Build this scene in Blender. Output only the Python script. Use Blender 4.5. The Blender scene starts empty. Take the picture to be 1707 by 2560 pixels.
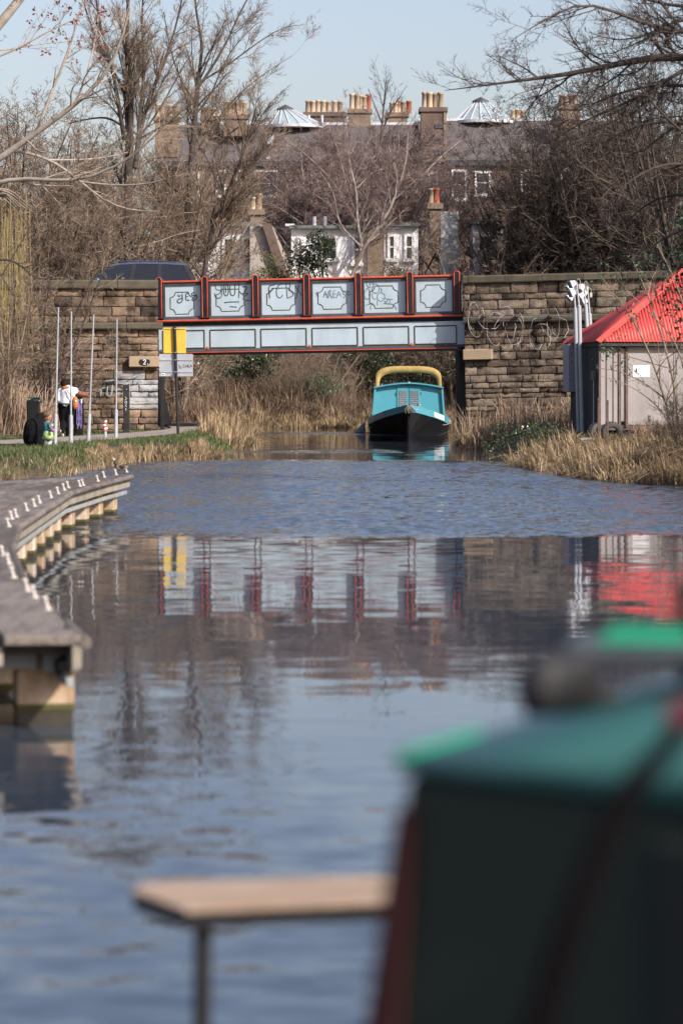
import bpy, bmesh, math, random
import numpy as np
from mathutils import Vector, Matrix, Euler

# ---------------------------------------------------------------- camera, sky, sun, exposure
SC = bpy.context.scene
COL = SC.collection
F, CX, HY, CH = 7500.0, 853.5, 936.0, 1.84      # focal length in photo pixels, principal column, horizon row, eye height

cam_d = bpy.data.cameras.new('camera')
cam = bpy.data.objects.new('camera', cam_d)
COL.objects.link(cam)
cam.location = (0, 0, CH)
cam.rotation_euler = (math.radians(90), 0, 0)
cam_d.sensor_fit = 'VERTICAL'
cam_d.sensor_height = 36.0
cam_d.sensor_width = 24.0
cam_d.lens = F / 2560.0 * 36.0
cam_d.shift_y = -(1280.0 - HY) / 2560.0
cam_d.clip_start = 0.2
cam_d.clip_end = 6000
cam_d.dof.use_dof = True
cam_d.dof.focus_distance = 80.0
cam_d.dof.aperture_fstop = 2.8
SC.camera = cam

SUN_TO = Vector((1.0, -0.95, 0.98)).normalized()      # from the place towards the sun
SUN_EL = math.asin(SUN_TO.z)
SUN_AZ = math.atan2(SUN_TO.x, SUN_TO.y)               # clockwise from +Y
world = bpy.data.worlds.new('World')
SC.world = world
world.use_nodes = True
wn = world.node_tree
wn.nodes.clear()
sky_t = wn.nodes.new('ShaderNodeTexSky')
sky_t.sky_type = 'NISHITA'
sky_t.sun_disc = False
sky_t.sun_elevation = SUN_EL
sky_t.sun_rotation = SUN_AZ
sky_t.altitude = 60
sky_t.air_density = 1.0
sky_t.dust_density = 2.6
sky_t.ozone_density = 0.8
bg = wn.nodes.new('ShaderNodeBackground')
bg.inputs['Strength'].default_value = 0.128
wo = wn.nodes.new('ShaderNodeOutputWorld')
wb = wn.nodes.new('ShaderNodeMix')          # the camera's slightly pink white balance, the same over the whole sky
wb.data_type = 'RGBA'
wb.blend_type = 'MULTIPLY'
wb.inputs['Factor'].default_value = 1.0
wb.inputs[7].default_value = (1.07, 0.97, 1.0, 1)
wn.links.new(sky_t.outputs[0], wb.inputs[6])
wn.links.new(wb.outputs[2], bg.inputs[0])
wn.links.new(bg.outputs[0], wo.inputs[0])

sun_d = bpy.data.lights.new('sun', 'SUN')
sun_d.energy = 5.0
sun_d.angle = math.radians(0.53)
sun_d.color = (1.0, 0.955, 0.9)
sun = bpy.data.objects.new('sun', sun_d)
COL.objects.link(sun)
sun.location = (40, -40, 60)
sun.rotation_euler = SUN_TO.to_track_quat('Z', 'Y').to_euler()

vs = SC.view_settings
vs.view_transform = 'Standard'
vs.look = 'None'
vs.exposure = 0.45
vs.gamma = 1.0
vs.use_curve_mapping = False
SC.cycles.max_bounces = 8
SC.cycles.transparent_max_bounces = 8

RNG = np.random.default_rng(11)
random.seed(5)

# ---------------------------------------------------------------- helpers
def P(px, py, D):
    """a point of the place, given where it shows in the photograph and how far away it stands"""
    return Vector(((px - CX) / F * D, D, CH - (py - HY) / F * D))

def X(px, D):
    return (px - CX) / F * D

def Z(py, D):
    return CH - (py - HY) / F * D

def sm(t):
    t = np.clip(t, 0, 1)
    return t * t * (3 - 2 * t)

# ---- materials
MATS = {}
def ramp(nt, stops):
    r = nt.nodes.new('ShaderNodeValToRGB')
    e = r.color_ramp.elements
    while len(e) > 1:
        e.remove(e[-1])
    for i, (p, c) in enumerate(stops):
        if i == 0:
            e[0].position = p
            e[0].color = (*c, 1)
        else:
            q = e.new(p)
            q.color = (*c, 1)
    return r

def base_mat(name):
    m = bpy.data.materials.new(name)
    m.use_nodes = True
    nt = m.node_tree
    return m, nt, nt.nodes['Principled BSDF']

def noise(nt, scale, detail=4, rough=0.55, coord='Object', stretch=None, seed=None):
    tc = nt.nodes.new('ShaderNodeTexCoord')
    src = tc.outputs[coord]
    if stretch:
        mp = nt.nodes.new('ShaderNodeMapping')
        mp.inputs['Scale'].default_value = stretch
        nt.links.new(src, mp.inputs[0])
        src = mp.outputs[0]
    n = nt.nodes.new('ShaderNodeTexNoise')
    n.inputs['Scale'].default_value = scale
    n.inputs['Detail'].default_value = detail
    n.inputs['Roughness'].default_value = rough
    nt.links.new(src, n.inputs['Vector'])
    return n

def mat(name, c1, c2=None, scale=6.0, rough=0.75, bump=0.0, bscale=None, metal=0.0, spec=0.4, stretch=None,
        rand=0.0, detail=4, lo=0.35, hi=0.65, c3=None, coat=0.0):
    """procedural paint, wood, stone ...: two or three colours mixed by noise, optional relief and per-object tone"""
    if name in MATS:
        return MATS[name]
    m, nt, b = base_mat(name)
    b.inputs['Roughness'].default_value = rough
    b.inputs['Metallic'].default_value = metal
    b.inputs['Specular IOR Level'].default_value = spec
    if coat:
        b.inputs['Coat Weight'].default_value = coat
    if c2 is None:
        c2 = tuple(x * 0.8 for x in c1)
    n = noise(nt, scale, detail, stretch=stretch)
    fac = n.outputs['Fac']
    if rand:
        oi = nt.nodes.new('ShaderNodeObjectInfo')
        ad = nt.nodes.new('ShaderNodeMath')
        ad.operation = 'MULTIPLY_ADD'
        sb = nt.nodes.new('ShaderNodeMath')
        sb.operation = 'SUBTRACT'
        nt.links.new(oi.outputs['Random'], sb.inputs[0])
        sb.inputs[1].default_value = 0.5
        nt.links.new(sb.outputs[0], ad.inputs[0])
        ad.inputs[1].default_value = rand
        nt.links.new(fac, ad.inputs[2])
        fac = ad.outputs[0]
    st = [(lo, c1), (hi, c2)] if c3 is None else [(lo, c1), ((lo + hi) / 2, c2), (hi, c3)]
    r = ramp(nt, st)
    nt.links.new(fac, r.inputs[0])
    nt.links.new(r.outputs[0], b.inputs['Base Color'])
    if bump:
        n2 = noise(nt, bscale or scale * 3, 6, 0.6, stretch=stretch)
        bp = nt.nodes.new('ShaderNodeBump')
        bp.inputs['Strength'].default_value = bump
        bp.inputs['Distance'].default_value = 0.02
        nt.links.new(n2.outputs['Fac'], bp.inputs['Height'])
        nt.links.new(bp.outputs[0], b.inputs['Normal'])
    MATS[name] = m
    return m

def mat_island(name, stops, rough=0.8, trans=0.0, spec=0.2):
    """each blade, leaf or twig its own tone"""
    if name in MATS:
        return MATS[name]
    m, nt, b = base_mat(name)
    g = nt.nodes.new('ShaderNodeNewGeometry')
    r = ramp(nt, stops)
    nt.links.new(g.outputs['Random Per Island'], r.inputs[0])
    nt.links.new(r.outputs[0], b.inputs['Base Color'])
    b.inputs['Roughness'].default_value = rough
    b.inputs['Specular IOR Level'].default_value = spec
    if trans:
        t = nt.nodes.new('ShaderNodeBsdfTranslucent')
        nt.links.new(r.outputs[0], t.inputs[0])
        mx = nt.nodes.new('ShaderNodeMixShader')
        mx.inputs[0].default_value = trans
        nt.links.new(b.outputs[0], mx.inputs[1])
        nt.links.new(t.outputs[0], mx.inputs[2])
        nt.links.new(mx.outputs[0], nt.nodes['Material Output'].inputs[0])
    MATS[name] = m
    return m

# ---- objects
ORIG = {}
def tag(o, label=None, cat=None, group=None, kind=None):
    if label: o['label'] = label
    if cat: o['category'] = cat
    if group: o['group'] = group
    if kind: o['kind'] = kind
    return o

def thing(name, label, cat, loc=(0, 0, 0), rot=(0, 0, 0), group=None):
    o = bpy.data.objects.new(name, None)
    o.empty_display_size = 0.2
    COL.objects.link(o)
    o.location = loc
    o.rotation_euler = rot
    ORIG[o.name] = Vector(loc)
    return tag(o, label, cat, group)

def link(name, me, parent=None, m=None):
    o = bpy.data.objects.new(name, me)
    COL.objects.link(o)
    if m is not None and not me.materials:
        me.materials.append(m)
    if parent is not None:
        o.parent = parent
        ORIG[o.name] = ORIG.get(parent.name, Vector((0, 0, 0)))
    return o

def np_mesh(name, verts, quads=None, tris=None, smooth=False):
    """fast mesh from arrays"""
    me = bpy.data.meshes.new(name)
    verts = np.asarray(verts, dtype=np.float32).reshape(-1, 3)
    nq = 0 if quads is None else len(quads)
    nt_ = 0 if tris is None else len(tris)
    me.vertices.add(len(verts))
    me.vertices.foreach_set('co', verts.ravel())
    me.loops.add(nq * 4 + nt_ * 3)
    me.polygons.add(nq + nt_)
    li, ls = [], []
    if nq:
        li.append(np.asarray(quads, dtype=np.int32).ravel())
        ls.append(np.arange(nq, dtype=np.int32) * 4)
    if nt_:
        li.append(np.asarray(tris, dtype=np.int32).ravel())
        ls.append(nq * 4 + np.arange(nt_, dtype=np.int32) * 3)
    me.loops.foreach_set('vertex_index', np.concatenate(li))
    me.polygons.foreach_set('loop_start', np.concatenate(ls))
    if smooth:
        me.polygons.foreach_set('use_smooth', np.ones(nq + nt_, dtype=bool))
    me.update(calc_edges=True)
    me.validate()
    return me

class MB:
    """collects boxes, tubes, prisms ... and links them as ONE mesh object"""
    def __init__(s):
        s.v, s.f, s.sm = [], [], []
    def add(s, vs, fs, smooth=False):
        n = len(s.v)
        s.v += [tuple(p) for p in vs]
        s.f += [tuple(i + n for i in f) for f in fs]
        s.sm += [smooth] * len(fs)
        return s
    def box(s, x0, x1, y0, y1, z0, z1, M=None):
        vs = [Vector(p) for p in ((x0, y0, z0), (x1, y0, z0), (x1, y1, z0), (x0, y1, z0), (x0, y0, z1), (x1, y0, z1), (x1, y1, z1), (x0, y1, z1))]
        if M is not None: vs = [M @ p for p in vs]
        return s.add(vs, [(3, 2, 1, 0), (4, 5, 6, 7), (0, 1, 5, 4), (1, 2, 6, 5), (2, 3, 7, 6), (3, 0, 4, 7)])
    def hexa(s, b, t):
        """bottom ring (4 points, anticlockwise seen from above) and top ring"""
        return s.add(list(b) + list(t), [(3, 2, 1, 0), (4, 5, 6, 7), (0, 1, 5, 4), (1, 2, 6, 5), (2, 3, 7, 6), (3, 0, 4, 7)])
    def tube(s, pts, r, n=6, caps=True, flat=1.0, axis=None, closed=False):
        pts = [Vector(p) for p in pts]
        k = len(pts)
        rs = r if isinstance(r, (list, tuple)) else [r] * k
        rings = []
        ref = None
        for i, p in enumerate(pts):
            if closed:
                t = pts[(i + 1) % k] - pts[i - 1]
            else:
                t = pts[min(i + 1, k - 1)] - pts[max(i - 1, 0)]
            t.normalize()
            if axis is not None:
                u = Vector(axis)
            elif ref is None:
                u = Vector((0, 0, 1)) if abs(t.z) < 0.9 else Vector((1, 0, 0))
            else:
                u = ref
            u = (u - t * u.dot(t))
            if u.length < 1e-6: u = t.orthogonal()
            u.normalize()
            ref = u
            w = t.cross(u)
            rings.append([p + (u * math.cos(2 * math.pi * (j + 0.5) / n) * flat + w * math.sin(2 * math.pi * (j + 0.5) / n)) * rs[i] for j in range(n)])
        vs = [q for ring in rings for q in ring]
        fs = []
        for i in range(k if closed else k - 1):
            for j in range(n):
                a, b = i * n + j, i * n + (j + 1) % n
                c, d = ((i + 1) % k) * n + (j + 1) % n, ((i + 1) % k) * n + j
                fs.append((a, b, c, d))
        s.add(vs, fs, n > 4)
        if caps and not closed:
            s.add(rings[0], [tuple(range(n - 1, -1, -1))])
            s.add(rings[-1], [tuple(range(n))])
        return s
    def prism(s, poly, d0, d1, axes='xz'):
        """polygon in the xz, xy or yz plane, pulled along the third axis"""
        def pt(a, b, d):
            return {'xz': (a, d, b), 'xy': (a, b, d), 'yz': (d, a, b)}[axes]
        n = len(poly)
        vs = [pt(a, b, d0) for a, b in poly] + [pt(a, b, d1) for a, b in poly]
        fs = [tuple(range(n)), tuple(range(2 * n - 1, n - 1, -1))]
        fs += [(i, i + n, (i + 1) % n + n, (i + 1) % n) for i in range(n)]
        return s.add(vs, fs)
    def lathe(s, prof, c=(0, 0, 0), n=12, M=None):
        vs, fs = [], []
        for r, z in prof:
            for j in range(n):
                a = 2 * math.pi * j / n
                p = Vector((r * math.cos(a), r * math.sin(a), z))
                if M is not None: p = M @ p
                vs.append(p + Vector(c))
        for i in range(len(prof) - 1):
            for j in range(n):
                fs.append((i * n + j, i * n + (j + 1) % n, (i + 1) * n + (j + 1) % n, (i + 1) * n + j))
        s.add(vs, fs, True)
        s.add(vs[:n], [tuple(range(n - 1, -1, -1))])
        s.add(vs[-n:], [tuple(range(n))])
        return s
    def ball(s, c, rx, ry=None, rz=None, n=10, m=7, M=None):
        ry = rx if ry is None else ry
        rz = rx if rz is None else rz
        vs, fs = [], []
        for i in range(m + 1):
            th = math.pi * i / m
            for j in range(n):
                a = 2 * math.pi * j / n
                p = Vector((rx * math.sin(th) * math.cos(a), ry * math.sin(th) * math.sin(a), rz * math.cos(th)))
                if M is not None: p = M @ p
                vs.append(p + Vector(c))
        for i in range(m):
            for j in range(n):
                fs.append((i * n + j, (i + 1) * n + j, (i + 1) * n + (j + 1) % n, i * n + (j + 1) % n))
        return s.add(vs, fs, True)
    def ribbon(s, pts, w, d, plane='xz'):
        """a flat painted stroke in the xz plane at depth d"""
        pts = [Vector((a, b)) for a, b in pts]
        k = len(pts)
        L, R = [], []
        for i, p in enumerate(pts):
            t = pts[min(i + 1, k - 1)] - pts[max(i - 1, 0)]
            if t.length < 1e-9: t = Vector((1, 0))
            t.normalize()
            nrm = Vector((-t.y, t.x)) * w / 2
            L.append(p + nrm)
            R.append(p - nrm)
        vs = [(q.x, d, q.y) for q in L] + [(q.x, d, q.y) for q in R]
        fs = [(i, i + 1, k + i + 1, k + i) for i in range(k - 1)]
        return s.add(vs, fs)
    def build(s, name, m, parent=None, bevel=0.0, world=True, label=None):
        off = ORIG.get(parent.name, Vector((0, 0, 0))) if (parent is not None and world) else Vector((0, 0, 0))
        me = bpy.data.meshes.new(name)
        me.from_pydata([(p[0] - off.x, p[1] - off.y, p[2] - off.z) for p in s.v], [], s.f)
        me.polygons.foreach_set('use_smooth', s.sm)
        bm = bmesh.new()
        bm.from_mesh(me)
        bmesh.ops.recalc_face_normals(bm, faces=bm.faces)
        if bevel:
            es = [e for e in bm.edges if len(e.link_faces) == 2 and e.calc_face_angle(0) > 0.6]
            bmesh.ops.bevel(bm, geom=es, offset=bevel, segments=1, affect='EDGES', clamp_overlap=True)
        bm.to_mesh(me)
        bm.free()
        o = link(name, me, parent, m)
        if label: o['label'] = label
        return o

def copy_tree(o, parent=None):
    c = o.copy()
    COL.objects.link(c)
    c.parent = parent
    for ch in [x for x in o.children]:
        copy_tree(ch, c)
    return c

def arc(cx, cz, r, a0, a1, n):
    return [(cx + r * math.cos(a0 + (a1 - a0) * i / n), cz + r * math.sin(a0 + (a1 - a0) * i / n)) for i in range(n + 1)]

# ---------------------------------------------------------------- plants: vectorised branching
def tubes_np(pts, rad, ns):
    N, K, _ = pts.shape
    t = np.gradient(pts, axis=1)
    t /= np.linalg.norm(t, axis=2, keepdims=True) + 1e-9
    ref = np.where(np.abs(t[:, :1, 2:3]) < 0.9, np.array([[[0, 0, 1.0]]]), np.array([[[1.0, 0, 0]]]))
    u = ref - t * (ref * t).sum(2, keepdims=True)
    u /= np.linalg.norm(u, axis=2, keepdims=True) + 1e-9
    w = np.cross(t, u)
    ang = 2 * np.pi * np.arange(ns) / ns
    v = pts[:, :, None, :] + rad[:, :, None, None] * (u[:, :, None, :] * np.cos(ang)[None, None, :, None] + w[:, :, None, :] * np.sin(ang)[None, None, :, None])
    idx = np.arange(N * K * ns).reshape(N, K, ns)
    a = idx[:, :-1, :]
    b = np.roll(a, -1, axis=2)
    d = idx[:, 1:, :]
    c = np.roll(d, -1, axis=2)
    q = np.stack([a, b, c, d], axis=3).reshape(-1, 4)
    return v.reshape(-1, 3), q

def resample(pl, K):
    pl = np.asarray(pl, float)
    d = np.r_[0, np.cumsum(np.linalg.norm(np.diff(pl, axis=0), axis=1))]
    s = np.linspace(0, d[-1], K)
    # smooth the corners a little
    out = np.stack([np.interp(s, d, pl[:, i]) for i in range(3)], axis=1)
    if K > 4:
        for _ in range(2):
            out[1:-1] = 0.25 * out[:-2] + 0.5 * out[1:-1] + 0.25 * out[2:]
    return out

def grow(rng, limbs, levels, K0=12):
    """limbs: (polyline, r0, r1); returns per level (pts, rad, sides)"""
    pts = np.stack([resample(l[0], K0) for l in limbs])
    k0 = np.linspace(0, 1, K0)[None, :]
    rad = np.array([l[1] for l in limbs])[:, None] * (1 - k0) + np.array([l[2] for l in limbs])[:, None] * k0
    out = [(pts, rad, 7)]
    for lv in levels:
        N, K, _ = pts.shape
        L = np.linalg.norm(np.diff(pts, axis=1), axis=2).sum(1)
        n = lv['n']
        cnt = np.maximum(1, np.round(n * np.clip(L / np.mean(L), 0.4, 2.2)).astype(int)) if lv.get('bylen', True) else np.full(N, n)
        par = np.repeat(np.arange(N), cnt)
        M = len(par)
        t = rng.uniform(lv.get('t0', 0.25), lv.get('t1', 1.0), M)
        fi = t * (K - 1)
        i0 = np.minimum(fi.astype(int), K - 2)
        fr = (fi - i0)[:, None]
        p0 = pts[par, i0] * (1 - fr) + pts[par, i0 + 1] * fr
        r0 = rad[par, i0] * (1 - fr[:, 0]) + rad[par, i0 + 1] * fr[:, 0]
        T = pts[par, i0 + 1] - pts[par, i0]
        T /= np.linalg.norm(T, axis=1, keepdims=True) + 1e-9
        rv = rng.normal(size=(M, 3))
        pv = rv - T * (rv * T).sum(1, keepdims=True)
        pv /= np.linalg.norm(pv, axis=1, keepdims=True) + 1e-9
        a = np.radians(rng.normal(lv.get('ang', 45), lv.get('angs', 12), M))[:, None]
        d = T * np.cos(a) + pv * np.sin(a)
        Lc = L[par] * lv['ratio'] * (1 - 0.5 * t) * rng.uniform(0.55, 1.3, M)
        Lc = np.clip(Lc, lv.get('lmin', 0.05), lv.get('lmax', 99))
        Kc = lv.get('K', 4)
        q = np.zeros((M, Kc, 3))
        q[:, 0] = p0
        bias = np.array(lv.get('bias', (0, 0, 0.15)))[None, :]
        for k in range(1, Kc):
            d = d + rng.normal(size=(M, 3)) * lv.get('wig', 0.22) + bias
            d /= np.linalg.norm(d, axis=1, keepdims=True) + 1e-9
            q[:, k] = q[:, k - 1] + d * (Lc / (Kc - 1))[:, None]
        rb = np.clip(r0 * lv.get('rr', 0.6), lv.get('rmin', 0.0), lv.get('rmax', 1.0))
        kk = np.linspace(0, 1, Kc)[None, :]
        rc = rb[:, None] * (1 - kk) + np.maximum(rb * lv.get('tip', 0.3), lv.get('rtip', 0.0015))[:, None] * kk
        out.append((q, rc, lv.get('ns', 3)))
        pts, rad = q, rc
    return out

def bake(name, lvls, off=(0, 0, 0)):
    V, Q, n = [], [], 0
    for pts, rad, ns in lvls:
        v, q = tubes_np(pts, rad, ns)
        V.append(v)
        Q.append(q + n)
        n += len(v)
    V = np.concatenate(V) - np.asarray(off)[None, :]
    return np_mesh(name, V, np.concatenate(Q), smooth=True)

def tree(name, label, rng, base, limbs, levels, m_trunk, m_crown, split=1, group=None, K0=12, cat='tree'):
    t = thing(name, label, cat, base, group=group)
    lv = grow(rng, limbs, levels, K0)
    link('trunk', bake('trunk', lv[:split], base), t, m_trunk)
    link('crown', bake('crown', lv[split:], base), t, m_crown)
    return t, lv

def leaves_np(rng, centers, size, up=0.3, width=0.55):
    """small diamond leaves at the given points"""
    N = len(centers)
    d = rng.normal(size=(N, 3)); d[:, 2] -= 0.2
    d /= np.linalg.norm(d, axis=1, keepdims=True)
    r = rng.normal(size=(N, 3)); r[:, 2] += up
    s = np.cross(d, r)
    s /= np.linalg.norm(s, axis=1, keepdims=True) + 1e-9
    nrm = np.cross(s, d)
    L = size * rng.uniform(0.6, 1.3, N)[:, None]
    a = centers
    b = centers + d * L * 0.5 + s * L * width * 0.5 + nrm * L * 0.08
    c = centers + d * L
    e = centers + d * L * 0.5 - s * L * width * 0.5 + nrm * L * 0.08
    V = np.stack([a, b, c, e], axis=1).reshape(-1, 3)
    Q = np.arange(N * 4).reshape(N, 4)
    return V, Q

def blades_np(rng, base, h, w, lean=0.35, wind=(0, 0), droop=0.5, cell=0.0):
    """bent grass or reed blades, two quads each"""
    N = len(base)
    h = h * rng.uniform(0.5, 1.25, N) if np.isscalar(h) else h
    az = rng.uniform(0, 2 * np.pi, N)
    l = rng.normal(0, lean, N)
    if cell:      # tufts: neighbours lean and grow alike
        key = (np.floor(base[:, 0] / cell + 0.35 * np.sin(base[:, 1] * 3)) * 7919 + np.floor(base[:, 1] / (cell * 1.5) + 0.3 * np.sin(base[:, 0] * 4)) * 104729).astype(np.int64)
        _, inv = np.unique(key, return_inverse=True)
        K = inv.max() + 1
        ta, tl_, th = rng.uniform(0, 2 * np.pi, K), np.abs(rng.normal(0, lean, K)), rng.uniform(0.55, 1.5, K)
        az = ta[inv] + rng.normal(0, 0.5, N)
        l = tl_[inv] + rng.normal(0, lean * 0.35, N)
        h = h * th[inv]
    dx = np.cos(az) * l + wind[0]
    dy = np.sin(az) * l + wind[1]
    b2 = rng.uniform(0, np.pi, N)
    sx, sy = np.cos(b2) * w / 2, np.sin(b2) * w / 2
    S = np.stack([sx, sy, np.zeros(N)], 1)
    mid = base + np.stack([dx * h * 0.35, dy * h * 0.35, h * 0.62], 1)
    tip = base + np.stack([dx * h * (1 + droop * 0.3), dy * h * (1 + droop * 0.3), h * np.clip(1 - droop * l * l * 2, 0.35, 1)], 1)
    V = np.stack([base - S, base + S, mid - S * 0.8, mid + S * 0.8, tip - S * 0.15, tip + S * 0.15], 1).reshape(-1, 3)
    i = np.arange(N)[:, None] * 6
    Q = np.concatenate([i + np.array([[0, 1, 3, 2]]), i + np.array([[2, 3, 5, 4]])])
    return V, Q

def stuff(name, V, Q, m, label, cat):
    o = link(name, np_mesh(name, V, Q), None, m)
    return tag(o, label, cat, kind='stuff')
# ================================================================ THE SETTING
CANAL = np.array([(-6.5, -30), (-6.5, 44), (-6.4, 50), (-5.9, 52), (-4.95, 54.5), (-4.6, 60.5), (-4.3, 63.5), (-2.65, 65.3), (-2.5, 70),
                  (-2.55, 77), (-2.4, 80.0), (-2.7, 84), (-3.6, 92), (-3.3, 100), (-2.2, 102.6), (-0.5, 103.6), (1.0, 105), (3, 109), (10, 112), (44, 112),
                  (44, 98), (12, 97), (5.5, 93), (3.6, 86), (3.2, 79), (3.1, 76), (3.9, 66), (3.7, 61), (4.3, 55), (4.9, 51.5), (6.2, 49),
                  (7.5, 30), (7.5, -30)], float)

def canal_sd(x, y):
    """signed distance to the water's edge, positive on land"""
    sh = x.shape
    p = np.stack([x.ravel(), y.ravel()], 1)
    d = np.full(len(p), 1e9)
    ins = np.zeros(len(p), bool)
    n = len(CANAL)
    for i in range(n):
        a, b = CANAL[i], CANAL[(i + 1) % n]
        e = b - a
        t = np.clip(((p - a) @ e) / (e @ e), 0, 1)
        d = np.minimum(d, np.linalg.norm(p - a - t[:, None] * e, axis=1))
        c = ((a[1] <= p[:, 1]) & (b[1] > p[:, 1])) | ((b[1] <= p[:, 1]) & (a[1] > p[:, 1]))
        with np.errstate(divide='ignore', invalid='ignore'):
            xi = a[0] + (p[:, 1] - a[1]) / (b[1] - a[1]) * e[0]
        ins ^= c & (p[:, 0] < xi)
    return np.where(ins, -d, d).reshape(sh)

def ground_z(x, y):
    x = np.asarray(x, float)
    y = np.asarray(y, float)
    sd = canal_sd(x, y)
    # low banks
    bank = np.where(x < 0, 0.36, 0.3)
    z = np.where(sd < 0, -0.9 * sm(-sd / 0.7), 0.03 + (bank - 0.03) * sm(sd / 0.9))
    # right bank behind the reeds climbs to the shed
    z = z + np.where((x > 3) & (y < 79), 0.12 * sm((sd - 0.8) / 2.0), 0)
    # land beyond the bridge
    far = sm((sd - 0.3) / 9.0)
    z = z + np.where(y > 88, 2.6 * far * sm((y - 92) / 10), 0)
    z = z + np.where(y > 100, 0.9 * sm((y - 115) / 30), 0)
    # road embankments on both sides of the bridge
    back = 1 - sm((y - 86.5) / 4.0)
    el = np.where((x < -5.35) & (y > 78.5), back, 0)
    er = np.where((x > 3.75) & (y > 80.6), back, 0)
    em = np.maximum(el, er)
    z = np.where(em > 0, np.maximum(z, 3.3 * em), z)
    # left bank slopes up gently towards the thicket
    z = z + np.where((x < -7.5) & (y < 79) & (y > 45), 0.9 * sm((-7.5 - x) / 6), 0)
    return z

def build_ground():
    xs = np.concatenate([[-3000, -900, -250, -90, -45, -30], np.arange(-22, 22.01, 0.4), [30, 45, 90, 250, 900, 3000]])
    ys = np.concatenate([[-900, -200, -60, -30], np.arange(-4, 40, 2.0), np.arange(40, 126, 0.4), np.arange(127, 190, 4.0), [230, 400, 900, 2000, 4500]])
    gx, gy = np.meshgrid(xs, ys)
    gz = ground_z(gx, gy)
    gz = gz + np.where(canal_sd(gx, gy) > 0.6, RNG.normal(0, 0.02, gz.shape), 0)
    V = np.stack([gx, gy, gz], 2).reshape(-1, 3)
    idx = np.arange(gx.size).reshape(gx.shape)
    Q = np.stack([idx[:-1, :-1], idx[:-1, 1:], idx[1:, 1:], idx[1:, :-1]], 2).reshape(-1, 4)
    m = mat('soil_and_turf', (0.045, 0.035, 0.022), (0.085, 0.06, 0.035), 1.2, 0.95, 0.5, 9, c3=(0.05, 0.065, 0.025))
    o = link('ground', np_mesh('ground', V, Q, smooth=True), None, m)
    tag(o, 'dark soil and turf banks of the canal', 'ground', kind='structure')
build_ground()

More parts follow.
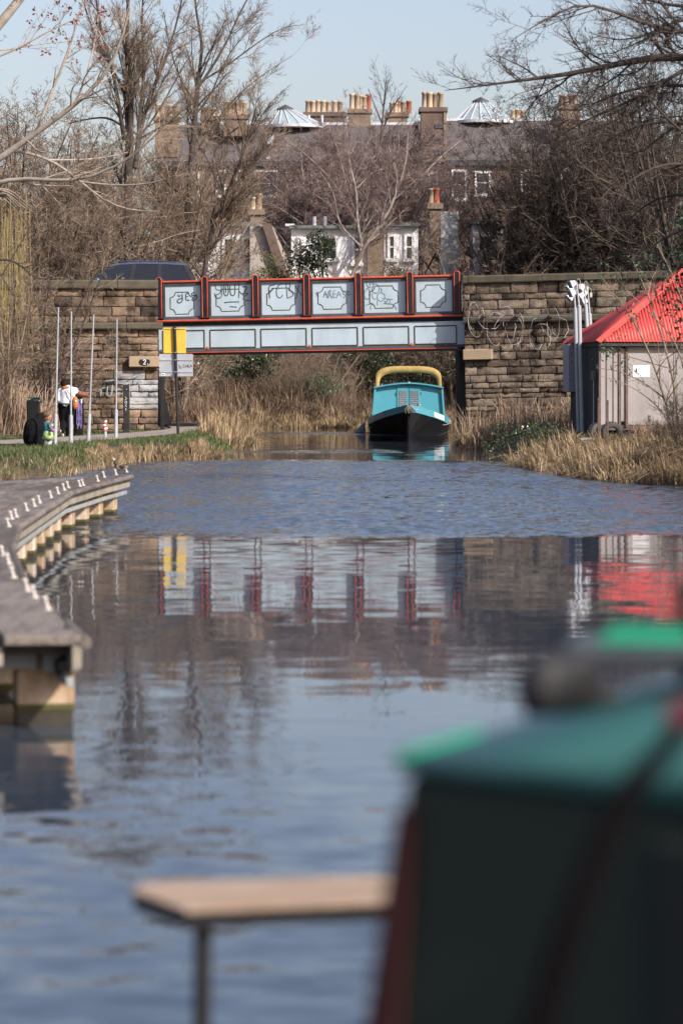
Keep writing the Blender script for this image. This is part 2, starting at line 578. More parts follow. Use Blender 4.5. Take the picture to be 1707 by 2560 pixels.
def water_material():
    m, nt, b = base_mat('canal_water')
    N, Lk = nt.nodes, nt.links
    b.inputs['Base Color'].default_value = (0.034, 0.044, 0.06, 1)
    b.inputs['Roughness'].default_value = 0.02
    b.inputs['IOR'].default_value = 1.34
    tc = N.new('ShaderNodeTexCoord')
    def nz(scale, detail, stretch=(1, 1, 1), rough=0.5):
        mp = N.new('ShaderNodeMapping')
        mp.inputs['Scale'].default_value = stretch
        Lk.new(tc.outputs['Object'], mp.inputs[0])
        n = N.new('ShaderNodeTexNoise')
        n.inputs['Scale'].default_value = scale
        n.inputs['Detail'].default_value = detail
        n.inputs['Roughness'].default_value = rough
        Lk.new(mp.outputs[0], n.inputs['Vector'])
        return n
    def math_(op, a, b_=None, c=None):
        q = N.new('ShaderNodeMath')
        q.operation = op
        for i, v in enumerate((a, b_, c)):
            if v is None: continue
            if isinstance(v, (int, float)): q.inputs[i].default_value = v
            else: Lk.new(v, q.inputs[i])
        return q.outputs[0]
    def step(v, lo, hi):
        q = N.new('ShaderNodeMapRange')
        q.interpolation_type = 'SMOOTHSTEP'
        Lk.new(v, q.inputs['Value'])
        q.inputs['From Min'].default_value = lo
        q.inputs['From Max'].default_value = hi
        return q.outputs[0]
    sep = N.new('ShaderNodeSeparateXYZ')
    Lk.new(tc.outputs['Object'], sep.inputs[0])
    # wind patches: the breeze touches the water between the bridge and the pier, and again close to the eye
    wob = nz(0.22, 3)
    yw = math_('MULTIPLY_ADD', math_('SUBTRACT', wob.outputs['Fac'], 0.5), 5.0, sep.outputs['Y'])
    a1 = step(yw, 33.6, 35.6)
    a2 = math_('SUBTRACT', 1.0, step(yw, 62.5, 65.0))
    gust = math_('MULTIPLY', a1, a2)
    s1 = math_('MULTIPLY', step(yw, 70.6, 71.4), math_('SUBTRACT', 1.0, step(yw, 72.4, 73.2)))
    s2 = math_('MULTIPLY', step(yw, 91.0, 92.5), math_('SUBTRACT', 1.0, step(yw, 95.0, 96.5)))
    left = math_('SUBTRACT', 1.0, step(sep.outputs['X'], 0.6, 1.6))
    streak = math_('MULTIPLY', math_('MAXIMUM', s1, s2), left)
    gust = math_('MAXIMUM', gust, math_('MULTIPLY', streak, 0.8))
    near = math_('SUBTRACT', 1.0, step(yw, 9.5, 16.5))
    mid = math_('SUBTRACT', 1.0, step(yw, 13.0, 25.0))      # light airs short of the pier
    # slopes of the ripples
    r_fine = nz(5.5, 3, (1, 0.8, 1), 0.6)
    r_mid = nz(0.9, 2, (1, 0.7, 1))
    r_calm = nz(1.1, 2, (1.0, 1.6, 1))
    r_calm2 = nz(2.6, 2, (0.7, 2.6, 1))
    r_near = nz(4.6, 2, (0.65, 1.2, 1), 0.55)
    def slope(n, k):
        v = N.new('ShaderNodeVectorMath')
        v.operation = 'SUBTRACT'
        Lk.new(n.outputs['Color'], v.inputs[0])
        v.inputs[1].default_value = (0.5, 0.5, 0.5)
        s = N.new('ShaderNodeVectorMath')
        s.operation = 'SCALE'
        Lk.new(v.outputs[0], s.inputs[0])
        if isinstance(k, (int, float)): s.inputs['Scale'].default_value = k
        else: Lk.new(k, s.inputs['Scale'])
        return s.outputs[0]
    def addv(a, b_):
        v = N.new('ShaderNodeVectorMath')
        v.operation = 'ADD'
        Lk.new(a, v.inputs[0]); Lk.new(b_, v.inputs[1])
        return v.outputs[0]
    tot = slope(r_calm, WATER['calm'])
    tot = addv(tot, slope(r_calm2, WATER['calm2']))
    tot = addv(tot, slope(r_fine, math_('MULTIPLY', gust, WATER['gust'])))
    tot = addv(tot, slope(r_mid, math_('MULTIPLY', gust, WATER['gust_mid'])))
    tot = addv(tot, slope(r_near, math_('MULTIPLY', near, WATER['near'])))
    # wind waves lean: their steeper faces look down the canal
    cmb = N.new('ShaderNodeCombineXYZ')
    Lk.new(math_('ADD', math_('MULTIPLY_ADD', gust, WATER['lean'], 0.002), math_('MULTIPLY', mid, -0.014)), cmb.inputs['Y'])
    tot = addv(tot, cmb.outputs[0])
    fl = N.new('ShaderNodeVectorMath')
    fl.operation = 'MULTIPLY'
    Lk.new(tot, fl.inputs[0])
    fl.inputs[1].default_value = (1, 1, 0)
    up = N.new('ShaderNodeVectorMath')
    up.operation = 'ADD'
    Lk.new(fl.outputs[0], up.inputs[0])
    up.inputs[1].default_value = (0, 0, 1)
    nm = N.new('ShaderNodeVectorMath')
    nm.operation = 'NORMALIZE'
    Lk.new(up.outputs[0], nm.inputs[0])
    Lk.new(nm.outputs[0], b.inputs['Normal'])
    return m
WATER = dict(calm=0.012, calm2=0.034, gust=0.8, gust_mid=0.2, near=0.24, lean=-0.1)
wat = link('canal_water', np_mesh('canal_water', [(-9, -40, 0), (46, -40, 0), (46, 120, 0), (-9, 120, 0)], [(0, 1, 2, 3)]), None, water_material())
tag(wat, 'calm canal water with a wind ruffled patch in the middle', 'water', kind='structure')

def ribbon_path(name, line, widths, lift, m, label):
    line = np.array(line, float)
    pts = resample(np.c_[line, np.zeros(len(line))], 60)[:, :2]
    wd = np.interp(np.linspace(0, 1, 60), np.linspace(0, 1, len(widths)), widths)
    t = np.gradient(pts, axis=0)
    t /= np.linalg.norm(t, axis=1, keepdims=True)
    nrm = np.stack([-t[:, 1], t[:, 0]], 1)
    V, K = [], 5
    for k in range(K):
        q = pts + nrm * (wd * (k / (K - 1) - 0.5))[:, None]
        V.append(np.c_[q, np.maximum(ground_z(q[:, 0], q[:, 1]), 0.3) + lift])
    V = np.stack(V, 1).reshape(-1, 3)
    idx = np.arange(60 * K).reshape(60, K)
    Q = np.stack([idx[:-1, :-1], idx[:-1, 1:], idx[1:, 1:], idx[1:, :-1]], 2).reshape(-1, 4)
    return tag(link(name, np_mesh(name, V, Q, smooth=True), None, m), label, 'path', kind='structure')
TOWPATH = [(-13, 59), (-9.5, 62), (-7.2, 63.4), (-5.9, 67.5), (-4.9, 72.5), (-4.1, 77), (-3.9, 81), (-4.5, 87), (-5.6, 93), (-8, 99)]
ribbon_path('towpath', TOWPATH, [2.2, 2.2, 2.1, 1.6, 1.3, 1.3, 1.3, 1.3, 1.3], 0.035,
            mat('path_grit', (0.2, 0.165, 0.14), (0.27, 0.235, 0.2), 5, 0.95, 0.4, 40), 'pinkish grey grit towpath along the left bank')

# ---------------------------------------------------------------- stone walls of the bridge
def stone_meshes(n, seed):
    """rock-faced blocks, unit size, front at y=0 facing -y, centred on x and z"""
    out = []
    r = np.random.default_rng(seed)
    for k in range(n):
        nx, nz = 6, 5
        gx, gz = np.meshgrid([-0.5, -0.47, -0.17, 0.17, 0.47, 0.5], [-0.5, -0.45, 0.0, 0.45, 0.5])
        edge = (np.minimum(0.5 - np.abs(gx), 0.5 - np.abs(gz)) > 0.02)
        gy = np.where(edge, r.normal(-0.03, 0.11, gx.shape), r.uniform(0.0, 0.1, gx.shape))
        jx = np.where(np.abs(gx) > 0.46, r.normal(0, 0.006, gx.shape), r.normal(0, 0.06, gx.shape))
        jz = np.where(np.abs(gz) > 0.44, r.normal(0, 0.016, gx.shape), r.normal(0, 0.12, gx.shape))
        V = np.stack([gx + jx, gy, gz + jz], 2).reshape(-1, 3)
        idx = np.arange(nx * nz).reshape(nz, nx)
        Q = [tuple(q) for q in np.stack([idx[:-1, :-1], idx[:-1, 1:], idx[1:, 1:], idx[1:, :-1]], 2).reshape(-1, 4)]
        loop = list(idx[0, :]) + list(idx[1:, -1]) + list(idx[-1, -2::-1]) + list(idx[-2:0:-1, 0])
        nb = len(V)
        back = [(V[i][0], 1.0, V[i][2]) for i in loop]
        V = np.concatenate([V, np.array(back)])
        m_ = len(loop)
        Q += [(loop[(i + 1) % m_], loop[i], nb + i, nb + (i + 1) % m_) for i in range(m_)]
        me = np_mesh('stone', V, Q)
        out.append(me)
    return out

def stone_material(name, a, b, c, dark):
    """sandstone: tone differs from block to block, sooty and mossy stains with a shape of their own"""
    m, nt, bs = base_mat(name)
    N, L = nt.nodes, nt.links
    oi = N.new('ShaderNodeObjectInfo')
    r1 = ramp(nt, [(0.0, a), (0.3, b), (0.55, a), (0.8, c), (1.0, dark)])
    L.new(oi.outputs['Random'], r1.inputs[0])
    g = N.new('ShaderNodeNewGeometry')
    n = N.new('ShaderNodeTexNoise')
    n.inputs['Scale'].default_value = 2.2
    n.inputs['Detail'].default_value = 7
    n.inputs['Roughness'].default_value = 0.65
    L.new(g.outputs['Position'], n.inputs['Vector'])
    st = ramp(nt, [(0.36, (0.25, 0.235, 0.225)), (0.49, (0.9, 0.9, 0.9)), (0.66, (1.5, 1.46, 1.4))])
    L.new(n.outputs['Fac'], st.inputs[0])
    mx = N.new('ShaderNodeMix')
    mx.data_type = 'RGBA'
    mx.blend_type = 'MULTIPLY'
    mx.inputs['Factor'].default_value = 1.0
    L.new(r1.outputs[0], mx.inputs[6])
    L.new(st.outputs[0], mx.inputs[7])
    L.new(mx.outputs[2], bs.inputs['Base Color'])
    bs.inputs['Roughness'].default_value = 0.92
    bs.inputs['Specular IOR Level'].default_value = 0.15
    n2 = N.new('ShaderNodeTexNoise')
    n2.inputs['Scale'].default_value = 22
    n2.inputs['Detail'].default_value = 6
    L.new(g.outputs['Position'], n2.inputs['Vector'])
    bp = N.new('ShaderNodeBump')
    bp.inputs['Strength'].default_value = 0.8
    bp.inputs['Distance'].default_value = 0.03
    L.new(n2.outputs['Fac'], bp.inputs['Height'])
    L.new(bp.outputs[0], bs.inputs['Normal'])
    MATS[name] = m
    return m

M_STONE_L = stone_material('sandstone_brown', (0.155, 0.112, 0.079), (0.215, 0.157, 0.112), (0.12, 0.088, 0.065), (0.06, 0.046, 0.037))
M_STONE_R = stone_material('sandstone_grey_brown', (0.14, 0.112, 0.086), (0.19, 0.155, 0.12), (0.115, 0.085, 0.062), (0.055, 0.044, 0.036))
M_WHITE = stone_material('whitewashed_stone', (0.25, 0.25, 0.255), (0.33, 0.34, 0.355), (0.19, 0.175, 0.16), (0.12, 0.1, 0.085))
M_MORTAR = mat('mortar', (0.1, 0.08, 0.06), (0.15, 0.12, 0.09), 8, 0.95, 0.4)
M_COPE = mat('coping_stone', (0.055, 0.048, 0.033), (0.095, 0.08, 0.056), 3, 0.95, 0.6, 14, rand=0.25)
M_BLOCK = mat('pale_bearing_stone', (0.32, 0.23, 0.14), (0.26, 0.21, 0.15), 4, 0.9, 0.6, 20)

def stone_wall(name, label, loc, rot, u0, u1, zc0, zc1, zs0, zs1, base, meshes, m, seed, painted=None, depth=0.75, side=0):
    """u along the wall, coping zc0..zc1, string course zs0..zs1; every stone its own block"""
    w = thing(name, label, 'wall', loc, rot)
    r = np.random.default_rng(seed)
    MB().box(u0 + 0.03, u1 - 0.03, 0.06, depth, base, zc0 - 0.01).build('mortar_core', M_MORTAR, w, world=False)
    def courses(z0, z1, vmin, vmax):
        z = z0
        while z < z1 - 0.05:
            h = r.uniform(vmin, vmax)
            if z1 - (z + h) < vmin * 0.7: h = z1 - z
            u = u0 - r.uniform(0, 0.3)
            while u < u1:
                L = r.uniform(0.22, 0.74) * (0.9 if h < 0.2 else 1.15)
                if u1 - (u + L) < 0.22: L = u1 - u
                a, b = max(u, u0), min(u + L, u1)
                if b - a > 0.06:
                    me = meshes[r.integers(len(meshes))]
                    s = bpy.data.objects.new('stone', me)
                    COL.objects.link(s)
                    s.parent = w
                    g = 0.008
                    sx = (b - a - 2 * g) * (1 if r.random() < 0.5 else -1)
                    s.location = ((a + b) / 2, r.uniform(-0.025, 0.025), z + h / 2)
                    s.scale = (b - a - 2 * g, 0.15, h - 2 * g)
                    uc, zc = (a + b) / 2, z + h / 2
                    pm = M_WHITE if (painted and painted(uc, zc, r)) else m
                    if not me.materials: me.materials.append(m)
                    s.material_slots[0].link = 'OBJECT'
                    s.material_slots[0].material = pm
                u += L
            z += h
    courses(base, zs0, 0.12, 0.235)
    courses(zs1, zc0, 0.15, 0.27)
    for nm, za, zb, out in (('string_course_slab', zs0, zs1, 0.16), ('coping_slab', zc0, zc1, 0.1)):
        u = u1 + (0.12 if side > 0 and nm[0] == 's' else 0.0)
        while u > u0:
            L = r.uniform(0.9, 1.7)
            a = max(u - L, u0)
            pr = arc(0, 0, 0, 0, 0, 1)
            h = zb - za
            poly = [(-out, za + 0.03), (-out + 0.02, za), (depth + (0.1 if nm[0] == 'c' else -0.1), za), (depth + (0.1 if nm[0] == 'c' else -0.1), zb), (-out + 0.04, zb), (-out, zb - 0.04)]
            MB().prism([(p[0] + r.uniform(-0.004, 0.004), p[1] + r.uniform(-0.004, 0.004)) for p in poly], a + 0.006, u - 0.006, 'yz').build(nm, M_COPE, w, world=False)
            u = a
    return w

ST_MESH = stone_meshes(10, 3)
def paint_patch(u, z, r):
    return (-0.82 < u < 0.05 and 0.9 < z < 1.85 and r.random() < 0.86) or (-1.05 < u < -0.8 and 1.2 < z < 1.7 and r.random() < 0.5)
LW_LOC, LW_ROT = (-4.76, 78.0, 0), (0, 0, math.radians(6.5))
wall_l = stone_wall('stone_wall', 'brown sandstone bridge wall left of the span, behind the four poles', LW_LOC, LW_ROT,
                    -5.6, 0.0, 4.06, 4.29, 3.01, 3.19, 0.05, ST_MESH, M_STONE_L, 21, paint_patch, side=1)
RW_LOC, RW_ROT = (3.331, 80.3, 0), (0, math.radians(-1.1), math.radians(-11))
wall_r = stone_wall('stone_wall', 'greyer sandstone bridge wall right of the span, beside the red roofed shed', RW_LOC, RW_ROT,
                    0.0, 6.0, 4.27, 4.48, 3.2, 3.38, 0.1, ST_MESH, M_STONE_R, 22)
# abutments behind the wall ends: shade under the span painted into the reveals
M_REVEAL_SHADE = mat('shade_dark_stone', (0.02, 0.018, 0.016), (0.035, 0.03, 0.026), 3, 0.95, 0.5)
MB().hexa([(-6.6, 0.7, -0.3), (-0.02, 0.2, -0.3), (-0.85, 8.2, -0.3), (-6.6, 8.2, -0.3)], [(-6.6, 0.7, 3.0), (-0.02, 0.2, 3.0), (-0.85, 8.2, 3.0), (-6.6, 8.2, 3.0)]).build('abutment', M_REVEAL_SHADE, wall_l, world=False)
MB().hexa([(0.02, 0.2, -0.6), (7.6, 0.7, -0.6), (7.6, 8.2, -0.6), (-1.4, 7.4, -0.6)], [(0.02, 0.2, 3.1), (7.6, 0.7, 3.1), (7.6, 8.2, 3.1), (-1.4, 7.4, 3.1)]).build('abutment', M_REVEAL_SHADE, wall_r, world=False)
# pale bearing blocks
MB().box(-0.77, 0.03, -0.2, 0.1, Z(918, 78), Z(891, 78)).build('bearing_block', M_BLOCK, wall_l, 0.02, world=False)
MB().box(-0.02, 0.77, -0.2, 0.1, Z(900, 79.3), Z(873, 79.3)).build('bearing_block', M_BLOCK, wall_r, 0.02, world=False)
# black oval number plate "2"
plq = thing('number_plate', 'black oval plate with a white figure 2 on the pale stone block', 'plate', (LW_LOC[0] - 0.36, 78.0 - 0.04, 0), LW_ROT)
zc = Z(905, 78)
oval = [(0.145 * math.cos(a * math.pi / 14), zc + 0.095 * math.sin(a * math.pi / 14)) for a in range(28)]
MB().prism(oval, -0.215, -0.195).build('plate', mat('black_enamel', (0.012, 0.012, 0.013), rough=0.4), plq, world=False)
two = [(-0.03, 0.03), (-0.02, 0.05), (0.0, 0.057), (0.02, 0.05), (0.03, 0.03), (0.02, 0.005), (-0.005, -0.025), (-0.035, -0.055), (0.036, -0.055)]
M_WPAINT = mat('white_lettering', (0.75, 0.75, 0.73), rough=0.6)
MB().ribbon([(x * 1.05, zc + y * 1.05) for x, y in two], 0.02, -0.219).build('numeral', M_WPAINT, plq, world=False)
MB().ribbon([(0.07 * math.cos(a) * 1.4, zc + 0.07 + 0.012 * math.sin(a)) for a in np.linspace(math.pi * 0.85, math.pi * 0.15, 9)], 0.006, -0.219).build('small_lettering', M_WPAINT, plq, world=False)
MB().ribbon([(0.075, zc - 0.05), (0.095, zc - 0.05)], 0.02, -0.219).build('small_mark', M_WPAINT, plq, world=False)
# pale blue spray strokes on the left wall
def wall_paint(strokes, w, m, name='spray_stroke'):
    for st in strokes:
        pts = []
        for px, py in st:
            u = (X(px, 77.6) - LW_LOC[0]) / math.cos(LW_ROT[2])
            pts.append((u, Z(py, 77.6)))
        MB().ribbon(pts, w, -0.075).build(name, m, wall_l, world=False)
M_CYAN = mat('pale_blue_spray', (0.15, 0.2, 0.215), (0.26, 0.34, 0.36), 14, 0.9)
wall_paint([[(246, 975), (258, 969), (262, 969)], [(253, 970), (250, 990)], [(268, 966), (266, 986), (272, 991), (278, 985), (280, 962)], [(262, 952), (284, 950)],
            [(290, 985), (306, 984), (312, 968)], [(300, 958), (318, 962)], [(286, 976), (300, 972)], [(320, 946), (345, 938)], [(330, 958), (352, 950)]], 0.032, M_CYAN)
wall_paint([[(236, 1004), (240, 995), (240, 990), (250, 988)]], 0.05, mat('black_spray', (0.02, 0.02, 0.025), rough=0.9))
# ================================================================ THE BRIDGE SPAN
BR_LOC = ((776 - CX) / F * 81.5, 81.5, 0)
BR_ROT = (0, math.radians(-0.9), math.radians(-10))
bridge = thing('girder_bridge', 'pale blue iron girder bridge with red trimmed black posts over the canal', 'bridge', BR_LOC, BR_ROT)
def BU(px):
    k = (px - CX) / F
    return (81.5 * k - BR_LOC[0]) / (math.cos(BR_ROT[2]) + k * 0.1736)
def BW(py):
    return CH + (HY - py) / (F / 81.5)
M_PALE = mat('pale_blue_paint', (0.44, 0.535, 0.595), (0.34, 0.405, 0.44), 2.2, 0.5, 0.2, 12, lo=0.25, hi=0.75, stretch=(1, 1, 0.35), detail=7)
M_RED = mat('red_gloss_paint', (0.52, 0.085, 0.045), (0.42, 0.065, 0.035), 3, 0.4)
M_BLK = mat('black_gloss_paint', (0.012, 0.012, 0.014), (0.02, 0.02, 0.022), 4, 0.4)
M_DARKGREY = mat('dark_grey_paint', (0.035, 0.038, 0.042), (0.055, 0.057, 0.06), 4, 0.6)
M_OLIVE = mat('olive_moulding_paint', (0.075, 0.07, 0.035), (0.05, 0.05, 0.03), 4, 0.5)
M_DECK = mat('deck_underside', (0.018, 0.018, 0.019), (0.03, 0.028, 0.026), 3, 0.9)
UL, UR = BU(398), BU(1166)
PX = [404.5, 519, 645.5, 773, 902, 1031, 1148]
PU = [BU(p) for p in PX]
W_TOP, W_RAIL, W_PB, W_RED, W_GT, W_GB, W_BOT = BW(684), BW(697), BW(789), BW(796), BW(809), BW(869), BW(883)
# parapet panels with notched-corner mouldings
for i in range(6):
    a, b = PU[i] + 0.1, PU[i + 1] - 0.1
    pan = MB().box(a - 0.02, b + 0.02, 0.10, 0.13, W_PB - 0.02, W_RAIL - 0.02).build('parapet_panel', M_PALE, bridge, world=False)
    MB().box(a + 0.0, a + 0.045, 0.055, 0.10, W_PB, W_RAIL - 0.05).build('edge_angle', M_DARKGREY, pan, world=False)
    MB().box(b - 0.045, b, 0.055, 0.10, W_PB, W_RAIL - 0.05).build('edge_angle', M_DARKGREY, pan, world=False)
    MB().box(a + 0.047, b - 0.047, 0.06, 0.10, W_RAIL - 0.1, W_RAIL - 0.053).build('edge_angle', M_DARKGREY, pan, world=False)
    uc = (a + b) / 2 + (-0.03)
    hw, wc, hh = 0.39, BW(745) - 0.01, 0.30
    if i == 5: hw = 0.34
    if i == 0: hw, wc = 0.33, BW(751)
    n = 0.145
    path = []
    for sx, sz, a0, a1 in ((1, 1, 270, 180), (-1, 1, 0, -90), (-1, -1, 90, 0), (1, -1, 180, 90)):
        cx_, cz_ = uc + sx * hw, wc + sz * hh
        for k in range(6):
            t = math.radians(a0 + (a1 - a0) * k / 5)
            path.append((cx_ + n * math.cos(t), 0.10, cz_ + n * math.sin(t)))
    MB().tube(path, 0.013, 6, closed=True).build('notched_moulding', M_OLIVE, pan, world=False)
# rails
MB().tube([(PU[0], 0.06, W_RAIL), (PU[6], 0.06, W_RAIL)], 0.032, 8).build('top_rail', M_RED, bridge, world=False)
MB().box(PU[0] - 0.05, PU[6] + 0.05, 0.065, 0.2, W_RAIL - 0.05, W_RAIL - 0.012).build('rail_bearer', M_BLK, bridge, world=False)
MB().prism([(0.02, W_PB + 0.012), (0.1, W_PB + 0.045), (0.18, W_PB + 0.045), (0.18, W_RED - 0.02), (0.0, W_RED - 0.02), (-0.02, W_RED + 0.02)], UL, UR, 'yz').build('plinth_moulding', M_DARKGREY, bridge, world=False)
MB().tube([(UL, -0.02, W_RED), (UR, -0.02, W_RED)], 0.034, 8).build('lower_rail', M_RED, bridge, world=False)
MB().prism([(0.01, W_RED - 0.022), (0.2, W_RED - 0.022), (0.2, W_GT + 0.0), (0.07, W_GT + 0.0), (0.045, W_GT + 0.03)], UL, UR, 'yz').build('cornice', M_BLK, bridge, world=False)
# girder web with raised rectangular mouldings
MB().box(UL + 0.02, UR, 0.08, 0.12, W_GB - 0.02, W_GT).build('girder_web', M_PALE, bridge, world=False)
gp = [(409, 515), (527, 643), (654, 770), (782, 898), (910, 1026), (1038, 1145)]
for a, b in gp:
    ua, ub, wa, wb = BU(a) + 0.015, BU(b) - 0.015, BW(865), BW(820.5)
    f = MB()
    for p, q in (((ua, wa), (ub, wa)), ((ub, wa), (ub, wb)), ((ub, wb), (ua, wb)), ((ua, wb), (ua, wa))):
        f.tube([(p[0], 0.078, p[1]), (q[0], 0.078, q[1])], 0.019, 6)
    f.build('panel_moulding', M_OLIVE, bridge, world=False)
MB().prism([(-0.02, W_GB - 0.01), (0.08, W_GB + 0.02), (0.14, W_GB + 0.02), (0.14, W_BOT + 0.09), (-0.06, W_BOT + 0.09), (-0.06, W_GB - 0.05)], UL + 0.05, UR, 'yz').build('bottom_flange', M_DARKGREY, bridge, world=False)
MB().box(UL + 0.3, UR - 0.2, -0.075, 0.1, W_BOT + 0.062, W_BOT + 0.088).build('red_line', M_RED, bridge, world=False)
MB().box(UL + 0.1, UR - 0.1, -0.03, 0.4, W_BOT, W_BOT + 0.06).build('bottom_plate', M_BLK, bridge, world=False)
for px, py in ((522, 869), (777, 864), (1032, 859)):
    u = BU(px)
    b_ = MB().lathe([(0.045, 0), (0.045, 0.05), (0.03, 0.075)], (u, 0.06, BW(866)), 10, Matrix.Rotation(math.radians(90), 3, 'X')).build('drain_boss', M_RED, bridge, world=False)
    MB().tube([(u, 0.03, BW(866) - 0.04), (u, 0.02, BW(866) - 0.1)], 0.018, 6).build('drip_pipe', M_BLK, b_, world=False)
# posts with rounded heads
for k, u in enumerate(PU):
    hw = 0.094
    zt = W_TOP - hw
    prof = [(u - hw, W_PB - 0.03), (u + hw, W_PB - 0.03), (u + hw, zt)] + arc(u, zt, hw, 0, math.pi, 10)[1:]
    po = MB().prism(prof, -0.06, 0.2).build('post', M_BLK, bridge, world=False)
    r = hw - 0.02
    line = [(u - r, -0.065, W_PB + 0.01), (u - r, -0.065, zt)] + [(x, -0.065, z) for x, z in arc(u, zt, r, math.pi, 0, 10)[1:]] + [(u + r, -0.065, W_PB + 0.01)]
    MB().tube(line, 0.0155, 6, closed=True).build('red_bead', M_RED, po, world=False)
    MB().prism([(u - hw - 0.03, W_PB - 0.02), (u + hw + 0.03, W_PB - 0.02), (u + hw + 0.01, W_PB + 0.045), (u - hw - 0.01, W_PB + 0.045)], -0.07, 0.1).build('post_foot', M_BLK, po, world=False)
# deck, back girder, end plates
MB().box(UL - 0.3, UR + 0.4, 0.21, 4.6, BW(830), BW(803)).build('deck_slab', M_DECK, bridge, world=False)
for k in range(6):
    v = 0.9 + k * 0.62
    MB().box(UL, UR, v, v + 0.12, BW(878), BW(830) - 0.003).build('deck_beam', M_DECK, bridge, world=False)
MB().box(UL, UR, 4.62, 4.7, BW(878), BW(800)).build('back_girder', M_DARKGREY, bridge, world=False)
MB().box(UL + .3, UR - .7, 4.62, 4.66, BW(799), W_RAIL - .1).build('back_parapet', M_PALE, bridge, world=False)
MB().box(UR + 0.003, UR + 0.13, 0.02, 0.5, BW(1010), W_RAIL + 0.1).build('end_plate', M_BLK, bridge, world=False)
# road over the bridge
road = link('road', np_mesh('road', [(-40, 79.6, 3.36), (-5, 82.6, 3.375), (4.3, 81.2, 3.5), (40, 78.5, 3.4), (40, 84.5, 3.4), (5, 85.6, 3.5), (-4.2, 86.2, 3.375), (-40, 85.5, 3.36)],
            [(0, 1, 6, 7), (1, 2, 5, 6), (2, 3, 4, 5)]), None, mat('asphalt', (0.05, 0.05, 0.052), (0.035, 0.035, 0.036), 30, 0.9, 0.3, 80))
tag(road, 'asphalt road crossing the bridge', 'road', kind='structure')

# spray-painted words on the parapet, drawn stroke by stroke
def graf(i, words, m, w=0.024):
    pan = [c for c in bridge.children if c.name.startswith('parapet_panel')][i]
    g = MB()
    for st in words:
        sl = math.tan(math.radians(0.9))
        pts = [(BU(px), CH + (HY - py) * (81.5 - 0.1736 * BU(px)) / F - BU(px) * sl) for px, py in st]
        if len(pts) > 2:
            q = np.array([(a, 0, b) for a, b in pts])
            q = resample(q, max(len(pts) * 3, 8))
            pts = [(a[0], a[2]) for a in q]
        g.ribbon(pts, w * random.uniform(.75, 1.3), 0.094 - random.random() * 0.002)
    g.build('spray_writing', m, pan, world=False)
M_INK = mat('dark_green_spray', (0.03, 0.055, 0.05), (0.05, 0.085, 0.075), 12, 0.8)
M_INKB = mat('blue_grey_spray', (0.1, 0.14, 0.2), (0.17, 0.22, 0.28), 12, 0.8)
def C1(L):   # crop (360,640) coordinates of the left half
    return [[(360 + x * 0.2806, 640 + y * 0.2806) for x, y in s] for s in L]
def C2(L):   # crop (760,640) coordinates of the right half
    return [[(760 + x * 0.2806, 640 + y * 0.2806) for x, y in s] for s in L]
graf(0, C1([[(320, 340), (318, 355), (335, 360), (340, 345)], [(355, 335), (358, 400), (330, 422), (308, 408), (312, 385), (340, 380), (362, 370)],
            [(412, 330), (385, 332), (388, 395), (420, 392)], [(386, 362), (412, 358)],
            [(465, 322), (438, 330), (440, 352), (480, 345), (492, 365), (462, 400), (440, 395), (448, 375), (486, 345)],
            [(500, 395), (504, 397)], [(512, 392), (516, 394)], [(524, 390), (528, 392)]]), M_INK)
graf(1, C1([[(650, 245), (655, 300), (705, 305)], [(705, 240), (708, 375), (648, 378), (645, 330)], [(742, 240), (722, 270), (725, 340), (748, 362), (770, 330), (765, 260), (742, 240)],
            [(742, 270), (744, 325)], [(782, 262), (785, 358), (828, 355), (825, 235)], [(838, 252), (895, 245)], [(865, 250), (858, 372)],
            [(892, 272), (940, 268), (895, 345), (905, 360)], [(882, 335), (955, 325), (900, 365), (888, 390), (962, 395)]]), M_INK)
graf(1, C1([[(728, 415), (770, 408), (862, 407)], [(778, 448), (842, 455)]]), M_INK, 0.024)
graf(2, C1([[(1180, 255), (1122, 262), (1135, 375)], [(1128, 315), (1168, 295)], [(1250, 245), (1210, 260), (1192, 310), (1200, 365), (1230, 378), (1252, 345)],
            [(1282, 238), (1290, 375)], [(1282, 240), (1315, 240), (1322, 275), (1292, 300), (1340, 310), (1350, 350), (1292, 375)],
            [(1360, 265), (1420, 350)], [(1395, 255), (1370, 380)]]), M_INK)
graf(3, C2([[(115, 335), (145, 325)], [(130, 312), (132, 360)], [(188, 370), (205, 300), (222, 375)], [(190, 345), (222, 340)], [(232, 372), (235, 300), (262, 305), (240, 335), (268, 375)],
            [(300, 305), (272, 310), (275, 370), (302, 365)], [(272, 338), (300, 335)], [(305, 375), (322, 300), (345, 360)], [(308, 345), (340, 340)],
            [(388, 310), (362, 315), (362, 335), (385, 345), (380, 368), (360, 365)], [(402, 318), (420, 315)], [(408, 345), (432, 342)], [(402, 305), (405, 350)]]), M_INKB, 0.021)
graf(4, C2([[(548, 235), (590, 225)], [(572, 215), (575, 262), (598, 282)], [(600, 225), (605, 285)], [(605, 250), (632, 240)], [(625, 220), (638, 250), (630, 280)],
            [(580, 285), (552, 320), (552, 370), (580, 392), (605, 360), (605, 305), (580, 285)], [(640, 250), (620, 280), (625, 320), (660, 335), (688, 310), (685, 265), (650, 240), (640, 250)],
            [(700, 322), (668, 340), (665, 385), (695, 405), (732, 390), (738, 350), (712, 325), (700, 322)], [(622, 330), (625, 372), (648, 390), (662, 372)], [(700, 285), (712, 310), (690, 330)],
            [(708, 375), (805, 385)], [(732, 400), (745, 415), (762, 385)], [(782, 385), (775, 425)], [(722, 420), (808, 428)], [(562, 440), (590, 425), (625, 430)], [(625, 430), (602, 450), (608, 475)],
            [(665, 395), (668, 440)], [(800, 430), (830, 455), (835, 478)], [(843, 502), (848, 506)]]), M_INKB, 0.019)
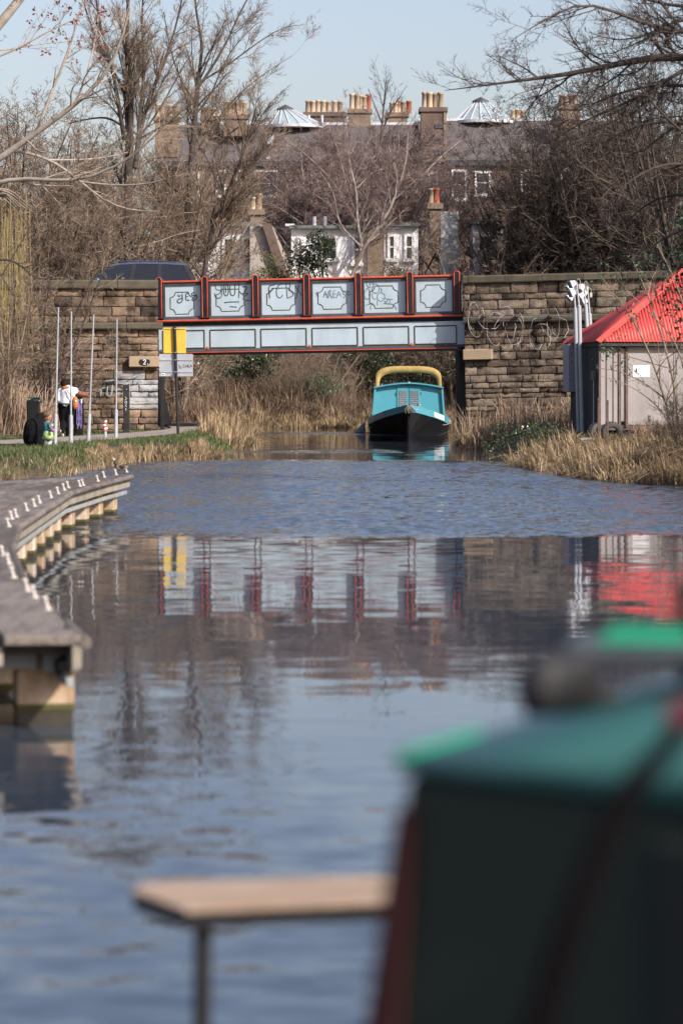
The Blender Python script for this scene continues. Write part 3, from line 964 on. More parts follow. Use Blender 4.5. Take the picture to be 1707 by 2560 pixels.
# ================================================================ THINGS ON THE LEFT BANK
def gz(x, y):
    return float(ground_z(np.array([x]), np.array([y]))[0])

M_GALV = mat('galvanised_steel', (0.38, 0.40, 0.42), (0.30, 0.32, 0.34), 8, 0.45, metal=0.35)
M_GREYP = mat('light_grey_paint', (0.36, 0.38, 0.4), (0.31, 0.33, 0.35), 5, 0.5)
# the corner post under the signs
cp = thing('corner_post', 'tall black square post at the corner of the brown wall', 'post', (-4.68, 78.5, gz(-4.68, 78.5)))
MB().box(-4.73, -4.63, 78.44, 78.54, 0.1, Z(884, 78.5)).build('shaft', M_BLK, cp, 0.008)
MB().box(-4.75, -4.61, 78.42, 78.56, 0.1, 0.42).build('foot', M_BLK, cp, 0.008)
# four slim poles
POLES = [((147, 768), (138, 1117), 1030, 60.4), ((179, 779), (178, 1111), 1031, 61.7), ((235, 786), (221, 1106), 1029, 63.6), ((293, 797), (290.5, 1094), 1018, 68.2)]
ords = ['first', 'second', 'third', 'fourth']
for i, (t, b, yk, D) in enumerate(POLES):
    p0, p1 = P(b[0], b[1], D), P(t[0], t[1], D)
    p0.z = gz(p0.x, p0.y) - 0.05
    pk = p0.lerp(p1, (b[1] - yk) / (b[1] - t[1]))
    o = thing('steel_pole', f'slim grey steel pole on the grass bank, {ords[i]} from the left' + (' and tallest' if i == 0 else ''), 'pole', p0, group='steel poles on the left bank')
    MB().tube([p0, pk], 0.04, 12).build('base_sleeve', M_GREYP, o)
    MB().tube([pk - Vector((0, 0, 0.02)), p1], [0.021, 0.017], 10).build('shaft', M_GALV, o)
    MB().tube([pk - Vector((0, 0, 0.01)), pk + Vector((0, 0, 0.012))], [0.042, 0.03], 12).build('collar', M_GREYP, o)
# the back of two road signs on a black post
D = 73.0
sp = P(442, 1092, D)
sg = thing('sign_post', 'black post carrying the backs of a yellow and a grey sign', 'sign', (sp.x, D, gz(sp.x, D)))
MB().tube([(X(446, D), D, gz(sp.x, D) - 0.1), (X(437, D), D, Z(815, D))], 0.036, 10).build('post', M_BLK, sg)
M_YEL = mat('yellow_sign_paint', (0.62, 0.40, 0.05), (0.56, 0.36, 0.05), 4, 0.5)
M_SIGNG = mat('grey_sign_sheet', (0.33, 0.35, 0.38), (0.39, 0.41, 0.43), 2.5, 0.45, metal=0.2)
ys = MB().box(X(409, D), X(465, D), D + 0.05, D + 0.058, Z(884, D), Z(819, D)).build('yellow_panel', M_YEL, sg, 0.002)
for py in (821.5, 881.5):
    MB().box(X(410, D), X(464.5, D), D + 0.032, D + 0.049, Z(py, D) - 0.014, Z(py, D) + 0.014).build('rail', M_YEL, ys)
gs = MB().box(X(398, D), X(482.5, D), D + 0.05, D + 0.058, Z(941, D), Z(885, D)).build('grey_panel', M_SIGNG, sg, 0.002)
for py in (900, 930):
    MB().box(X(399, D), X(482, D), D + 0.032, D + 0.049, Z(py, D) - 0.012, Z(py, D) + 0.012).build('rail', M_SIGNG, gs)
MB().box(X(404, D), X(413, D), D + 0.045, D + 0.0495, Z(939, D), Z(933, D)).build('sticker', M_WPAINT, gs)
MB().box(X(405.5, D), X(411, D), D + 0.043, D + 0.0445, Z(937.5, D), Z(935.5, D)).build('sticker_print', M_BLK, gs)
for px in (437, 440.5, 443):
    pass
for py in (822, 881, 900, 930):
    MB().tube([(X(436, D), D - 0.03, Z(py, D)), (X(448, D), D - 0.03, Z(py, D))], 0.012, 6).build('clamp', M_GALV, sg)
tagm = MB()
for st in ([(450, 912), (447, 913), (450, 919), (447, 921)], [(454, 914), (448.5, 920), (455, 920)], [(456, 912), (462, 911), (457, 919), (463, 918)], [(465, 913), (465, 918)], [(464, 915), (467, 915)],
           [(469, 911), (469, 919)], [(473, 911), (469, 915), (474, 919)], [(475, 919), (477.5, 911), (480, 918)], [(475, 916), (481, 914)]):
    tagm.ribbon([(X(a, D), Z(b, D)) for a, b in st], 0.012, D + 0.0445)
tagm.build('spray_tag', mat('tag_ink', (0.03, 0.03, 0.035), rough=0.8), gs)
# litter bin with a bag, by the crouching person
def bin_(loc, label, hz, hw=0.14):
    x, y = loc
    z0 = gz(x, y)
    o = thing('litter_bin', label, 'bin', (x, y, z0))
    MB().hexa([(x - hw * .85, y - hw * .85, z0), (x + hw * .85, y - hw * .85, z0), (x + hw * .85, y + hw * .85, z0), (x - hw * .85, y + hw * .85, z0)],
              [(x - hw, y - hw, z0 + hz), (x + hw, y - hw, z0 + hz), (x + hw, y + hw, z0 + hz), (x - hw, y + hw, z0 + hz)]).build('body', mat('bin_plastic', (0.008, 0.009, 0.009), rough=0.6, spec=0.2), o, 0.02)
    return o, z0
x1, y1 = X(84, 67), 67.0
b1, z0 = bin_((x1, y1), 'dark litter bin with a green lid behind the crouching person', Z(1000, 67) - gz(x1, y1), 0.14)
M_BAG = mat('bin_bag', (0.02, 0.022, 0.024), (0.05, 0.055, 0.06), 10, 0.25, 0.8, 25)
MB().ball((x1 + 0.06, y1, z0 + Z(1003, 67) - z0), 0.15, 0.14, 0.07, 12, 8).build('bag_rim', M_BAG, b1)
MB().box(x1 - 0.12, x1 + 0.17, y1 - 0.13, y1 + 0.13, Z(996, 67), Z(992.5, 67)).build('lid', mat('green_plastic', (0.03, 0.075, 0.06), rough=0.4), b1, 0.01)
x2, y2 = X(197, 71.5), 71.5
b2, z0 = bin_((x2, y2), 'black litter bin the leaning woman bends over', Z(1000, 71.5) - gz(x2, y2), 0.12)
MB().ball((x2, y2, Z(985, 71.5)), 0.16, 0.14, 0.12, 12, 8).build('bag_rim', M_BAG, b2)
M_PURP = mat('purple_ribbon', (0.12, 0.085, 0.24), (0.2, 0.15, 0.34), 10, 0.6)
for k in range(9):
    xx = X(193 + k * 1.3, 71.3)
    MB().tube([(xx, 71.36, Z(1000, 71.3)), (xx + 0.02 * math.sin(k), 71.3, Z(1030, 71.3)), (xx + 0.035 * math.sin(k * 2.1), 71.27, Z(1055, 71.3)), (xx + 0.03 * math.cos(k), 71.26, Z(1072 - k % 3 * 4, 71.3))],
              0.008, 5).build('ribbon_strand', M_PURP, b2)
MB().box(X(203, 71.3), X(206, 71.3), 71.3, 71.35, Z(1008, 71.3), Z(998, 71.3)).build('notice', M_WPAINT, b2)
# tarred timber post
x3 = X(317, 75)
tp = thing('timber_post', 'thick tarred timber post against the whitewashed stones', 'post', (x3, 75, gz(x3, 75)))
MB().hexa([(x3 - .07, 74.93, 0.1), (x3 + .085, 74.93, 0.1), (x3 + .085, 75.07, 0.1), (x3 - .07, 75.07, 0.1)],
          [(x3 - .085, 74.93, Z(963, 75)), (x3 + .065, 74.93, Z(963, 75)), (x3 + .065, 75.07, Z(961, 75)), (x3 - .085, 75.07, Z(961, 75))]).build('shaft', mat('tarred_timber', (0.012, 0.012, 0.012), (0.03, 0.027, 0.024), 6, 0.8, 0.6, 20), tp, 0.012)
gm = MB()
for st in ([(314, 992), (318, 996), (314, 1000)], [(314, 1003), (318, 1003), (318, 1008), (314, 1008), (314, 1003)], [(318, 1011), (314, 1014), (318, 1017)], [(316, 1020), (316, 1026)], [(317, 972), (318, 973.5)]):
    gm.ribbon([(X(a, 75), Z(b, 75)) for a, b in st], 0.012, 74.915)
gm.build('chalk_scrawl', M_WPAINT, tp)
# striped marker
xm, ym = X(264, 69), 69.0
zg = gz(xm, ym)
mk = thing('striped_marker', 'short grey stump topped by a red and white striped wrap', 'bollard', (xm, ym, zg))
MB().tube([(xm, ym, zg - 0.05), (xm, ym, Z(1078, 69))], 0.034, 10).build('stump', M_GREYP, mk)
for k in range(6):
    za, zb = Z(1078 - k * 4.4, 69), Z(1078 - (k + 1) * 4.4, 69)
    dx = 0.012 * math.sin(k * 1.7)
    MB().tube([(xm + dx, ym, za), (xm - 0.015 + dx, ym, zb)], [0.055 - 0.004 * k, 0.05 - 0.004 * k], 10).build('stripe', M_WPAINT if k % 2 else mat('tape_red', (0.55, 0.05, 0.04), rough=0.5), mk)

# ---------------------------------------------------------------- people and the duck: bodies fused from tapered limbs, one skin each
def fused(name, prims, mats, parent, voxel=0.016, smooth=4):
    """prims: (p0, p1, r0, r1, material index); one continuous surface"""
    b = MB()
    for p0, p1, r0, r1, _ in prims:
        p0, p1 = Vector(p0), Vector(p1)
        n = 6
        pts, rs = [], []
        ax = (p1 - p0)
        L = ax.length
        if L < 1e-5: ax = Vector((0, 0, 1e-4)); L = 1e-4
        d = ax.normalized()
        for k in range(5):
            a = math.pi / 2 * (1 - k / 4)
            pts.append(p0 - d * r0 * math.sin(a)); rs.append(max(r0 * math.cos(a), r0 * 0.02))
        for k in range(5):
            a = math.pi / 2 * k / 4
            pts.append(p1 + d * r1 * math.sin(a)); rs.append(max(r1 * math.cos(a), r1 * 0.02))
        b.tube(pts, rs, 12)
    off = ORIG.get(parent.name)
    me = bpy.data.meshes.new(name)
    me.from_pydata([tuple(Vector(p) - off) for p in b.v], [], b.f)
    o = bpy.data.objects.new(name + '_src', me)
    COL.objects.link(o)
    md = o.modifiers.new('r', 'REMESH')
    md.mode = 'VOXEL'
    md.voxel_size = voxel
    s = o.modifiers.new('s', 'SMOOTH')
    s.factor = 0.5
    s.iterations = smooth
    dg = bpy.context.evaluated_depsgraph_get()
    me2 = bpy.data.meshes.new_from_object(o.evaluated_get(dg))
    bpy.data.objects.remove(o)
    bpy.data.meshes.remove(me)
    me2.name = name
    me2.materials.clear()
    for m in mats: me2.materials.append(m)
    cen = np.zeros(len(me2.polygons) * 3)
    me2.polygons.foreach_get('center', cen)
    cen = cen.reshape(-1, 3) + np.array(off)[None, :]
    best = np.full(len(cen), 1e9)
    mi = np.zeros(len(cen), np.int32)
    for p0, p1, r0, r1, k in prims:
        a, e = np.array(p0), np.array(p1) - np.array(p0)
        t = np.clip(((cen - a) @ e) / max(e @ e, 1e-9), 0, 1)
        dd = np.linalg.norm(cen - a - t[:, None] * e, axis=1) - (r0 + (r1 - r0) * t)
        u = dd < best
        best[u] = dd[u]
        mi[u] = k
    me2.polygons.foreach_set('material_index', mi)
    me2.polygons.foreach_set('use_smooth', np.ones(len(mi), bool))
    return link(name, me2, parent)

M_SKIN = mat('skin', (0.42, 0.25, 0.18), (0.37, 0.21, 0.15), 10, 0.7, spec=0.2)
M_WSHIRT = mat('white_cotton', (0.72, 0.72, 0.76), (0.64, 0.64, 0.68), 12, 0.9, 0.5, 18)
M_BLKCLOTH = mat('black_cloth', (0.006, 0.006, 0.007), (0.01, 0.01, 0.011), 12, 0.95, 0.4, 20, spec=0.08)
M_HAIRD = mat('dark_brown_hair', (0.012, 0.008, 0.006), (0.022, 0.014, 0.01), 30, 0.8, 0.6, 60, spec=0.08)
M_HAIRL = mat('fair_brown_hair', (0.15, 0.1, 0.065), (0.07, 0.05, 0.038), 24, 0.8, 0.6, 60, spec=0.1)
M_BROWNSL = mat('brown_sleeve', (0.16, 0.065, 0.035), (0.2, 0.085, 0.045), 12, 0.9, 0.4)
M_ORANGE = mat('tan_orange_cloth', (0.42, 0.15, 0.045), (0.34, 0.12, 0.04), 10, 0.8, 0.3)
M_TEAL = mat('teal_knit', (0.02, 0.09, 0.115), (0.03, 0.12, 0.145), 12, 0.9, 0.4)
M_WHITESHOE = mat('white_shoe', (0.68, 0.6, 0.55), rough=0.7)

D = 70.0
w = thing('person', 'woman in a white top and black trousers bending over the bin', 'person', (X(168, D), D, gz(X(168, D), D)))
def q(px, py, dd=0): return P(px, py, D + dd)
fused('body', [
    (q(166, 1006), q(170, 982), 0.165, 0.185, 1), (q(153, 979), q(187, 977), 0.085, 0.09, 1), (q(151, 980), q(149, 1000, -.05), 0.075, 0.06, 1), (q(149, 1000, -.05), q(160, 1008, .3), 0.05, 0.04, 1),
    (q(188, 978), q(200, 984, .1), 0.07, 0.06, 3), (q(200, 984, .1), q(217, 987, .25), 0.062, 0.055, 3), (q(217, 987, .25), q(221, 990, .3), 0.035, 0.03, 0),
    (q(168, 972, .05), q(165, 966, .1), 0.055, 0.05, 0), (q(164, 962, .12), q(164, 958, .12), 0.095, 0.09, 0), (q(164, 962, .22), q(164, 963, .235), 0.02, 0.015, 0),
    (q(160, 1014), q(159, 1052, .06), 0.145, 0.095, 2), (q(159, 1052, .06), q(157, 1077, -.22), 0.085, 0.06, 2), (q(175, 1014), q(174, 1054), 0.145, 0.1, 2), (q(174, 1054), q(172, 1089), 0.095, 0.07, 2),
    (q(153.5, 1078, -.24), q(157, 1090, -.12), 0.04, 0.042, 4), (q(171, 1091), q(173, 1093, .16), 0.042, 0.035, 4),
], [M_SKIN, M_WSHIRT, M_BLKCLOTH, M_BROWNSL, M_WHITESHOE], w)
MB().ball(q(164, 958.5, .08), 0.112, 0.11, 0.118, 14, 10).build('hair', M_HAIRD, w)
MB().ball(q(162, 966, -.02), 0.07, 0.06, 0.1, 10, 8).build('hair', M_HAIRD, w)
MB().tube([(q(157, 975, -.06)), (q(160, 969, -.13)), (q(168, 968, -.14)), (q(176, 972, -.06)), (q(172, 974, .1)), (q(162, 974, .1))], 0.036, 8, closed=True).build('scarf', M_ORANGE, w)
MB().tube([q(150, 1007, -.1), q(158, 1009.5, -.2), q(168, 1010, -.21), q(181, 1008, -.13)], 0.022, 8).build('belt', mat('belt_grey', (0.09, 0.09, 0.1), rough=0.5), w)
bag = thing('shoulder_bag', 'tan orange shoulder bag on the bending woman', 'bag', q(189, 1022, -.2))
MB().ball(q(188.5, 1007, -.2), 0.075, 0.075, 0.155, 12, 10).build('pouch', M_ORANGE, bag)
MB().tube([q(186, 996, -.22), q(176, 985, -.24), q(166, 974, -.2)], 0.012, 6).build('strap', M_ORANGE, bag)
MB().ball(q(190, 1003, -.285), 0.018, 0.01, 0.025).build('badge', M_WPAINT, bag)

D = 61.0
cr = thing('person', 'person in black crouching with back turned beside the small child', 'person', (X(92, D), D, gz(X(92, D), D)))
fused('body', [
    (q(82, 1093), q(86, 1070), 0.2, 0.21, 0), (q(86, 1070), q(97, 1056, .1), 0.2, 0.14, 0), (q(80, 1100), q(90, 1102), 0.17, 0.17, 0), (q(84, 1100), q(104, 1092, .2), 0.13, 0.1, 0), (q(104, 1092, .2), q(101, 1112, .1), 0.09, 0.065, 0),
    (q(90, 1103, .1), q(108, 1098, .3), 0.12, 0.09, 0), (q(108, 1098, .3), q(106, 1112, .25), 0.085, 0.06, 0), (q(101, 1112, .1), q(107, 1114, .2), 0.05, 0.045, 0), (q(106, 1112, .25), q(112, 1113, .35), 0.05, 0.045, 0),
    (q(97, 1058, .1), q(104, 1050, .2), 0.06, 0.055, 1), (q(105, 1046, .25), q(106, 1043, .25), 0.095, 0.09, 1),
    (q(95, 1064, -.05), q(108, 1078, .05), 0.075, 0.055, 0), (q(108, 1078, .05), q(121, 1074, .15), 0.05, 0.04, 0), (q(121, 1074, .15), q(124, 1073, .16), 0.032, 0.028, 1),
], [M_BLKCLOTH, M_SKIN], cr)
MB().ball(q(104.5, 1044.5, .2), 0.112, 0.11, 0.115, 12, 9).build('hair', M_HAIRD, cr)

D = 60.3
ch = thing('person', 'small fair haired child in a teal top and yellow green skirt', 'person', (X(121, D), D, gz(X(121, D), D)))
fused('body', [
    (q(119, 1062), q(120, 1076), 0.075, 0.085, 1), (q(115, 1060, -.03), q(117, 1070, -.04), 0.045, 0.04, 1), (q(124, 1062, -.06), q(127, 1068, -.1), 0.042, 0.036, 1),
    (q(127, 1068, -.1), q(132, 1062, -.14), 0.034, 0.028, 2), (q(132, 1062, -.14), q(133, 1060, -.15), 0.022, 0.02, 0), (q(118, 1071, -.04), q(128, 1076, -.1), 0.036, 0.03, 1), (q(128, 1076, -.1), q(131, 1076, -.12), 0.024, 0.02, 0),
    (q(119.5, 1056), q(119, 1052), 0.042, 0.04, 0), (q(119, 1042), q(119, 1038), 0.09, 0.088, 0), (q(127, 1042, -.05), q(128.5, 1043, -.055), 0.018, 0.014, 0), (q(126, 1048, -.03), q(127, 1048.5, -.03), 0.016, 0.012, 0),
    (q(117, 1096), q(117, 1110), 0.042, 0.036, 2), (q(126, 1096), q(125, 1112), 0.042, 0.034, 2), (q(116, 1113), q(120, 1115, -.08), 0.034, 0.03, 3), (q(124, 1115), q(129, 1116, -.06), 0.034, 0.03, 3),
    (q(120, 1078), q(121, 1092), 0.08, 0.09, 1),
], [M_SKIN, M_TEAL, M_WSHIRT, mat('teal_shoe', (0.06, 0.12, 0.15), rough=0.7)], ch, 0.011)
hb = MB().ball(q(117.0, 1036.5, .0), 0.1, 0.112, 0.095, 12, 9)
hb.ball(q(112, 1047, .03), 0.06, 0.08, 0.09, 10, 8)
hb.ball(q(111, 1054, .03), 0.045, 0.055, 0.05, 8, 6)
hb.build('hair', M_HAIRL, ch)
sk = MB().lathe([(0.085, 0.17), (0.1, 0.1), (0.125, 0.0), (0.118, 0.002)], q(121, 1098), 14).build('skirt', mat('yellow_green_print', (0.16, 0.42, 0.3), (0.55, 0.52, 0.12), 28, 0.9, lo=0.48, hi=0.52, detail=1), ch)
MB().ball(q(125.5, 1042.5, -.085), 0.009).build('eye', M_BLK, ch)
MB().ball(q(121.5, 1044, -.09), 0.014, 0.01, 0.02).build('ear', M_SKIN, ch)
tb = thing('toy_ball', 'small orange and purple toy held by the child', 'toy', q(132, 1077, -.15))
MB().ball(q(133, 1076, -.16), 0.04).build('ball', mat('toy_orange', (0.5, 0.16, 0.06), (0.25, 0.1, 0.3), 9, 0.5, lo=0.45, hi=0.55), tb)

# ---------------------------------------------------------------- the pier
EDGE = [(-1.31, 15.37), (-2.04, 19.36), (-2.55, 23.2), (-2.885, 26.8), (-3.11, 34.66), (-2.96, 37.9), (-2.81, 40.2)]
INNER = [(-3.9, 15.05), (-4.6, 18.7), (-5.05, 22.7), (-5.35, 27.0), (-5.2, 33.6), (-4.75, 36.2), (-4.27, 37.6)]
DZ = 0.5
pier = thing('timber_pier', 'long grey timber landing pier curving along the left of the canal', 'pier', (EDGE[0][0], EDGE[0][1], 0))
M_PLANK = mat('weathered_plank', (0.075, 0.061, 0.051), (0.19, 0.16, 0.138), 3.0, 0.8, 0.8, 8, stretch=(7, 0.6, 7), rand=0.35, detail=8)
M_BEAM = mat('weathered_beam', (0.2, 0.17, 0.13), (0.3, 0.27, 0.215), 3.0, 0.9, 0.6, 8, rand=0.2)
M_PILE = mat('stained_concrete', (0.5, 0.4, 0.3), (0.3, 0.19, 0.1), 4.0, 0.9, 0.5, 16, c3=(0.5, 0.43, 0.34), lo=0.3, hi=0.62, detail=8, rand=0.15, stretch=(1, 1, .45))
M_ALGAE = mat('algae_band', (0.09, 0.085, 0.02), (0.05, 0.05, 0.015), 8, 0.9, 0.5)
M_WET = mat('wet_concrete', (0.03, 0.026, 0.018), (0.05, 0.042, 0.028), 8, 0.4)
M_WALER = mat('pale_waler', (0.3, 0.31, 0.3), (0.24, 0.24, 0.22), 4, 0.7, 0.3)
nb = 6
for i in range(len(EDGE) - 1):
    e0, e1, n0, n1 = [Vector((*p, 0)) for p in (EDGE[i], EDGE[i + 1], INNER[i], INNER[i + 1])]
    for k in range(nb):
        a, b = k / nb, (k + 1) / nb
        g = 0.008
        dz = random.uniform(-0.006, 0.006)
        c = [e0.lerp(n0, b - g), e0.lerp(n0, a + g), e1.lerp(n1, a + g), e1.lerp(n1, b - g)]
        s = (e1 - e0).normalized() * 0.006
        c = [c[0] + s, c[1] + s, c[2] - s, c[3] - s]
        MB().hexa([Vector((p.x, p.y, DZ - 0.05 + dz)) for p in c], [Vector((p.x, p.y, DZ + dz)) for p in c]).build('plank', M_PLANK, pier, 0.006)
    # fascia beam, rounded rubbing strake and lower waler along the water side
    d = (e1 - e0)
    nrm = Vector((d.y, -d.x, 0)).normalized()
    f0, f1 = e0 - nrm * 0.07, e1 - nrm * 0.07
    MB().hexa([Vector((f0.x, f0.y, DZ - .17)), Vector((f0.x, f0.y, DZ - .17)) + nrm * .05, Vector((f1.x, f1.y, DZ - .17)) + nrm * .05, Vector((f1.x, f1.y, DZ - .17))],
              [Vector((f0.x, f0.y, DZ - .053)), Vector((f0.x, f0.y, DZ - .053)) + nrm * .05, Vector((f1.x, f1.y, DZ - .053)) + nrm * .05, Vector((f1.x, f1.y, DZ - .053))]).build('fascia_beam', M_BEAM, pier, 0.006)
    MB().tube([e0 + Vector((0, 0, DZ - 0.035)), e1 + Vector((0, 0, DZ - 0.035))], 0.036, 8).build('rubbing_strake', M_PLANK, pier)
    h0, h1 = e0 - nrm * 0.1, e1 - nrm * 0.1
    MB().hexa([Vector((h0.x, h0.y, .235)), Vector((h0.x, h0.y, .235)) + nrm * .04, Vector((h1.x, h1.y, .235)) + nrm * .04, Vector((h1.x, h1.y, .235))],
              [Vector((h0.x, h0.y, .285)), Vector((h0.x, h0.y, .285)) + nrm * .04, Vector((h1.x, h1.y, .285)) + nrm * .04, Vector((h1.x, h1.y, .285))]).build('waler', M_WALER, pier, 0.004)
# near end beam and joists
e0, n0 = Vector((*EDGE[0], 0)), Vector((*INNER[0], 0))
ex = (n0 - e0).normalized()
ey = Vector((-ex.y, ex.x, 0))
if ey.y < 0: ey = -ey
def pier_box(name, a0, a1, b0, b1, z0, z1, m, bev=0.006):
    c = [e0 + ex * a1 + ey * b0, e0 + ex * a0 + ey * b0, e0 + ex * a0 + ey * b1, e0 + ex * a1 + ey * b1]
    return MB().hexa([p + Vector((0, 0, z0)) for p in c], [p + Vector((0, 0, z1)) for p in c]).build(name, m, pier, bev)
pier_box('end_bracket', 0.02, 0.21, 0.33, 0.395, 0.285, 0.44, M_WALER)
pier_box('end_beam', 0.24, 2.5, 0.335, 0.395, 0.3, 0.385, M_WALER)
pier_box('joist', 0.42, 0.5, 0.06, 3.4, 0.34, 0.445, M_BEAM)
pier_box('joist', 1.2, 1.28, 0.06, 3.4, 0.34, 0.445, M_BEAM)
pier_box('cross_bearer', 0.02, 2.5, 0.1, 0.3, 0.4, 0.448, mat('dark_bearer', (0.03, 0.026, 0.02), (0.05, 0.04, 0.03), 5, 0.9))
MB().lathe([(0.05, 0), (0.05, 0.05), (0.03, 0.06)], e0 + ex * 0.1 + ey * 0.33 + Vector((0, 0, 0.32)), 10, Matrix.Rotation(math.radians(90), 3, 'X')).build('bolt_head', M_BLK, pier)
# piles with algae and wet feet
def along(s):
    pl = np.array([(x, y, 0) for x, y in EDGE])
    dd = np.r_[0, np.cumsum(np.linalg.norm(np.diff(pl, axis=0), axis=1))]
    p = np.array([np.interp(s, dd, pl[:, i]) for i in range(3)])
    p2 = np.array([np.interp(min(s + 0.3, dd[-1]), dd, pl[:, i]) for i in range(3)])
    p1 = np.array([np.interp(max(s - 0.3, 0), dd, pl[:, i]) for i in range(3)])
    t = Vector(p2 - p1).normalized()
    return Vector(p), t, dd[-1]
_, _, LEN = along(0)
s_list = [0.56] + list(np.arange(2.1, LEN - 0.1, 1.3))
for k, s in enumerate(s_list):
    p, t, _ = along(s)
    nrm = Vector((t.y, -t.x, 0))
    hw = 0.15 if k == 0 else 0.165
    c = p - nrm * (hw + (0.02 if k == 0 else 0.105))
    def sq(f, z):
        return [c + (-nrm - t) * hw * f + Vector((0, 0, z)), c + (nrm - t) * hw * f + Vector((0, 0, z)), c + (nrm + t) * hw * f + Vector((0, 0, z)), c + (-nrm + t) * hw * f + Vector((0, 0, z))]
    zw = 0.1 if k == 0 else 0.055
    pl = MB().hexa(sq(1, zw), sq(1, 0.445)).build('pile', M_PILE, pier, 0.012)
    MB().hexa(sq(1.012, zw - .025), sq(1.006, zw + .012)).build('algae_band', M_ALGAE, pl, 0.004)
    MB().hexa(sq(0.97, -0.8), sq(0.97, zw - .01)).build('wet_foot', M_WET, pl)
# hidden inner row of piles so the deck is carried on both sides
for i in range(0, 7):
    x, y = INNER[i]
    MB().box(x + 0.1, x + 0.3, y + 0.15, y + 0.35, -0.9, 0.447).build('pile', M_WET, pier)
MB().box(-4.3, -2.95, 39.9, 39.98, 0.1, 0.44).build('end_board', M_BEAM, pier) if False else None
# mooring pegs
PEG_PX = [(1385, 355), (1270, 385), (1140, 410), (1105, 455), (988, 500), (885, 510), (750, 525), (705, 550), (640, 590), (562, 635), (440, 690), (382, 728), (300, 775), (186, 845), (136, 868), (104, 950)]
pegs = [(x * 0.2296, 1100 + y * 0.2296) for x, y in PEG_PX] + [(10, 1392), (24, 1412), (36, 1447), (75, 1480), (96, 1497), (125, 1527), (170, 1573)]
num = ['first', 'second', 'third', 'fourth', 'fifth', 'sixth', 'seventh', 'eighth', 'ninth', 'tenth', 'eleventh', 'twelfth', 'thirteenth', 'fourteenth', 'fifteenth', 'sixteenth',
       'seventeenth', 'eighteenth', 'nineteenth', 'twentieth', 'twenty first', 'twenty second', 'last']
M_PEGW = mat('flaking_white_paint', (0.6, 0.55, 0.5), (0.4, 0.35, 0.3), 40, 0.7)
for i, (px, py) in enumerate(pegs):
    D = (CH - DZ) * F / (py - HY)
    p = P(px, py, D)
    # keep the peg on the deck, just inside the rubbing strake
    best = min((Vector((*along(s)[0].xy, 0)) - Vector((p.x, p.y, 0))).length for s in (0,))
    lean = Vector((-0.02, 0.008, 0.062))
    x_edge = np.interp(p.y, [e[1] for e in EDGE], [e[0] for e in EDGE])
    p.x = min(p.x, x_edge - 0.05)
    p.z = DZ + 0.004
    m_ = M_BLK if i == len(pegs) - 1 else M_PEGW
    o = thing('mooring_peg', f'{num[i]} small mooring peg counted from the far end of the pier' + (', dark and nearest' if m_ is M_BLK else ', white'), 'peg', p, group='mooring pegs on the pier')
    MB().tube([p, p + Vector((0, 0, 0.012))], [0.024, 0.017], 10).build('foot', m_, o)
    MB().tube([p + Vector((0, 0, 0.008)), p + lean], [0.0095, 0.0095], 8).build('stem', m_, o)
    MB().ball(p + lean * 1.08, 0.02, 0.02, 0.013, 10, 6).build('cap', m_, o)
# the duck on the pier end
D = 40.0
dk = thing('duck', 'brown duck with a pale cheek standing on the far pier end', 'duck', (X(305, D), D - 0.1, DZ))
def q(px, py, dd=0): return P(px, py, D + dd - 0.1)
M_DUCK = mat('brown_feathers', (0.14, 0.095, 0.065), (0.22, 0.165, 0.12), 30, 0.9)
M_DUCKD = mat('dark_feathers', (0.025, 0.018, 0.014), rough=0.8)
M_DUCKP = mat('pale_cheek', (0.42, 0.34, 0.28), rough=0.8)
fused('body', [(q(296, 1169), q(311, 1170, .03), 0.036, 0.032, 0), (q(311, 1170, .03), q(321, 1166, .05), 0.028, 0.008, 0), (q(292, 1166), q(287, 1156), 0.024, 0.017, 1), (q(287, 1156), q(285, 1150), 0.017, 0.018, 1),
               (q(285, 1149), q(284, 1148), 0.022, 0.021, 2), (q(284, 1149), q(281, 1150), 0.008, 0.003, 1), (q(300, 1174), q(300, 1183), 0.004, 0.004, 1), (q(312, 1174, .02), q(313, 1183, .02), 0.004, 0.004, 1),
               (q(300, 1183.5), q(297, 1184), 0.005, 0.005, 1), (q(313, 1183.5, .02), q(310, 1184, .02), 0.005, 0.005, 1)], [M_DUCK, M_DUCKD, M_DUCKP], dk, 0.0032, 2)
MB().ball(q(304, 1167, -.02), 0.055, 0.02, 0.02, 10, 6).build('wing', M_DUCKD, dk)
# ================================================================ THE TURQUOISE BOAT UNDER THE BRIDGE
BX, BY = 2.04, 91.0
boat = thing('canal_boat', 'turquoise canal boat with black bow and yellow hood coming under the bridge', 'boat', (BX, BY, 0), (0, 0, math.radians(-1.2)))
M_TURQ = mat('turquoise_paint', (0.075, 0.285, 0.34), (0.068, 0.265, 0.32), 1.5, 0.35, coat=0.2)
M_HULL = mat('black_hull', (0.006, 0.006, 0.007), (0.011, 0.01, 0.01), 3, 0.6, spec=0.2)
M_YHOOD = mat('yellow_canvas', (0.38, 0.265, 0.095), (0.28, 0.185, 0.06), 2.5, 0.85, 0.4, 6)
M_PLATE = mat('chequer_plate', (0.2, 0.19, 0.21), (0.15, 0.14, 0.16), 10, 0.4, metal=0.5)
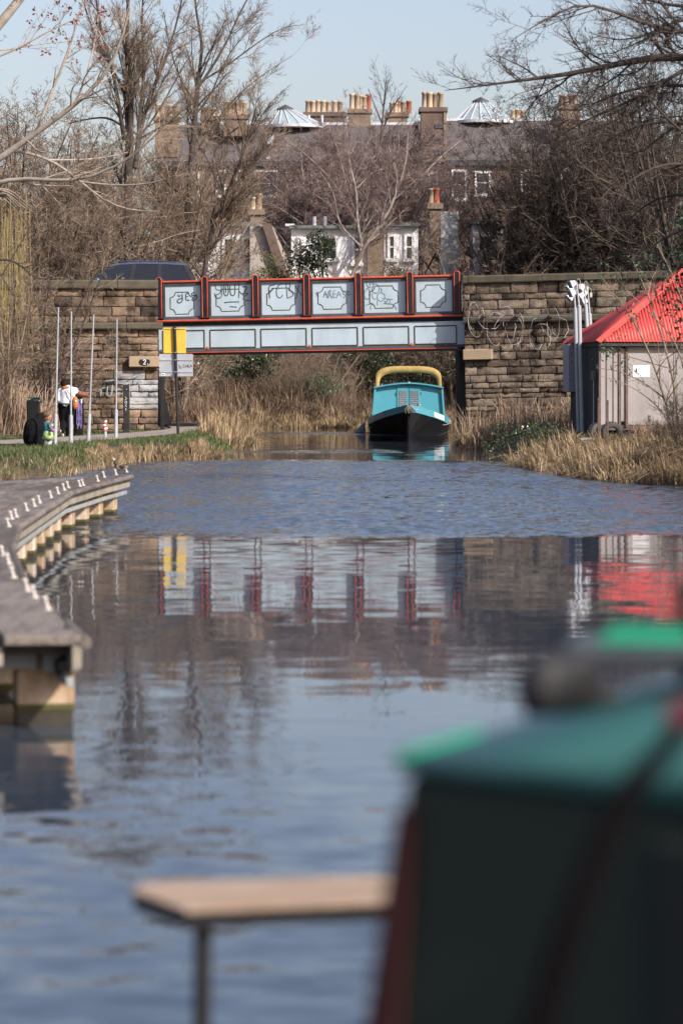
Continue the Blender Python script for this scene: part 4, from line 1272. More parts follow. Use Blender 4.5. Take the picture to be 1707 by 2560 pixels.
# hull stations: y, half beam at gunwale, gunwale height, half beam at water, bottom
ST = [(0.0, 0.03, 0.92, 0.02), (0.35, 0.36, 0.84, 0.1), (0.9, 0.75, 0.72, 0.42), (1.7, 1.08, 0.58, 0.86), (2.7, 1.25, 0.48, 1.15), (4.2, 1.28, 0.46, 1.24), (12.0, 1.28, 0.46, 1.24), (12.6, 1.1, 0.48, 1.0)]
def hull_pts(z_of):
    L = [(-b * 1.0, y, z) for y, b, z, w_ in ST]
    return L
h = MB()
rings = []
for y, b, z, wb in ST:
    rings.append([(-b, y, z - 0.19), (-wb, y + 0.02, 0.0), (-wb * 0.9, y + 0.05, -0.45), (wb * 0.9, y + 0.05, -0.45), (wb, y + 0.02, 0.0), (b, y, z - 0.19)])
n = 6
vs = [p for r in rings for p in r]
fs = []
for i in range(len(rings) - 1):
    for j in range(n - 1):
        fs.append((i * n + j, i * n + j + 1, (i + 1) * n + j + 1, (i + 1) * n + j))
fs.append(tuple(range(n)))
fs.append(tuple(range((len(rings) - 1) * n, len(rings) * n)))
h.add(vs, fs)
h.build('hull', M_HULL, boat, world=False)
M_STRK_L = M_TURQ
# gunwale band, deck and rubbing strip
for sgn, nm in ((-1, 'gunwale_band'), (1, 'gunwale_band')):
    g = MB()
    vs, fs = [], []
    for y, b, z, wb in ST:
        vs += [(sgn * (b + 0.012), y - 0.012, z - 0.2), (sgn * (b + 0.012) - sgn * 0.0, y - 0.012, z), (sgn * max(b - 0.06, 0.0), y + 0.03, z + 0.004), (sgn * max(b - 0.06, 0.0), y + 0.03, z - 0.2)]
    for i in range(len(ST) - 1):
        for j in range(4):
            fs.append((i * 4 + j, i * 4 + (j + 1) % 4, (i + 1) * 4 + (j + 1) % 4, (i + 1) * 4 + j))
    fs += [(0, 1, 2, 3), tuple(range(len(vs) - 4, len(vs)))]
    g.add(vs, fs).build(nm, M_TURQ, boat, world=False)
dk_ = MB()
vs = [(-max(b - 0.05, 0), y, z - 0.06) for y, b, z, wb in ST[:6]] + [(max(b - 0.05, 0), y, z - 0.06) for y, b, z, wb in ST[:6]]
dk_.add(vs, [(i, i + 1, i + 7, i + 6) for i in range(5)]).build('foredeck', M_TURQ, boat, world=False)
# cabin
CY = 3.9
def cab_ring(y, top=0.0):
    hb, ht = 1.17, 1.075
    z0, zc, za = 0.4, 1.40 + top, 1.53 + top
    L = [(-hb, y, z0), (hb, y, z0), (ht, y, zc)]
    for k in range(1, 8):
        t = k / 8
        L.append((ht - 2 * ht * t, y, zc + (za - zc) * math.sin(math.pi * t)))
    L.append((-ht, y, zc))
    return L
a, b = cab_ring(CY), cab_ring(11.6)
n = len(a)
MB().add(a + b, [tuple(range(n)), tuple(range(2 * n - 1, n - 1, -1))] + [(i, (i + 1) % n, (i + 1) % n + n, i + n) for i in range(n)]).build('cabin', M_TURQ, boat, world=False)
# roof lip over the front
lip = MB()
pts = [(1.1 - 2.2 * k / 16, 1.405 + 0.135 * math.sin(math.pi * k / 16)) for k in range(17)]
top = [(x, z + 0.035) for x, z in pts]
lip.prism(pts + top[::-1], CY - 0.16, 11.65)
lip.build('roof', M_TURQ, boat, world=False)
for sgn in (-1, 1):
    MB().hexa([(sgn * 1.13 - .03, CY - .1, .42), (sgn * 1.13 + .03, CY - .1, .42), (sgn * 1.13 + .03, CY - .002, .42), (sgn * 1.13 - .03, CY - .002, .42)],
              [(sgn * 1.055 - .03, CY - .1, 1.41), (sgn * 1.055 + .03, CY - .1, 1.41), (sgn * 1.055 + .03, CY - .002, 1.41), (sgn * 1.055 - .03, CY - .002, 1.41)]).build('corner_post', M_TURQ, boat, world=False)
# doors with chequer plate
for sgn in (-1, 1):
    d = MB().box(min(sgn * .012, sgn * .37), max(sgn * .012, sgn * .37), CY - .03, CY - .002, .5, 1.44).build('door', M_TURQ, boat, 0.006, world=False)
    x0, x1 = sorted((sgn * 0.055, sgn * 0.31))
    pl = MB().box(x0, x1, CY - .04, CY - .031, .62, 1.33).build('chequer_panel', M_PLATE, d, world=False)
    st = MB()
    for i in range(12):
        for j in range(5):
            cx, cz = x0 + 0.028 + j * 0.05, 0.655 + i * 0.06
            st.add([(cx - .02, CY - .0405, cz - .008), (cx, CY - .05, cz + .008), (cx + .02, CY - .0405, cz + .012), (cx, CY - .0405, cz - .016)], [(0, 1, 3), (1, 2, 3), (0, 2, 1)])
    st.build('raised_tread', mat('bright_tread', (0.75, 0.75, 0.78), rough=0.3, metal=0.6), pl, world=False)['kind'] = 'stuff'
    MB().tube([(sgn * .385, CY - .03, 1.18), (sgn * .385, CY - .03, 1.28)], 0.012, 6).build('hinge', M_DARKGREY, d, world=False)
MB().box(.88, 1.03, CY - .02, CY - .003, 1.26, 1.33).build('notice_sticker', mat('sticker_yellow', (0.5, 0.4, 0.1), (0.08, 0.08, 0.05), 18, 0.6, lo=0.45, hi=0.5), boat, world=False)
MB().tube([(0, CY - .1, 1.57), (0, CY - .1, 1.61)], 0.05, 10).build('lamp', M_GALV, boat, world=False)
MB().tube([(-.38, CY - .05, 1.455), (.38, CY - .05, 1.455)], 0.015, 6).build('door_drip_rail', M_TURQ, boat, world=False)
# name boards on the bow bands
def bow_board(sgn, t0, t1, m):
    def at(t):
        i = min(int(t), len(ST) - 2)
        f = t - i
        A, B_ = ST[i], ST[i + 1]
        return [A[k] + (B_[k] - A[k]) * f for k in range(3)]
    vs = []
    for t in (t0, t1):
        y, b, z = at(t)
        vs += [(sgn * (b + .022), y - .022, z - .175), (sgn * (b + .022), y - .022, z - .025)]
    MB().add(vs + [(v[0] - sgn * .008, v[1] + .008, v[2]) for v in vs], [(0, 1, 3, 2), (4, 6, 7, 5), (0, 4, 5, 1), (2, 3, 7, 6), (1, 5, 7, 3), (0, 2, 6, 4)]).build('name_board', m, boat, world=False)
bow_board(1, 2.02, 2.97, mat('white_board', (0.72, 0.72, 0.72), (0.62, 0.62, 0.64), 9, 0.5))
bow_board(-1, 2.02, 2.97, mat('grey_board', (0.3, 0.31, 0.34), (0.2, 0.21, 0.23), 14, 0.5))
MB().box(-1.3, -1.15, 2.35, 2.45, .17, .2).build('draught_mark', M_TURQ, boat, world=False)
# rope fender and ropes
M_ROPE = mat('old_rope', (0.12, 0.09, 0.07), (0.2, 0.16, 0.13), 30, 0.9, 0.6, 60)
rf = MB()
for k in range(10):
    a = random.uniform(-0.12, 0.14)
    rf.tube([(a * 0.3, -0.06, .88), (a, -0.12, .78), (a * 1.3 + .05, -0.08, .66 + random.uniform(-.04, .04))], 0.018, 6)
rf.build('rope_fender', M_ROPE, boat, world=False)
MB().tube([(0.05, -0.04, .9), (.2, .1, .74), (.3, .3, .8), (.34, .45, .93), (.36, .5, .85)], 0.014, 6).build('bow_rope', mat('pale_rope', (0.4, 0.38, 0.36), rough=0.9), boat, world=False)
MB().tube([(0.25, .6, .92), (.5, 1.2, .72), (.75, 1.7, .6)], 0.014, 6).build('bow_rope', M_BLK, boat, world=False)
MB().tube([(0.1, .1, .7), (.55, .9, .42), (.9, 1.5, .3), (1.1, 2.0, .27), (1.25, 2.5, .3), (1.3, 2.9, .42)], 0.013, 6).build('side_rope', mat('pale_rope2', (0.3, 0.28, 0.27), rough=0.9), boat, world=False)
for k in range(3):
    MB().tube([(1.2 + k * .04, 2.4 + k * .3, .46), (1.28 + k * .03, 2.45 + k * .3, .3)], 0.012, 6).build('rope_end', mat('pale_rope2', (0.3, 0.28, 0.27)), boat, world=False)
# hood: a bent canvas hoop with a window opening
hood = MB()
def hoop(off, hw, ztop, zcorner, zbot, n=24):
    L = [(hw * 1.02, zbot)]
    for k in range(n + 1):
        a = math.pi * k / n
        c, s = math.cos(a), math.sin(a)
        ex_ = 0.56
        L.append((hw * math.copysign(abs(c) ** ex_, c), zcorner - 0.25 + (ztop - zcorner + 0.25) * abs(s) ** 0.62))
    L.append((-hw * 1.02, zbot))
    return L
outer = hoop(0, 1.1, 2.12, 1.86, 1.36)
inner = hoop(0, 0.97, 1.9, 1.7, 1.36)
n = len(outer)
vs = [(x, 9.0, z) for x, z in outer] + [(x, 9.03, z) for x, z in inner] + [(x, 10.6, z) for x, z in outer] + [(x, 10.6, z) for x, z in inner]
fs = []
for i in range(n - 1):
    fs += [(i, i + 1, n + i + 1, n + i), (i, 2 * n + i, 2 * n + i + 1, i + 1), (n + i, n + i + 1, 3 * n + i + 1, 3 * n + i), (2 * n + i, 3 * n + i, 3 * n + i + 1, 2 * n + i + 1)]
hood.add(vs, fs, True).build('hood', M_YHOOD, boat, world=False)
# grey float beside the hull
fl = thing('mooring_float', 'blue grey canvas float at the waterline beside the boat', 'float', (X(900, 94), 94.3, 0))
MB().add([(X(882, 94), 94, -.02), (X(914, 94), 93.9, -.02), (X(914, 94), 94.6, -.02), (X(886, 94), 94.7, -.02), (X(897, 94), 94.1, .19), (X(912, 94), 94.0, .36), (X(912, 94), 94.5, .35), (X(900, 94), 94.5, .2)],
         [(3, 2, 1, 0), (4, 5, 6, 7), (0, 1, 5, 4), (1, 2, 6, 5), (2, 3, 7, 6), (3, 0, 4, 7)]).build('canvas', mat('blue_grey_canvas', (0.16, 0.19, 0.23), (0.11, 0.13, 0.16), 5, 0.8, 0.6), fl, 0.05)
MB().tube([P(908, 1060, 93.9), P(915, 1045, 93.6), P(922, 1038, 93.4)], 0.015, 6).build('lashing', M_ROPE, fl)

# ================================================================ THE GREEN BOAT CLOSE TO THE EYE
C0 = Vector((0.078, 3.57, 0))
e1 = Vector((0.75, -0.66, 0)).normalized()      # along the end bulkhead
e2 = Vector((0.40, 0.917, 0))                    # along the boat
gb_ = thing('narrowboat', 'green narrowboat cabin close by, shade painted into its dark colour, out of focus at lower right', 'boat', (C0.x, C0.y, 0))
M_GREEN = mat('shaded_green_paint', (0.02, 0.029, 0.023), (0.03, 0.038, 0.028), 2.5, 0.6, spec=0.25, stretch=(1, 1, 0.3), lo=0.3, hi=0.7)  # shade over the cabin end put into the paint colour
M_ROOF = mat('green_roof_paint', (0.03, 0.13, 0.105), (0.05, 0.155, 0.135), 2, 0.3, spec=0.7)
M_RIM = mat('sunlit_rim_and_cover', (0.012, 0.25, 0.13), rough=0.7, spec=0.15)  # vivid green for the sunlit roof corner and the plank cover
M_MAROON = mat('maroon_panel', (0.075, 0.022, 0.018), (0.06, 0.018, 0.016), 3, 0.5, spec=0.3)
RZ = 1.385
def G(a, b, z):
    p = C0 + e1 * a + e2 * b
    return Vector((p.x, p.y, z))
# cabin body, sides leaning in a little
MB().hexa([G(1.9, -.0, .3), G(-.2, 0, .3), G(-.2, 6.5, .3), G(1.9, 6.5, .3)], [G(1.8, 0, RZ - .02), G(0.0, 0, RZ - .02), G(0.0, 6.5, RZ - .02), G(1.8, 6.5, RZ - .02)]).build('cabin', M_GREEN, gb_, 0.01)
# cambered roof; sun on its left corner painted as a short bright rod
rp = MB()
vs, fs = [], []
K = 9
for b in (-0.012, 6.53):
    for k in range(K):
        t = k / (K - 1)
        vs.append(G(-.008 + 1.84 * t, b, RZ + 0.05 * math.sin(math.pi * t)))
    for k in range(K):
        t = k / (K - 1)
        vs.append(G(-.008 + 1.84 * t, b, RZ - 0.018))
for k in range(K - 1):
    fs += [(k, k + 1, 2 * K + k + 1, 2 * K + k), (K + k, 3 * K + k, 3 * K + k + 1, K + k + 1), (k, K + k, K + k + 1, k + 1), (2 * K + k, 2 * K + k + 1, 3 * K + k + 1, 3 * K + k)]
fs += [(0, 2 * K, 3 * K, K), (K - 1, 2 * K - 1, 4 * K - 1, 3 * K - 1)]
rp.add(vs, fs, True).build('roof', M_ROOF, gb_)
MB().tube([G(-.004, -.012, RZ - .002), G(-.004, .1, RZ - .002), G(-.004, .24, RZ - .002)], 0.009, 8).build('sunlit_rim', M_RIM, gb_)
MB().hexa([G(-.07, -.012, .35), G(-.195, -.012, .35), G(-.195, -.002, .35), G(-.07, -.002, .35)], [G(.012, -.012, RZ - .06), G(-.01, -.012, RZ - .06), G(-.01, -.002, RZ - .06), G(.012, -.002, RZ - .06)]).build('corner_panel', M_MAROON, gb_)
MB().hexa([G(1.0, -.02, .4), G(.36, -.02, .4), G(.36, -.002, .4), G(1.0, -.002, .4)], [G(1.0, -.02, RZ - .06), G(.36, -.02, RZ - .06), G(.36, -.002, RZ - .06), G(1.0, -.002, RZ - .06)]).build('door', mat('darker_green_door', (0.014, 0.017, 0.017), (0.019, 0.022, 0.02), 2, 0.6, spec=0.2), gb_, 0.006)
# hull under the cabin
hl = MB()
hl.hexa([G(2.0, -1.3, -.5), G(-.2, -1.3, -.5), G(-.2, 9, -.5), G(2.0, 9, -.5)], [G(2.05, -1.4, .32), G(-.25, -1.4, .32), G(-.25, 9.2, .32), G(2.05, 9.2, .32)])
hl.build('hull', M_HULL, gb_)
# bundle, plank and pole on the roof
D = 4.05
bn = thing('tarpaulin_bundle', 'black tarpaulin bundle on the green roof, out of focus', 'bundle', P(1410, 1775, D))
fused('bundle', [(P(1350, 1745, D), P(1360, 1690, D), 0.028, 0.03, 0), (P(1360, 1690, D), P(1440, 1668, D + .05), 0.032, 0.03, 0), (P(1440, 1668, D + .05), P(1490, 1740, D + .1), 0.03, 0.022, 0), (P(1350, 1720, D), P(1420, 1720, D + .05), 0.035, 0.03, 0),
                 (P(1420, 1720, D + .05), P(1540, 1765, D + .1), 0.024, 0.016, 0), (P(1355, 1755, D), P(1340, 1775, D), 0.022, 0.02, 0)], [mat('black_tarpaulin', (0.01, 0.01, 0.011), (0.018, 0.016, 0.016), 20, 0.6)], bn, 0.009)
D = 4.2
gpk = thing('roof_plank', 'green topped plank lying across the black bundle, out of focus', 'plank', P(1560, 1640, D))
MB().hexa([P(1400, 1648, D), P(1800, 1662, D - .1), P(1800, 1606, D + .22), P(1440, 1606, D + .22)], [P(1400, 1622, D), P(1800, 1628, D - .1), P(1800, 1575, D + .22), P(1440, 1585, D + .22)]).build('board', mat('grey_green_board', (0.07, 0.085, 0.09), rough=0.6), gpk, 0.003)
MB().hexa([P(1490, 1606, D + .05), P(1720, 1609, D), P(1720, 1574, D + .2), P(1510, 1580, D + .2)], [P(1510, 1588, D + .05), P(1720, 1588, D + .02), P(1720, 1556, D + .2), P(1530, 1562, D + .2)]).build('top_cover', M_RIM, gpk)
MB().tube([P(1760, 1660, D), P(1760, 1790, D - .15)], 0.012, 8).build('leg', M_BLK, gpk)
chm = thing('chimney', 'short black stove chimney at the right edge, out of focus', 'chimney', P(1730, 1640, 4.35))
MB().tube([P(1735, 1830, 4.35), P(1735, 1460, 4.35)], 0.024, 12).build('flue', M_BLK, chm)
MB().tube([P(1735, 1475, 4.35), P(1735, 1450, 4.35)], [0.032, 0.03], 12).build('cap', M_BLK, chm)
pole = thing('boat_pole', 'dark pole leaning on the green cabin end, out of focus', 'pole', P(1350, 2560, 2.95))
MB().tube([P(1270, 2760, 2.8), P(1350, 2560, 2.82), P(1420, 2330, 2.86), P(1500, 2120, 2.9), P(1580, 1960, 2.95), P(1700, 1830, 3.05)], [0.016, 0.016, 0.015, 0.014, 0.013, 0.011], 10).build('shaft', mat('dark_wood_pole', (0.004, 0.003, 0.0035), rough=0.9, spec=0.03), pole)
MB().tube([P(1665, 1800, 3.2), P(1760, 1775, 3.2)], [0.016, 0.02], 10).build('tip', mat('dark_red_tip', (0.1, 0.02, 0.03), rough=0.6), pole)
# plank seat on a post in the water
ps = thing('plank_seat', 'pale wooden plank seat on a dark post standing in the water, out of focus', 'seat', P(500, 2280, 5.85))
Lp, Fp, Br, Fr, Bl = P(325, 2216, 5.97), P(500, 2264, 5.76), P(980, 2182, 6.14), P(980, 2243, 5.85), P(365, 2198, 6.06)
zt = 0.815
poly = [(Lp.x, Lp.y), (Fp.x - .03, Fp.y), (Fr.x, Fr.y), (Br.x, Br.y), (Bl.x, Bl.y)]
M_SEAT = mat('bleached_wood', (0.4, 0.3, 0.22), (0.27, 0.18, 0.12), 4, 0.7, 0.4, stretch=(1, 6, 6))
MB().prism(poly, zt - 0.012, zt, 'xy').build('board', M_SEAT, ps, 0.003)
MB().prism([(x * 0.985, y + 0.012) for x, y in poly], zt - 0.042, zt - 0.014, 'xy').build('bearer', M_BLK, ps)
MB().tube([(X(508, 5.82), 5.82, zt - 0.04), (X(502, 5.82), 5.82, .35), (X(490, 5.82), 5.82, -.6)], 0.019, 10).build('post', mat('dark_wet_post', (0.02, 0.018, 0.02), rough=0.6), ps)
# ================================================================ RIGHT BANK: SHED, LAMPS, WIRE, TYRES
SHC = Vector((6.02, 70.0, 0))
sa = math.radians(8)
sx, sy = Vector((math.cos(sa), math.sin(sa), 0)), Vector((-math.sin(sa), math.cos(sa), 0))
shed = thing('shed', 'mauve grey timber shed with a red corrugated hipped roof', 'shed', (SHC.x, SHC.y, 0.6), (0, 0, sa))
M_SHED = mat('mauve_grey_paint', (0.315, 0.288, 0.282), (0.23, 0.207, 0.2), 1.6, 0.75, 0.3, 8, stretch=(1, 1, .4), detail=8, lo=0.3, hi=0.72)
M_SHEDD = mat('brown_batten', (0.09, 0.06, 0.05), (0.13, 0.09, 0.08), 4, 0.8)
M_SHEDL = mat('shade_dark_boards', (0.035, 0.032, 0.032), (0.055, 0.05, 0.048), 4, 0.85)  # the unlit left side's shade put into the board colour
M_RROOF = mat('red_roof_sheet', (0.6, 0.075, 0.065), (0.42, 0.06, 0.05), 1.6, 0.5, 0.15, 6, detail=8, lo=0.35, hi=0.75)
B0, E0 = 0.66 - 0.6, 2.6 - 0.6           # floor and eaves above the shed's own base
WF, DP = 5.0, 3.1
shed_loc = shed
# front: wide panels and battens
fr = [(0.0, 0.155), (0.16, 0.315), (0.32, 0.475), (0.64, 1.75), (1.76, 2.9), (2.91, 4.05), (4.06, WF)]
for i, (a, b) in enumerate(fr):
    MB().box(a, b, 0.0, 0.04, B0, E0 - 0.12).build('front_panel', M_SHED, shed, 0.005, world=False)
dr = MB().box(0.48, 0.635, 0.01, 0.04, B0 + .08, E0 - .15).build('front_panel', M_SHED, shed, 0.005, world=False)
for a in (0.47, 0.635):
    MB().box(a - .03, a + .03, -0.035, -0.002, B0 - .05, E0 - .02).build('batten', M_SHEDD, shed, 0.004, world=False)
for a in (0.155, 0.318):
    MB().box(a - .012, a + .012, -0.014, -0.002, B0 + .02, E0 - .1).build('batten', M_SHEDD, shed, world=False)
MB().box(-0.03, 0.02, -0.03, 0.05, B0 - .1, E0).build('corner_board', M_SHEDD, shed, world=False)
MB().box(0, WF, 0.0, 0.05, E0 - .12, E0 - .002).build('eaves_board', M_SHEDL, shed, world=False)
MB().box(0, WF, 0.02, 0.06, B0 - .12, B0 - .003).build('sill_beam', M_SHEDD, shed, world=False)
MB().box(0.78, 1.19, -0.012, -0.002, Z(943, 70.1) - .6, Z(913, 70.1) - .6).build('notice', mat('white_notice', (0.75, 0.75, 0.76), rough=0.6), shed, world=False)
# left side of upright boards, its shade painted in, with the lighter hanging cabinet
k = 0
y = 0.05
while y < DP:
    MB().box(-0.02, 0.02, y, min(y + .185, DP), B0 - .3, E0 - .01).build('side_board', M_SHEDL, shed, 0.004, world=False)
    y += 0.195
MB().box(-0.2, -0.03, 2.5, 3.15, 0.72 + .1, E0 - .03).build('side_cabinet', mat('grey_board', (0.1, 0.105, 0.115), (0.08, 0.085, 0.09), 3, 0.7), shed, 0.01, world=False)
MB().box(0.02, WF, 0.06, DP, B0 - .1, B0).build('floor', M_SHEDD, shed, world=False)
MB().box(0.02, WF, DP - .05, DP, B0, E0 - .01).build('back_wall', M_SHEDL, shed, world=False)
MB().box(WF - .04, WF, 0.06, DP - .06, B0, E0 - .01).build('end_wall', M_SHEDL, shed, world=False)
for xx in (0.1, 1.7, 3.3, 4.8):
    for yy in (0.2, DP - .2):
        MB().box(xx - .06, xx + .06, yy - .06, yy + .06, -0.7, B0 - .1).build('stilt', M_SHEDD, shed, world=False)
# junction box and pipe on the dark side
jb = MB().box(-0.12, -0.025, .25, .42, 1.1, 1.32).build('meter_box', mat('dull_box', (0.12, 0.13, 0.13), rough=0.6), shed, 0.01, world=False)
MB().tube([(-0.07, .34, 1.1), (-0.07, .34, .2), (-0.1, .34, -0.2)], 0.018, 8).build('conduit', M_GALV, shed, world=False)
# corrugated hipped roof, each slope real waves
def corrugated(p0, p1, q0, q1, amp=0.014, pitch=0.078, rows=2):
    """sheet between eaves p0->p1 and ridge q0->q1, waves running up the slope"""
    p0, p1, q0, q1 = map(Vector, (p0, p1, q0, q1))
    L = (p1 - p0).length
    n = int(L / pitch) * 4
    nrm = (p1 - p0).cross(q0 - p0).normalized()
    if nrm.z < 0: nrm = -nrm
    b = MB()
    vs, fs = [], []
    e = (p1 - p0).normalized()
    for i in range(n + 1):
        t = i / n
        x = L * t
        base = p0 + e * x
        # clip the sheet to the hip: the upper end meets the hip line
        s0, s1 = (q0 - p0).dot(e), (q1 - p0).dot(e)
        if x < s0: f = x / max(s0, 1e-6)
        elif x > s1: f = (L - x) / max(L - s1, 1e-6)
        else: f = 1.0
        up = (q0 - p0) - e * s0
        top_ = base + up * f
        w_ = nrm * amp * math.sin(2 * math.pi * x / pitch)
        vs += [base + w_, top_ + w_]
    fs = [(2 * i, 2 * i + 2, 2 * i + 3, 2 * i + 1) for i in range(n)]
    b.add(vs, fs, True)
    return b
ov = 0.22
EZ = E0 + 0.0
RZs = EZ + 1.8
hip = 2.6
el, er, ef, eb = -0.13, WF + .3, -ov, DP + ov
A_, B_, C_, D_ = (el, ef, EZ), (er, ef, EZ), (er, eb, EZ), (el, eb, EZ)
ym = (ef + eb) / 2
R0, R1 = (el + hip, ym, RZs), (er - hip, ym, RZs)
for nm, (a, b, c, d) in (('roof_slope', (A_, B_, R0, R1)), ('roof_slope', (D_, A_, R0, R0)), ('roof_slope', (C_, D_, R1, R0)), ('roof_slope', (B_, C_, R1, R1))):
    bb = corrugated(a, b, c, d)
    o = bb.build(nm, M_RROOF, shed, world=False)
    sol = o.modifiers.new('thickness', 'SOLIDIFY')
    sol.thickness = 0.004
def cap(p, q):
    p, q = Vector(p), Vector(q)
    d = (q - p).normalized()
    side = d.cross(Vector((0, 0, 1))).normalized()
    up = side.cross(d)
    w_ = 0.13
    pts = [p + up * .03, q + up * .03]
    vs = [p + up * .045, q + up * .045, p + side * w_ + up * -.035, q + side * w_ + up * -.035, p - side * w_ + up * -.035, q - side * w_ + up * -.035]
    MB().add(vs, [(0, 1, 3, 2), (0, 4, 5, 1)]).build('ridge_cap', M_RROOF, shed, world=False).modifiers.new('t', 'SOLIDIFY').thickness = 0.006
cap(A_, R0); cap(D_, R0); cap(R0, R1); cap(B_, R1); cap(C_, R1)
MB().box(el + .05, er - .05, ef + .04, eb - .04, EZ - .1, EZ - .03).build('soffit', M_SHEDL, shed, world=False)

# floodlights on hinged columns
M_LAMP = mat('pale_grey_lamp', (0.45, 0.46, 0.48), (0.36, 0.37, 0.39), 6, 0.45, metal=0.2)
def floodlight(base, knee, top, label, facing):
    base, knee, top = Vector(base), Vector(knee), Vector(top)
    o = thing('floodlight_column', label, 'floodlight', base, group='floodlight columns beside the shed')
    MB().tube([base, knee], 0.05, 12).build('lower_column', M_GREYP, o)
    MB().tube([knee - (knee - base).normalized() * .03, top], [0.026, 0.022], 10).build('upper_column', M_GALV, o)
    MB().tube([knee - Vector((0, 0, .02)), knee + Vector((0, 0, .01))], [0.054, 0.036], 12).build('collar', M_GREYP, o)
    f = Vector(facing).normalized()
    s = f.cross(Vector((0, 0, 1))).normalized()
    u = s.cross(f)
    for j, dz in enumerate((0.02, -0.2)):
        c = top + Vector((0, 0, dz)) + f * 0.12
        bk = [c - s * .07 - u * .05 - f * .08, c + s * .07 - u * .05 - f * .08, c + s * .07 + u * .05 - f * .08, c - s * .07 + u * .05 - f * .08]
        ft = [c - s * .13 - u * .1 + f * .07, c + s * .13 - u * .1 + f * .07, c + s * .13 + u * .1 + f * .07, c - s * .13 + u * .1 + f * .07]
        hd = MB().hexa(bk, ft).build('lamp_head', M_LAMP, o, 0.012)
        g = MB().add([p + f * .004 for p in (ft[0].lerp(ft[2], .08), ft[1].lerp(ft[3], .08), ft[2].lerp(ft[0], .08), ft[3].lerp(ft[1], .08))], [(0, 1, 2, 3)]).build('lens', mat('lamp_glass', (0.22, 0.23, 0.24), rough=0.15, spec=0.6), hd)
        MB().tube([top + Vector((0, 0, dz)), c - f * .07], 0.015, 6).build('bracket', M_GALV, o)
    MB().box(top.x + .05, top.x + .11, top.y - .03, top.y + .03, top.z - .16, top.z - .04).build('control_gear', mat('cream_box', (0.5, 0.48, 0.4), rough=0.6), o, 0.008)
    MB().tube([top + Vector((0, -.02, .03)), top + Vector((.04, -.03, .1)), top + Vector((.09, -.03, .03)), top + Vector((.08, -.02, -.05))], 0.008, 6).build('cable', M_GALV, o)
D = 69.2
def gp3(px, py, D): return P(px, py, D)
D = 71.8
floodlight((X(1446, D), D, .3), gp3(1437, 770, D), gp3(1432, 712, D), 'leftmost floodlight column in front of the dark shed side', (-.7, -.15, -.7))
floodlight((X(1455, D - .5), D - .5, .3), gp3(1446.5, 764, D - .5), gp3(1440, 706, D - .5), 'second floodlight column, just right of the leftmost', (-.75, -.2, -.35))
D = 75.5
floodlight((X(1480, D), D, .6), gp3(1463, 762, D), gp3(1459, 712, D), 'third floodlight column, rising behind the red roof', (-.7, -.2, -.6))
floodlight((X(1488, D), D + .5, .6), gp3(1473, 784, D + .5), gp3(1468, 728, D + .5), 'shortest floodlight column, behind the edge of the red roof', (-.8, -.2, -.5))

# coils of wire along the right wall
wire = thing('razor_wire', 'loose coils of silvery barbed wire on the right wall', 'wire', (X(1290, 78.5), 78.4, Z(806, 78.5)))
M_WIRE = mat('galvanised_wire', (0.42, 0.42, 0.42), (0.3, 0.28, 0.26), 20, 0.5, metal=0.3)
def wall_pt(px, py, out):
    u = (X(px, 79.0) - RW_LOC[0]) / math.cos(RW_ROT[2])
    yy = RW_LOC[1] + math.sin(RW_ROT[2]) * u - out
    return Vector((X(px, yy), yy, Z(py, yy)))
rw = random.Random(4)
for (cx, cy, rx, ry) in ((1182, 790, 14, 34), (1190, 800, 20, 44), (1238, 822, 22, 40), (1262, 818, 26, 52), (1270, 830, 36, 46), (1285, 818, 22, 44), (1340, 835, 16, 40), (1352, 842, 24, 34), (1382, 810, 16, 40), (1400, 820, 20, 26), (1225, 800, 30, 22)):
    n = 16
    a0 = rw.uniform(0, 6)
    sp = rw.uniform(0.65, 1.0)
    L = [wall_pt(cx + rx * math.cos(a0 + 6.28 * sp * k / n) + rw.uniform(-2, 2), cy + ry * math.sin(a0 + 6.28 * sp * k / n) + rw.uniform(-2, 2), 0.2 + 0.1 * math.sin(k * .8)) for k in range(n + 1)]
    MB().tube(L, 0.006, 5).build('coil', M_WIRE, wire)
for py in (786, 790, 794):
    MB().tube([wall_pt(1176, py + 4, .22), wall_pt(1260, py, .24), wall_pt(1340, py + 1, .24), wall_pt(1430, py - 2, .22)], 0.004, 5).build('strand', M_WIRE, wire)
for px in (1211, 1292, 1375):
    MB().box(*(lambda p: (p.x - .05, p.x + .05, p.y - .18, p.y + .05, p.z - .025, p.z + .025))(wall_pt(px, 790, .2)), Matrix.Identity(4)).build('bracket', mat('rusty_bracket', (0.12, 0.05, 0.035), rough=0.9), wire)

